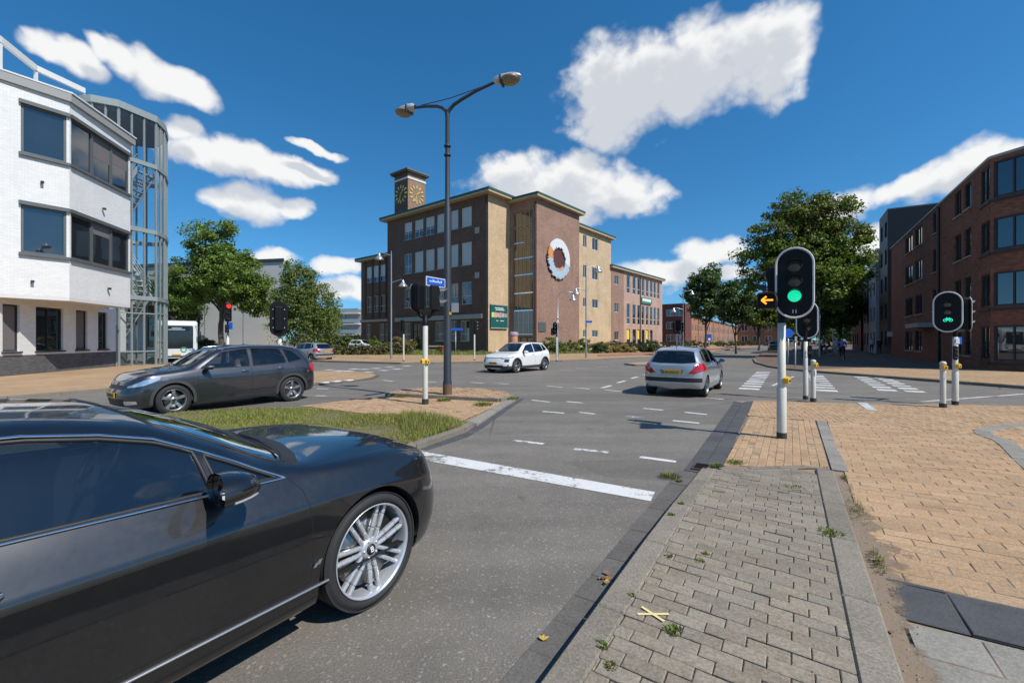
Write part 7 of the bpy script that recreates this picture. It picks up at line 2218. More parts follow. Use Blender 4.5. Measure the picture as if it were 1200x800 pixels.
# near signal with the green light
p = G(916, 513.2, .02)
s = Sig('traffic_light', p, 'nearest traffic light showing green, numbered 11, with an orange arrow at its side')
s.pole(1.95, .060, .84)
c = AT(931, 7.33, 2.60) 
s.head(c, TOC, ('off', 'off', 'green'), .245, .096, (.555, 1.17), .17, number='11', up=.03)
b = s.mb(); b.lathe([(.062, 1.93), (.062, 2.4), (0, 2.4)], 16, c=p); b.build('pole_top', SM['black'], s.r)
s.arm([p + Vector((0, 0, 2.30)), p + Vector((.05, .03, 2.32)), c + UA * .16 + Vector((0, 0, -.3))], .04); s.arm([p + Vector((0, 0, 2.02)), c + UA * .12 + Vector((0, 0, -.52))], .03)
s.button(.97, (.65, -.75), .065)
# orange arrow unit
ac = AT(899, 7.36, 2.32); m = face(ac, TOC)
b = s.mb(); b.box((0, 0, 0), (.30, .27, .2), bev=.04, mat=m @ Matrix.Translation((0, 0, -.1))); ab = b.build('arrow_unit', SM['black'], s.r)
b = s.mb()
for a_, b_ in (((-.075, 0), (.085, 0)), ((-.080, 0), (-.01, .062)), ((-.080, 0), (-.01, -.062))): b.bar(m @ Vector((*a_, .012)), m @ Vector((*b_, .012)), .028, .01, up=m.to_3x3() @ Vector((0, 0, 1)))
b.build('arrow_symbol', GLOW['amber'], ab)
b = s.mb(); R_ = .15
b.grid([[m @ Vector((R_ * math.cos(a) * (1 - .1 * t), R_ * math.sin(a) * .9, t * .2 * max(.05, math.sin(a)))) for a in [R(-10 + 200 * j / 16) for j in range(17)]] for t in (0, .5, 1)])
b.build('hood', SM['hood'], ab)
s.arm([ac + UA * .1 + VA * .1, AT(909, 7.5, 2.32)], .05)
# a side lamp facing the crossing
c2 = AT(899, 7.85, 2.66); s.head(c2, -VA, ('off', 'off'), .24, .08, None, .16, .16); s.arm([p + Vector((0, 0, 2.38)), c2 + VA * .1 + Vector((0, 0, -.2))], .03)

p = G(944, 467.6, .02); s = Sig('traffic_light', p, 'dark traffic light half behind the near green one, on a thinner pole'); s.pole(1.6, .052, .78)
c = AT(945.6, 12.45, 2.22); s.head(c, TOC, ('red_off', 'off', 'off'), .225, .085, (.53, 1.06), .13)
s.arm([p + Vector((0, 0, 1.55)), p + Vector((0, 0, 2.1))], .045); s.arm([p + Vector((0, 0, 1.8)), c + UA * .12], .03)
c2 = p + Vector((.06, -.09, 1.36)); s.head(c2, TOC, ('red_off', 'off'), .11, .04, None, .06, .08)
p = G(1119.4, 474.2, .02); s = Sig('traffic_light', p, 'bicycle traffic light with a green bicycle symbol before the brick apartments'); s.pole(1.72, .055, .82)
c = AT(1110.5, 11.25, 2.37); s.head(c, (-.62, -.78), ('off', 'off', 'bike'), .19, .072, (.56, 1.03), .09)
s.arm([p + Vector((0, 0, 1.68)), p + Vector((0, 0, 2.05))], .05); s.arm([p + Vector((0, 0, 1.86)), c + Vector((.1, .14, -.36))], .035)
c2 = AT(1135, 11.65, 2.34); s.head(c2, (.85, -.35), ('off', 'off', 'off'), .26, .085, (.3, .9), .12); s.arm([p + Vector((0, 0, 1.86)), c2 + Vector((-.1, 0, -.42))], .035)
s.button(.985, (.2, -.98), .06)
c3 = p + Vector((-.06, -.08, 1.32)); s.head(c3, (-.5, -.86), ('off', 'off', 'off'), .10, .036, None, .05, .08)
b = s.mb(); b.box(p + Vector((.0, -.062, 1.62)), (.09, .01, .14)); b.build('sticker', SM['white'], s.r)
b = s.mb(); b.box(p + Vector((.14, .03, 1.63)), (.10, .02, .18)); b.build('blue_plate', SM['blue'], s.r)

# pole in the middle of the island, two heads turned away on a forked bracket
p = G(498.4, 473.2, .06); s = Sig('traffic_light', p, 'cream traffic light pole on the island with two black heads on a forked bracket'); s.pole(1.98, .066, None, .13)
b = s.mb(); b.lathe([(.07, 1.96), (.07, 2.22), (0, 2.22)], 14, c=p); b.build('pole_top', SM['black'], s.r)
L_, R_c = AT(486, 11.05, 2.72), AT(514, 11.35, 2.72)
s.head(L_, (-.93, .36), ('off', 'off'), .27, .11, (.40, .70), .22, .2); s.head(R_c, (.95, .30), ('off', 'off'), .29, .115, None, .26, .22)
for e in (L_, R_c):
    k = 1 if e is R_c else -1
    s.arm([p + Vector((0, 0, 2.15)), p + Vector((k * .12, 0, 2.20)), p + Vector((k * .21, 0, 2.34)), Vector((e.x, e.y, e.z - .3))], .04)
s.button(1.06, (-.7, -.7), .07); s.button(1.06, (.75, -.6), .07)
# back of a signal on the left island
p = AT(328, 15.0, .07); s = Sig('traffic_light', p, 'large black back of a traffic light board above the dark crossover'); s.pole(1.7, .055, .8)
c = AT(326.7, 14.9, 2.37); s.head(c, (-.44, .90), ('off', 'off', 'off'), .25, .09, (.54, 1.17), .15, .1, back=True)
s.arm([p + Vector((0, 0, 1.68)), p + Vector((0, 0, 2.0))], .05)
p = AT(267, 22.5, .10); s = Sig('traffic_light', p, 'traffic light showing red in front of the tall bushy tree'); s.pole(2.0, .06, .8)
c = AT(268, 22.3, 3.05); s.head(c, (.72, -.70), ('red', 'off', 'off'), .29, .105, None, .22, .18)
c2 = AT(265.5, 22.2, 2.22); s.head(c2, (.3, -.95), ('off', 'off'), .17, .06, None, .1, .12)
s.arm([p + Vector((0, 0, 1.98)), p + Vector((0, 0, 2.65))], .05)
b = s.mb(); b.box(AT(270, 22.3, 2.36), (.2, .03, .34)); b.build('blue_plate', SM['blue'], s.r)
for px, py, z1, dirn, lab in ((473, 423.2, 1.95, (-.9, .4), 'small traffic light with pale pole before the school weeds'), (556, 422, 1.95, (.95, .3), 'small traffic light on a pale pole below the green billboard'), (652.4, 423.4, 1.75, (-.75, -.65), 'small traffic light with two heads before the purple brick wall')):
    p = G(px, py, .12); s = Sig('traffic_light', p, lab, group='traffic lights'); s.pole(z1, .055, None, .08)
    s.arm([p + Vector((0, 0, z1 - .02)), p + Vector((0, 0, z1 + .5))], .05)
    s.head(p + Vector((dirn[0] * .16, dirn[1] * .1, z1 + .62)), dirn, ('off', 'off', 'off'), .25, .09, (.5, .95) if px > 600 else None, .16)
    if px > 600: s.head(p + Vector((-.28, -.05, z1 + .38)), (.2, -.97), ('off', 'off'), .22, .08, None, .12)
p = AT(793.5, 45, .0); s = Sig('traffic_light', p, 'cluster of black traffic light heads on a pale pole above the silver hatchback'); s.pole(2.3, .075, None, .1)
for dx, dz, dn in ((-.45, 2.95, (-.8, .5)), (.1, 3.1, (.3, .9)), (.6, 2.9, (.9, -.2))): 
    s.head(p + Vector((dx, 0, dz)), dn, ('off', 'off', 'off'), .3, .1, (.55, 1.15) if dx == .1 else None, .18); s.arm([p + Vector((0, 0, 2.28)), p + Vector((dx, 0, dz - .4))], .05)
p = AT(797.5, 48, .0); s = Sig('sign_post', p, 'bare pale post beside the cluster of traffic lights', 'post', None); s.pole(2.6, .06, None, .1)

# push button posts
for (px, py), nb, lab in (((953, 470.7), (.4, -.9), 'cream push-button post with a yellow button behind the near traffic light'), ((1105, 477.2), (-.2, -.95), 'cream push-button post with a yellow top left of the bicycle light')):
    p = G(px, py, .02); s = Sig('button_post', p, lab, 'push-button post', 'push-button posts'); s.pole(1.07, .058, None, .10)
    b = s.mb(); b.lathe([(.066, 1.06), (.066, 1.09), (.04, 1.12), (0, 1.125)], 16, c=p); b.build('post_cap', SM['cream'], s.r)
    s.button(.98, nb, .055)
    b = s.mb(); m = face(p + Vector((nb[0], nb[1], 0)).normalized() * .061 + Vector((0, 0, .78)), nb); b.box((0, 0, 0), (.06, .14, .006), mat=m); b.build('sticker', SM['white'], s.r)

# tall lamp with two arms
p = G(524.3, 462.2, .14)
r = empty('street_lamp', p, 0, 'tall dark double-armed street lamp on the island, taller than the school', 'street lamp', 'street lamps')
mb = MB(p); mb.lathe([(.125, 0), (.125, .35), (.11, .4), (.092, 5.2), (.066, 5.3), (.060, 7.75), (.068, 7.8), (.05, 7.95)], 20, c=p); mb.build('pole', SM['dark_steel'], r)
mb = MB(p); mb.lathe([(.13, 0), (.127, .30)], 20, c=p); mb.build('pole_foot', mat('rusty_foot', (.13, .075, .05), .9, var=.4, vscale=8), r)
top = p + Vector((0, 0, 7.75))
EL, ER = AT(486, 13.2, 8.50), AT(579, 12.05, 8.58)
for e in (EL, ER):
    d = Vector((e.x - top.x, e.y - top.y, 0))
    mb = MB(p); mb.tube([top, top + Vector((0, 0, .16)) + d * .03, top + Vector((0, 0, .30)) + d * .14, top + Vector((0, 0, .40)) + d * .3, top + d * .62 + Vector((0, 0, .40 + (e.z - top.z - .40) * .55)), e], [.055, .052, .05, .046, .042, .038], 10); mb.build('arm', SM['dark_steel'], r)
    dn = d.normalized(); up = Vector((0, 0, 1)); sd_ = dn.cross(up)
    mb = MB(p)
    rows = []
    for t, w, h0, h1 in ((-.02, .05, .05, .04), (.06, .11, .11, .09), (.22, .14, .14, .10), (.45, .15, .14, .07), (.62, .14, .11, .06), (.74, .09, .06, .04), (.78, .02, .01, .01)):
        o_ = e + dn * t + up * .03
        rows.append([o_ + sd_ * w * math.cos(a) + up * (h0 if math.sin(a) > 0 else h1) * math.sin(a) for a in [2 * math.pi * j / 18 for j in range(19)]])
    mb.grid(rows); hd = mb.build('lamp_head', mat('lamp_cover', (.50, .50, .49), .4, .3, var=.35, vscale=7), r)
    mb = MB(p); mb.ball(e + dn * .46 + Vector((0, 0, -.015)), 1, 16, 10, (.26, .26, .10)); b_ = mb.build('lamp_bowl', mat('dusty_bowl', (.22, .18, .12), .3, var=.4, vscale=9), hd)
    mb = MB(p); o_ = e + dn * .22; mb.bar(o_ - sd_ * .15 + up * .0, o_ + sd_ * .15, .05, .2, up=up); mb.build('clasp', SM['hood'], hd)
mb = MB(p); q0, q1 = top.lerp(EL, .8) + Vector((0, 0, .12)), top.lerp(ER, .72) + Vector((0, 0, .14)); mb.tube([q0, (q0 + q1) / 2 - Vector((0, 0, .05)), q1], .012, 6); mb.build('stay_wire', SM['dark_steel'], r)
for z in (6.9, 6.65): 
    mb = MB(p); mb.lathe([(.086, z), (.098, z + .01), (.098, z + .05), (.086, z + .06)], 16, c=p); mb.build('collar', SM['dark_steel'], r)
# street name plate on it
e0 = p + Vector((0, 0, 3.08)) - UA * .11; e1 = e0 - UA * .76
sr = empty('street_sign', (e0 + e1) / 2, 0, 'blue street name plate with white border on the tall lamp', 'sign')
n = VA * 1.0
mb = MB((e0 + e1) / 2); mb.bar(e0, e1, .03, .25); mb.build('plate', SM['white'], sr)
mb = MB((e0 + e1) / 2); mb.bar(e0 - UA * .025, e1 + UA * .025, .036, .20); mb.build('blue_field', SM['blue'], sr)
mb = MB((e0 + e1) / 2); rnd = random.Random(2); s_ = .12
while s_ < .62:
    w_ = rnd.uniform(.03, .055); hgt = rnd.choice((.055, .055, .085)); q = e1 + UA * s_ + n * .021 + Vector((0, 0, -.02 + hgt / 2))
    mb.bar(q, q + UA * w_, .006, hgt * .55); mb.bar(q, q + UA * .012, .006, hgt); s_ += w_ + .018
mb.build('lettering', SM['white_txt'], sr)
mb = MB((e0 + e1) / 2); mb.bar(e0 + Vector((0, 0, .06)), e0 + UA * .1 + Vector((0, 0, .06)), .02, .03); mb.bar(e0 - Vector((0, 0, .06)), e0 + UA * .1 - Vector((0, 0, .06)), .02, .03); mb.build('clamp', SM['steel'], sr)
q = p + Vector((.22, -.05, 2.42)); sr = empty('small_sign', q, 0, 'small grey plate clamped to the right side of the tall lamp', 'sign')
mb = MB(q); mb.box(q, (.20, .03, .26), bev=.004); mb.build('plate', SM['sign_back'], sr); mb = MB(q); mb.bar(q - Vector((.1, 0, .16)), q - Vector((.16, 0, .16)), .06, .07); mb.build('amber_lamp', SM['yellow'], sr)

# bell lamps
def bell_lamp(px, d, heads, label, z0=.12, top=None, hook=False):
    p = AT(px, d, z0)
    r = empty('street_lamp', p, 0, label, 'street lamp', 'street lamps')
    zt = max(h[2] for h in heads) + .12 if top is None else top
    mb = MB(p); mb.lathe([(.085, 0), (.085, .9), (.065, .98), (.05, zt - z0), (.02, zt - z0 + .35 if not hook else zt - z0)], 14, c=p); mb.build('pole', SM['steel'], r)
    for hx, hy, hz in heads:
        e = AT(hx, d + hy, hz); a = Vector((p.x, p.y, hz + .08)); 
        dv = (e - a); dv.z = 0
        mb = MB(p)
        if hook: mb.tube([Vector((p.x, p.y, hz - .4)), Vector((p.x, p.y, hz + .2)) + dv * .04, Vector((p.x, p.y, hz + .52)) + dv * .2, Vector((p.x, p.y, hz + .56)) + dv * .5, e + Vector((0, 0, .5)), e + Vector((0, 0, .2))], .04, 8)
        else: mb.tube([a, a + dv * .5 + Vector((0, 0, .16)), a + dv * .92 + Vector((0, 0, .24)), e + Vector((0, 0, .22))], .035, 8)
        mb.build('arm', SM['steel'], r)
        mb = MB(p); mb.lathe([(.02, .30), (.07, .26), (.09, .16), (.14, .06), (.26, -.10), (.37, -.22), (.36, -.24), (.30, -.20), (.0, -.16)], 20, c=e)
        mb.build('lamp_shade', SM['bell'], r)
    return r
bell_lamp(458.5, 36, [(444.5, 0, 8.35), (472.4, -.3, 6.15)], 'pale lamp post with two bell shades before the left school wing')
bell_lamp(686.8, 38.4, [(701, .4, 7.75), (675, -.3, 5.75)], 'steel lamp post with two bell shades before the tan brick wall')
bell_lamp(653.6, 41, [(671.5, 0, 5.5)], 'hook-topped lamp post with one bell shade beside the round relief', hook=True, top=5.5)
bell_lamp(800.6, 58, [(811, 0, 7.75), (789.5, 0, 5.5)], 'lamp post with two bell shades before the dark red block', .1)
bell_lamp(960.5, 40, [(979, 0, 5.55)], 'dark lamp post with one bell shade under the big maple', .1)
bell_lamp(976, 74, [(987.5, 0, 5.1)], 'far lamp post with one bell shade down the shaded street', .1)

def plate_sign(px, d, z0, zt, shape, w, h, label, face_n=(0, -1), m=None):
    p = AT(px, d, z0); r = empty('road_sign', p, 0, label, 'sign')
    mb = MB(p); mb.lathe([(.035, 0), (.035, zt), (0, zt)], 10, c=p); mb.build('post', SM['steel'], r)
    fm = face(p + Vector((0, -.05, zt - h / 2)), face_n)
    mb = MB(p)
    if shape == 'round': mb.add([fm @ Vector((w / 2 * math.cos(2 * math.pi * i / 24), w / 2 * math.sin(2 * math.pi * i / 24), zz)) for zz in (0, -.02) for i in range(24)], [tuple(range(24)), tuple(range(47, 23, -1))] + [(i, i + 24, (i + 1) % 24 + 24, (i + 1) % 24) for i in range(24)])
    else: mb.box((0, 0, 0), (w, h, .02), bev=.004, mat=fm)
    mb.build('sign_plate', m or SM['blue'], r)
    return r, fm, p
r, fm, p = plate_sign(534, 46, .12, 2.75, 'rect', 1.5, .24, 'small blue name sign on a thin post behind the tall lamp')
r, fm, p = plate_sign(831, 60, .1, 2.3, 'rect', .6, .9, 'blue and white parking sign before the dark red block')
mb = MB(p); mb.box((0, 0, 0), (.3, .3, .03), mat=fm @ Matrix.Translation((0, -.2, 0))); mb.build('white_symbol', SM['white_txt'], r)
r, fm, p = plate_sign(923.5, 29, .1, 2.3, 'round', .62, .62, 'round blue sign behind the pole of the near traffic light')
r, fm, p = plate_sign(932, 25.2, .1, 1.75, 'rect', .12, .3, 'short grey post with a narrow plate behind the near traffic light', m=SM['sign_back'])
q = AT(690.3, 38.2, 3.2); r = empty('street_sign', q, 0, 'small blue name plate on the steel lamp post before the tan wall', 'sign')
mb = MB(q); mb.box(q, (.5, .03, .18)); mb.build('plate', SM['blue'], r); mb = MB(q); mb.bar(q - Vector((.25, -.02, 0)), q - Vector((.3, -.18, 0)), .03, .05); mb.build('clamp', SM['steel'], r)

# drain, cross of tape, bench, planter, advertising drum
p = UV(6.22, -.98, .034)
r = empty('drain_grate', p, ANG, 'rusty iron gully grate set in the kerb', 'drain')
mb = MB(); mb.box((0, 0, -.01), (.30, .20, .022), bev=.004); mb.build('frame', mat('rusty_iron', (.12, .055, .045), .75, .3, var=.4, vscale=20), r)
mb = MB()
for i in range(7): mb.box((-.115 + i * .038, 0, .004), (.014, .15, .006))
mb.build('slot', CM['gap'], r)
p = G(766.5, 718, .115); p.z = kz(p.x, p.y) + .004
r = tag(empty('tape_cross', p, 0), 'cross of two strips of pale yellow tape stuck on the grey paving', 'tape')
tp = mat('yellow_tape', (.72, .58, .28), .6, var=.12, vscale=30)
for a, b_ in (((747, 719), (784, 717.5)), ((752, 710.5), (778, 726))):
    q0, q1 = G(a[0], a[1], .115), G(b_[0], b_[1], .115)
    q0.z = kz(q0.x, q0.y) + .006; q1.z = kz(q1.x, q1.y) + .006
    mb = MB(p); mb.bar(q0, q1, .018, .002); mb.build('tape_strip', tp, r)
p = AT(509, 49.5, .13); r = empty('park_bench', p, R(15), 'plain wooden bench outside the school wall', 'bench')
wd = mat('weathered_wood', (.26, .20, .14), .85, var=.3, vscale=6)
for z, y, nm, hgt in ((.45, 0, 'seat', .06), (.82, .22, 'backrest', .16)):
    mb = MB(); mb.box((0, y, z), (1.5, .38 if nm == 'seat' else .05, hgt), bev=.01); mb.build(nm, wd, r)
for x in (-.6, .6): mb = MB(); mb.box((x, 0, .21), (.07, .36, .42)); mb.box((x, .22, .6), (.06, .05, .5)); mb.build('leg', SM['hood'], r)
p = AT(518.5, 49.3, .13); r = empty('planter', p, 0, 'orange flower tub beside the wooden bench', 'planter')
mb = MB(p); mb.lathe([(.32, 0), (.42, .75), (.45, .78), (.45, .86), (.38, .86), (.36, .8), (0, .8)], 18, c=p); mb.build('tub', mat('terracotta', (.42, .13, .055), .7, var=.2), r)
p = AT(602, 46.5, .13); r = empty('advertising_column', p, 0, 'low advertising drum with bright posters behind the white crossover', 'advertising column')
mb = MB(p); mb.lathe([(.42, 0), (.42, 2.0)], 24, c=p); mb.build('drum', mat('orange_poster', (.50, .26, .14), .6, var=.5, vscale=2), r)
mb = MB(p); mb.lathe([(.47, 2.0), (.47, 2.28), (.3, 2.36), (0, 2.38)], 24, c=p); mb.build('cap', mat('mauve_cap', (.32, .24, .34), .6, var=.3), r)
# ------------------------------------------------------------------ people, bicycles, bus
SKIN = mat('skin', (.48, .27, .18), .55, var=.06); HAIR = mat('brown_hair', (.05, .03, .02), .7, var=.2); DARKS = mat('dark_trousers', (.02, .022, .03), .85, var=.15); SHOE = mat('shoes', (.03, .03, .03), .6)
def person(label, loc, rz, pose, shirt, trousers, k=1.0, hat=None, trousers_m=None):
    sh = mat('shirt', shirt, .85, var=.1, vscale=8); tr = mat('trousers', trousers, .85, var=.1, vscale=8)
    J, Eg = [], []
    def j(x, y, z, r): J.append(((x, y, z), r)); return len(J) - 1
    def chain(start, pts):
        a = start; ids = []
        for p in pts:
            b = j(*p); Eg.append((a, b)); a = b; ids.append(b)
        return ids
    if pose == 'walk':
        pel = j(0, 0, .95, .135); sp = chain(pel, [(.0, 0, 1.12, .125), (.01, 0, 1.30, .145), (.01, 0, 1.43, .11), (.02, 0, 1.50, .055), (.04, 0, 1.58, .085), (.035, 0, 1.67, .088), (.03, 0, 1.735, .05)])
        arms = [[(0, .17, 1.41, .062), (-.06, .21, 1.14, .045), (.04, .22, .92, .032), (.07, .22, .85, .030)], [(0, -.17, 1.41, .062), (.03, -.21, 1.14, .045), (.16, -.21, .95, .032), (.20, -.20, .89, .030)]]
        legs = [[(0, .09, .88, .09), (.14, .10, .50, .062), (.10, .10, .10, .042), (.24, .11, .04, .035)], [(0, -.09, .88, .09), (.02, -.10, .50, .062), (-.22, -.10, .14, .042), (-.12, -.11, .04, .035)]]
        fin = [(.3, 0, -.9)] * 2; waist = .97
    elif pose == 'cycle':
        pel = j(-.02, 0, 1.0, .135); sp = chain(pel, [(.06, 0, 1.14, .12), (.16, 0, 1.29, .14), (.25, 0, 1.42, .11), (.30, 0, 1.49, .055), (.34, 0, 1.57, .085), (.345, 0, 1.65, .088), (.34, 0, 1.715, .05)])
        arms = [[(.23, s * .17, 1.40, .06), (.38, s * .24, 1.19, .043), (.56, s * .25, 1.07, .032), (.60, s * .25, 1.06, .030)] for s in (1, -1)]
        legs = [[(.02, .09, .95, .09), (.42, .11, .80, .062), (.24, .11, .42, .042), (.38, .12, .38, .035)], [(.02, -.09, .95, .09), (.28, -.11, .60, .062), (.12, -.11, .20, .042), (.26, -.12, .15, .035)]]
        fin = [(1, 0, -.3)] * 2; waist = 1.02
    else:
        pel = j(0, 0, .50, .14); sp = chain(pel, [(-.05, 0, .66, .13), (-.10, 0, .80, .15), (-.13, 0, .95, .11), (-.12, 0, 1.03, .055), (-.09, 0, 1.11, .085), (-.085, 0, 1.19, .088), (-.09, 0, 1.255, .05)])
        arms = [[(-.12, s * .18, .92, .06), (.10, s * .26, .74, .045), (.32, s * .17, .90, .032), (.37, s * .15, .92, .030)] for s in (1, -1)]
        legs = [[(.04, s * .10, .47, .09), (.45, s * .13, .55, .065), (.72, s * .12, .22, .042), (.84, s * .12, .22, .035)] for s in (1, -1)]
        fin = [(1, 0, .2)] * 2; waist = .52
    hands = []
    for a in arms: hands.append(chain(sp[2], a))
    feet = [chain(pel, l) for l in legs]
    me = bpy.data.meshes.new('person'); me.from_pydata([q[0] for q in J], Eg, [])
    o = bpy.data.objects.new('person', me); C.objects.link(o)
    sk = o.modifiers.new('skin', 'SKIN')
    for i, (q, r) in enumerate(J):
        o.data.skin_vertices[0].data[i].radius = (r, r * (1.25 if i in (0,) or i in sp[:3] else 1))
    o.data.skin_vertices[0].data[0].use_root = True
    o.modifiers.new('sub', 'SUBSURF').levels = 2; o.modifiers['sub'].render_levels = 2
    dg = bpy.context.evaluated_depsgraph_get()
    m2 = bpy.data.meshes.new_from_object(o.evaluated_get(dg))
    bpy.data.objects.remove(o)
    P3 = [Vector(q[0]) for q in J]
    armset = [(hands[0], 0), (hands[1], 1)]
    head_ids = set(sp[3:]); leg_ids = {i for f in feet for i in f} | {pel}; foot_ids = {f[-1] for f in feet}; hand_ids = {h[-1] for h in hands} | {h[-2] for h in hands}
    mb = MB()
    mb.v = [tuple(v.co) for v in m2.vertices]; mb.f = [list(p.vertices) for p in m2.polygons]; mb.sm = [True] * len(mb.f)
    for p in m2.polygons:
        i = min(range(len(P3)), key=lambda q: (P3[q] - p.center).length - J[q][1] * .5)
        mb.m.append(0 if i in head_ids or i in hand_ids else 3 if i in foot_ids else 2 if i in leg_ids else 1)
    for hi, h in enumerate(hands):                          # fingers curled from each palm, thumb from its side
        c = P3[h[-1]]; d = Vector(fin[hi]).normalized(); s = (Vector((0, 1, 0)) if hi == 0 else Vector((0, -1, 0)))
        w = d.cross(s).normalized()
        for q, L in enumerate((.065, .075, .07, .055)):
            b0 = c + d * .015 + w * (q - 1.5) * .017
            mb.tube([b0, b0 + d * L * .6, b0 + d * L * .85 - s * L * .35], [.0095, .009, .007], 6, mi=0)
        b0 = c + w * -.024; mb.tube([b0, b0 - w * .03 + d * .02, b0 - w * .03 + d * .05], [.011, .010, .008], 6, mi=0)
    hd = P3[sp[5]]
    mb.ball(hd + Vector((.088, 0, -.02)), .016, 8, 6, (1.1, .8, 1.3), mi=0)
    for s in (1, -1):
        mb.ball(hd + Vector((.078, s * .032, .012)), .011, 8, 6, mi=4); mb.ball(hd + Vector((0, s * .088, -.01)), .02, 8, 6, (1, .4, 1.4), mi=0)
    mb.ball(hd + Vector((.082, 0, -.055)), .016, 8, 6, (.4, 1.4, .35), mi=4)
    r = mb.build('person', [SKIN, sh, tr, SHOE, mat('eye', (.03, .02, .02), .3, var=0)])
    r.location = loc; r.rotation_euler = (0, 0, rz); r.scale = (k, k, k)
    tag(r, label, 'person')
    b = MB(); hp = hd
    b.grid([[hp + Vector((-.008 + .098 * math.sin(t) * math.cos(a), .098 * math.sin(t) * math.sin(a), .015 + .10 * math.cos(t))) for a in [2 * math.pi * q / 16 for q in range(17)]] for t in [R(2 + 13 * q) for q in range(8 if hat else 7)]])
    b.build('cap' if hat else 'hair', mat('headwear', hat, .5) if hat else HAIR, r)
    return r

def bicycle(label, loc, rz):
    r = empty('bicycle', loc, rz, label, 'bicycle', 'bicycles')
    bk = CM['black']
    for x in (.55, -.52):
        b = MB(); b.tube([(x + .33 * math.cos(t), 0, .345 + .33 * math.sin(t)) for t in [2 * math.pi * q / 32 for q in range(32)]], .018, 6, True); w = b.build('wheel', CM['rubber'], r)
        b = MB(); b.tube([(x + .305 * math.cos(t), 0, .345 + .305 * math.sin(t)) for t in [2 * math.pi * q / 32 for q in range(32)]], .009, 5, True)
        for q in range(14):
            t = 2 * math.pi * q / 14; b.tube([(x, .01 * (-1) ** q, .345), (x + .3 * math.cos(t), 0, .345 + .3 * math.sin(t))], .0018, 4)
        b.tube([(x, -.05, .345), (x, .05, .345)], .02, 8); b.build('rim', CM['chrome'], w)
    b = MB()
    for p, q in (((.0, 0, .30), (.43, 0, .85)), ((0, 0, .30), (-.17, 0, .86)), ((-.15, 0, .80), (.42, 0, .82)), ((0, .02, .30), (-.52, .04, .345)), ((0, -.02, .3), (-.52, -.04, .345)), ((-.16, .02, .78), (-.52, .04, .345)), ((-.16, -.02, .78), (-.52, -.04, .345)), ((.43, .03, .80), (.55, .05, .345)), ((.43, -.03, .8), (.55, -.05, .345)), ((.44, 0, .80), (.40, 0, 1.0))): b.tube([p, q], .016, 8)
    b.build('frame', bk, r)
    b = MB(); b.tube([(.60 - .1, .30, 1.03), (.56, .22, 1.05), (.42, .08, 1.02), (.40, 0, 1.02), (.42, -.08, 1.02), (.56, -.22, 1.05), (.5, -.30, 1.03)], .013, 8); b.build('handlebar', CM['chrome'], r)
    b = MB(); b.ball((-.2, 0, .93), 1, 12, 8, (.14, .08, .045)); b.build('saddle', bk, r)
    b = MB(); b.box((-.56, 0, .74), (.36, .14, .02)); b.bar((-.7, .0, .73), (-.53, .05, .36), .012, .012); b.build('luggage_rack', bk, r)
    b = MB(); b.lathe([(.10, -.005), (.10, .005), (0, .005)], 20, 'Y', c=(0, .05, .30)); b.bar((0, .07, .30), (.14, .07, .20), .02, .015); b.bar((0, -.07, .30), (-.02, -.07, .46), .02, .015); b.box((.14, .11, .2), (.09, .07, .02)); b.box((.0, -.11, .46), (.09, .07, .02)); b.build('crank', CM['dark_alloy'], r)
    return r
hd = math.atan2(.849, .528)
def rider(px, d, rz, lab, shirt, trousers, lab2, hat=None):
    p = AT(px, d, .10)
    if hat is None: person(lab, p, rz, 'cycle', shirt, trousers)
    else: person(lab, p, rz, 'cycle', shirt, trousers, hat=hat)
    bicycle(lab2, p, rz)
rider(987.5, 32.5, hd, 'cyclist in a purple and dark jersey riding away down the shaded street', (.16, .12, .34), (.015, .016, .03), 'bicycle under the cyclist with the purple jersey')
rider(966, 44, hd + 1.9, 'cyclist in a white shirt waiting left of the purple-jerseyed rider', (.62, .62, .60), (.03, .03, .05), 'bicycle of the cyclist in the white shirt')
rider(972.5, 47, hd + 2.0, 'cyclist in a red top beside the one in white', (.45, .06, .05), (.10, .10, .12), 'bicycle of the cyclist in the red top')
person('person in pale grey with a white cap standing beside the waiting cyclists', AT(979.3, 41, .10), hd + 2.6, 'walk', (.42, .44, .44), (.30, .31, .33), hat=(.68, .68, .66))
person('pedestrian in a light blue shirt walking past the pale grey building', AT(1021.5, 50, .10), hd, 'walk', (.40, .47, .60), (.05, .06, .10))
person('pedestrian in dark clothes beside the one in the light blue shirt', AT(1030.5, 49, .10), hd, 'walk', (.03, .03, .035), (.02, .02, .025))
# driver of the dark crossover
def seated(car, x, y, lab, shirt):
    m = car.matrix_basis.copy()
    p = person(lab, (0, 0, 0), 0, 'drive', shirt, (.03, .03, .04))
    p.location = (Matrix.Translation(car.location) @ Matrix.Rotation(car.rotation_euler.z, 4, 'Z')) @ Vector((x, y, -.02))
    p.rotation_euler = (0, 0, car.rotation_euler.z)
    return p
seated(SUV, -1.42, .36, 'driver in a pale shirt at the wheel of the dark grey crossover', (.55, .58, .56))
seated(HATCH, -1.34, .36, 'driver of the silver hatchback seen through its rear window', (.06, .06, .08))
seated(WSUV, -1.36, .36, 'driver in dark clothes behind the windscreen of the white crossover', (.05, .05, .06))
bicycle('bicycle parked before the orange terrace, left of the two', AT(851, 75, .1), hd + 1.2); bicycle('bicycle parked before the orange terrace, right of the two', AT(857, 75.5, .1), hd + 1.5)

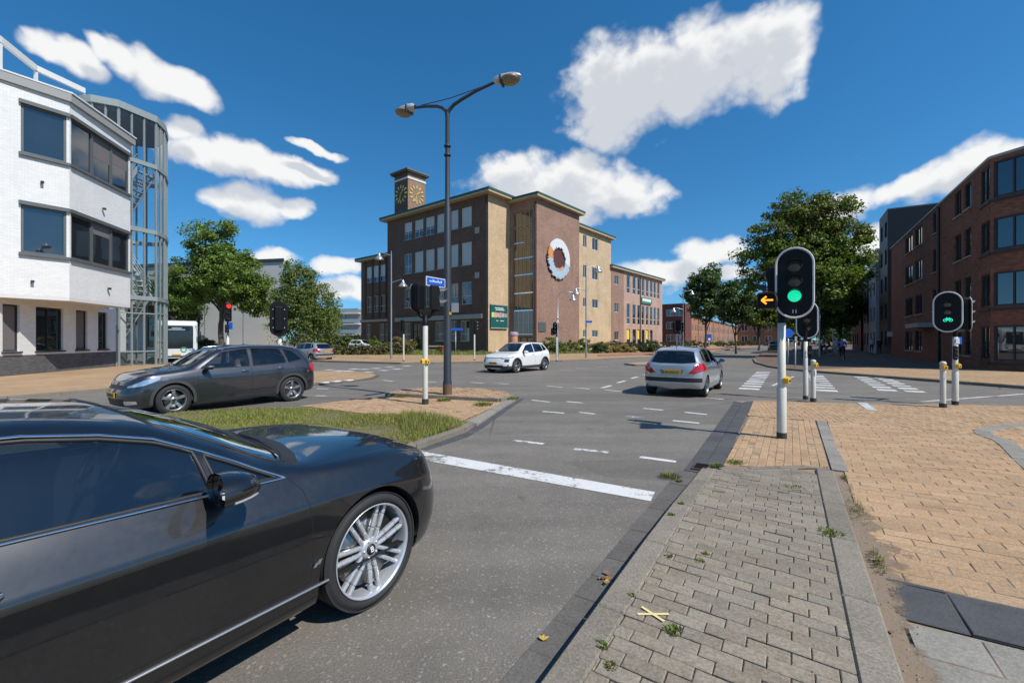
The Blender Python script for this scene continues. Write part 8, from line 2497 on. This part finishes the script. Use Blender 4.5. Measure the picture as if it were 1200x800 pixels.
def bus():
    p = AT(207.0, 33.2, 0)
    f = Vector((.60, -.80, 0)).normalized()
    r = empty('city_bus', p, math.atan2(f.y, f.x), 'white city bus with a big dark windscreen coming from behind the glazed stair tower', 'bus')
    wb = car_paint('bus_white', (.74, .75, .74), 0, .35)
    mb = MB()
    rows = []
    for x, k, zt in ((.10, .80, 2.75), (.07, .92, 2.92), (0, .985, 3.02), (-.15, 1, 3.08), (-.6, 1, 3.12), (-6, 1, 3.12), (-11.6, 1, 3.12), (-11.8, .97, 3.05), (-11.85, .9, 2.95)):
        pts = []
        w = 1.275 * k; z0 = .32; rr = .16
        for cx, cz, a0 in ((w - .05, z0 + .05, -90), (w - rr, zt - rr, 0), (-w + rr, zt - rr, 90), (-w + .05, z0 + .05, 180)):
            q = .05 if cz < 1 else rr
            pts += [(x, cx + q * math.cos(R(a0 + t)), cz + q * math.sin(R(a0 + t))) for t in (0, 30, 60, 90)]
        rows.append(pts + [pts[0]])
    mb.grid(rows); n = len(rows[0]) - 1
    mb.add(rows[0][:-1], [tuple(range(n))]); mb.add(rows[-1][:-1], [tuple(range(n - 1, -1, -1))])
    mb.build('body', wb, r, recalc=True)
    def panel(name, y0, y1, z0, z1, m, x=.112, th=.02, rad=.10, par=None):
        b = MB(); N = []
        for cy, cz, a0 in ((y1 - rad, z0 + rad, -90), (y1 - rad, z1 - rad, 0), (y0 + rad, z1 - rad, 90), (y0 + rad, z0 + rad, 180)):
            N += [(cy + rad * math.cos(R(a0 + t)), cz + rad * math.sin(R(a0 + t))) for t in (0, 30, 60, 90)]
        k = len(N)
        b.add([(x, y, z) for y, z in N] + [(x - th, y, z) for y, z in N], [tuple(range(k))] + [(i, i + k, (i + 1) % k + k, (i + 1) % k) for i in range(k)])
        return b.build(name, m, par or r)
    ws = panel('windscreen', -1.0, 1.0, 1.02, 2.72, mat('bus_glass', (.02, .025, .03), .06, var=.3, vscale=1.5))
    dp = panel('destination_display', -.78, .78, 2.34, 2.62, mat('display_black', (.01, .01, .012), .3), .118, .01, .03, ws)
    mb = MB(); rnd = random.Random(4)
    for z, y0, y1, h in ((2.53, .30, -.25, .08), (2.42, .50, -.50, .07)):
        y = y0
        while y > y1: w = rnd.uniform(.03, .06); mb.box((.122, y - w / 2, z), (.004, w, h)); y -= w + .018
    mb.build('lettering', glow('display_white', (.6, .75, .9), .5), dp)
    for s in (1, -1):
        panel('headlight', s * .86 - .16, s * .86 + .16, .58, .74, CM['silverlens'], .114, .02, .06)
        b = MB(); b.tube([(.05, s * 1.1, 2.7), (.35, s * 1.36, 2.62), (.38, s * 1.38, 2.3)], .02, 6); b.box((.38, s * 1.38, 2.1), (.1, .18, .4), bev=.03); b.build('mirror', CM['black'], r)
        for k in range(7):
            b = MB(); b.box((-1.1 - k * 1.5, s * 1.274, 1.95), (1.4, .02, 1.25)); b.build('side_window', BM['pane'], r)
        for x in (-2.6, -8.6): wheel(.48, .28, .30, 'ten', r, (x, s * 1.13, .48), s)
    plate(r, (.118, 0, .56), 1)
    b = MB(); b.box((.112, 0, .44), (.02, 1.7, .10), bev=.005); b.build('lower_grille', CM['black'], r)
    b = MB(); b.tube([(.12, .42 + .16 * math.cos(t), .94 + .16 * math.sin(t)) for t in [2 * math.pi * q / 24 for q in range(24)]], .035, 6, True, flat=.4); b.build('green_ring_emblem', mat('bus_green', (.02, .35, .16), .4), r)
    b = MB(); b.tube([(.12, .68 + .06 * q, .93 + .07 * math.sin(q * 1.3)) for q in range(7)], .03, 6, flat=.4); b.tube([(.12, 1.0 + .07 * math.cos(t), .95 + .07 * math.sin(t)) for t in [2 * math.pi * q / 16 for q in range(16)]], .025, 6, True, flat=.4); b.build('blue_wave_emblem', mat('bus_blue', (.02, .22, .48), .4), r)
bus()
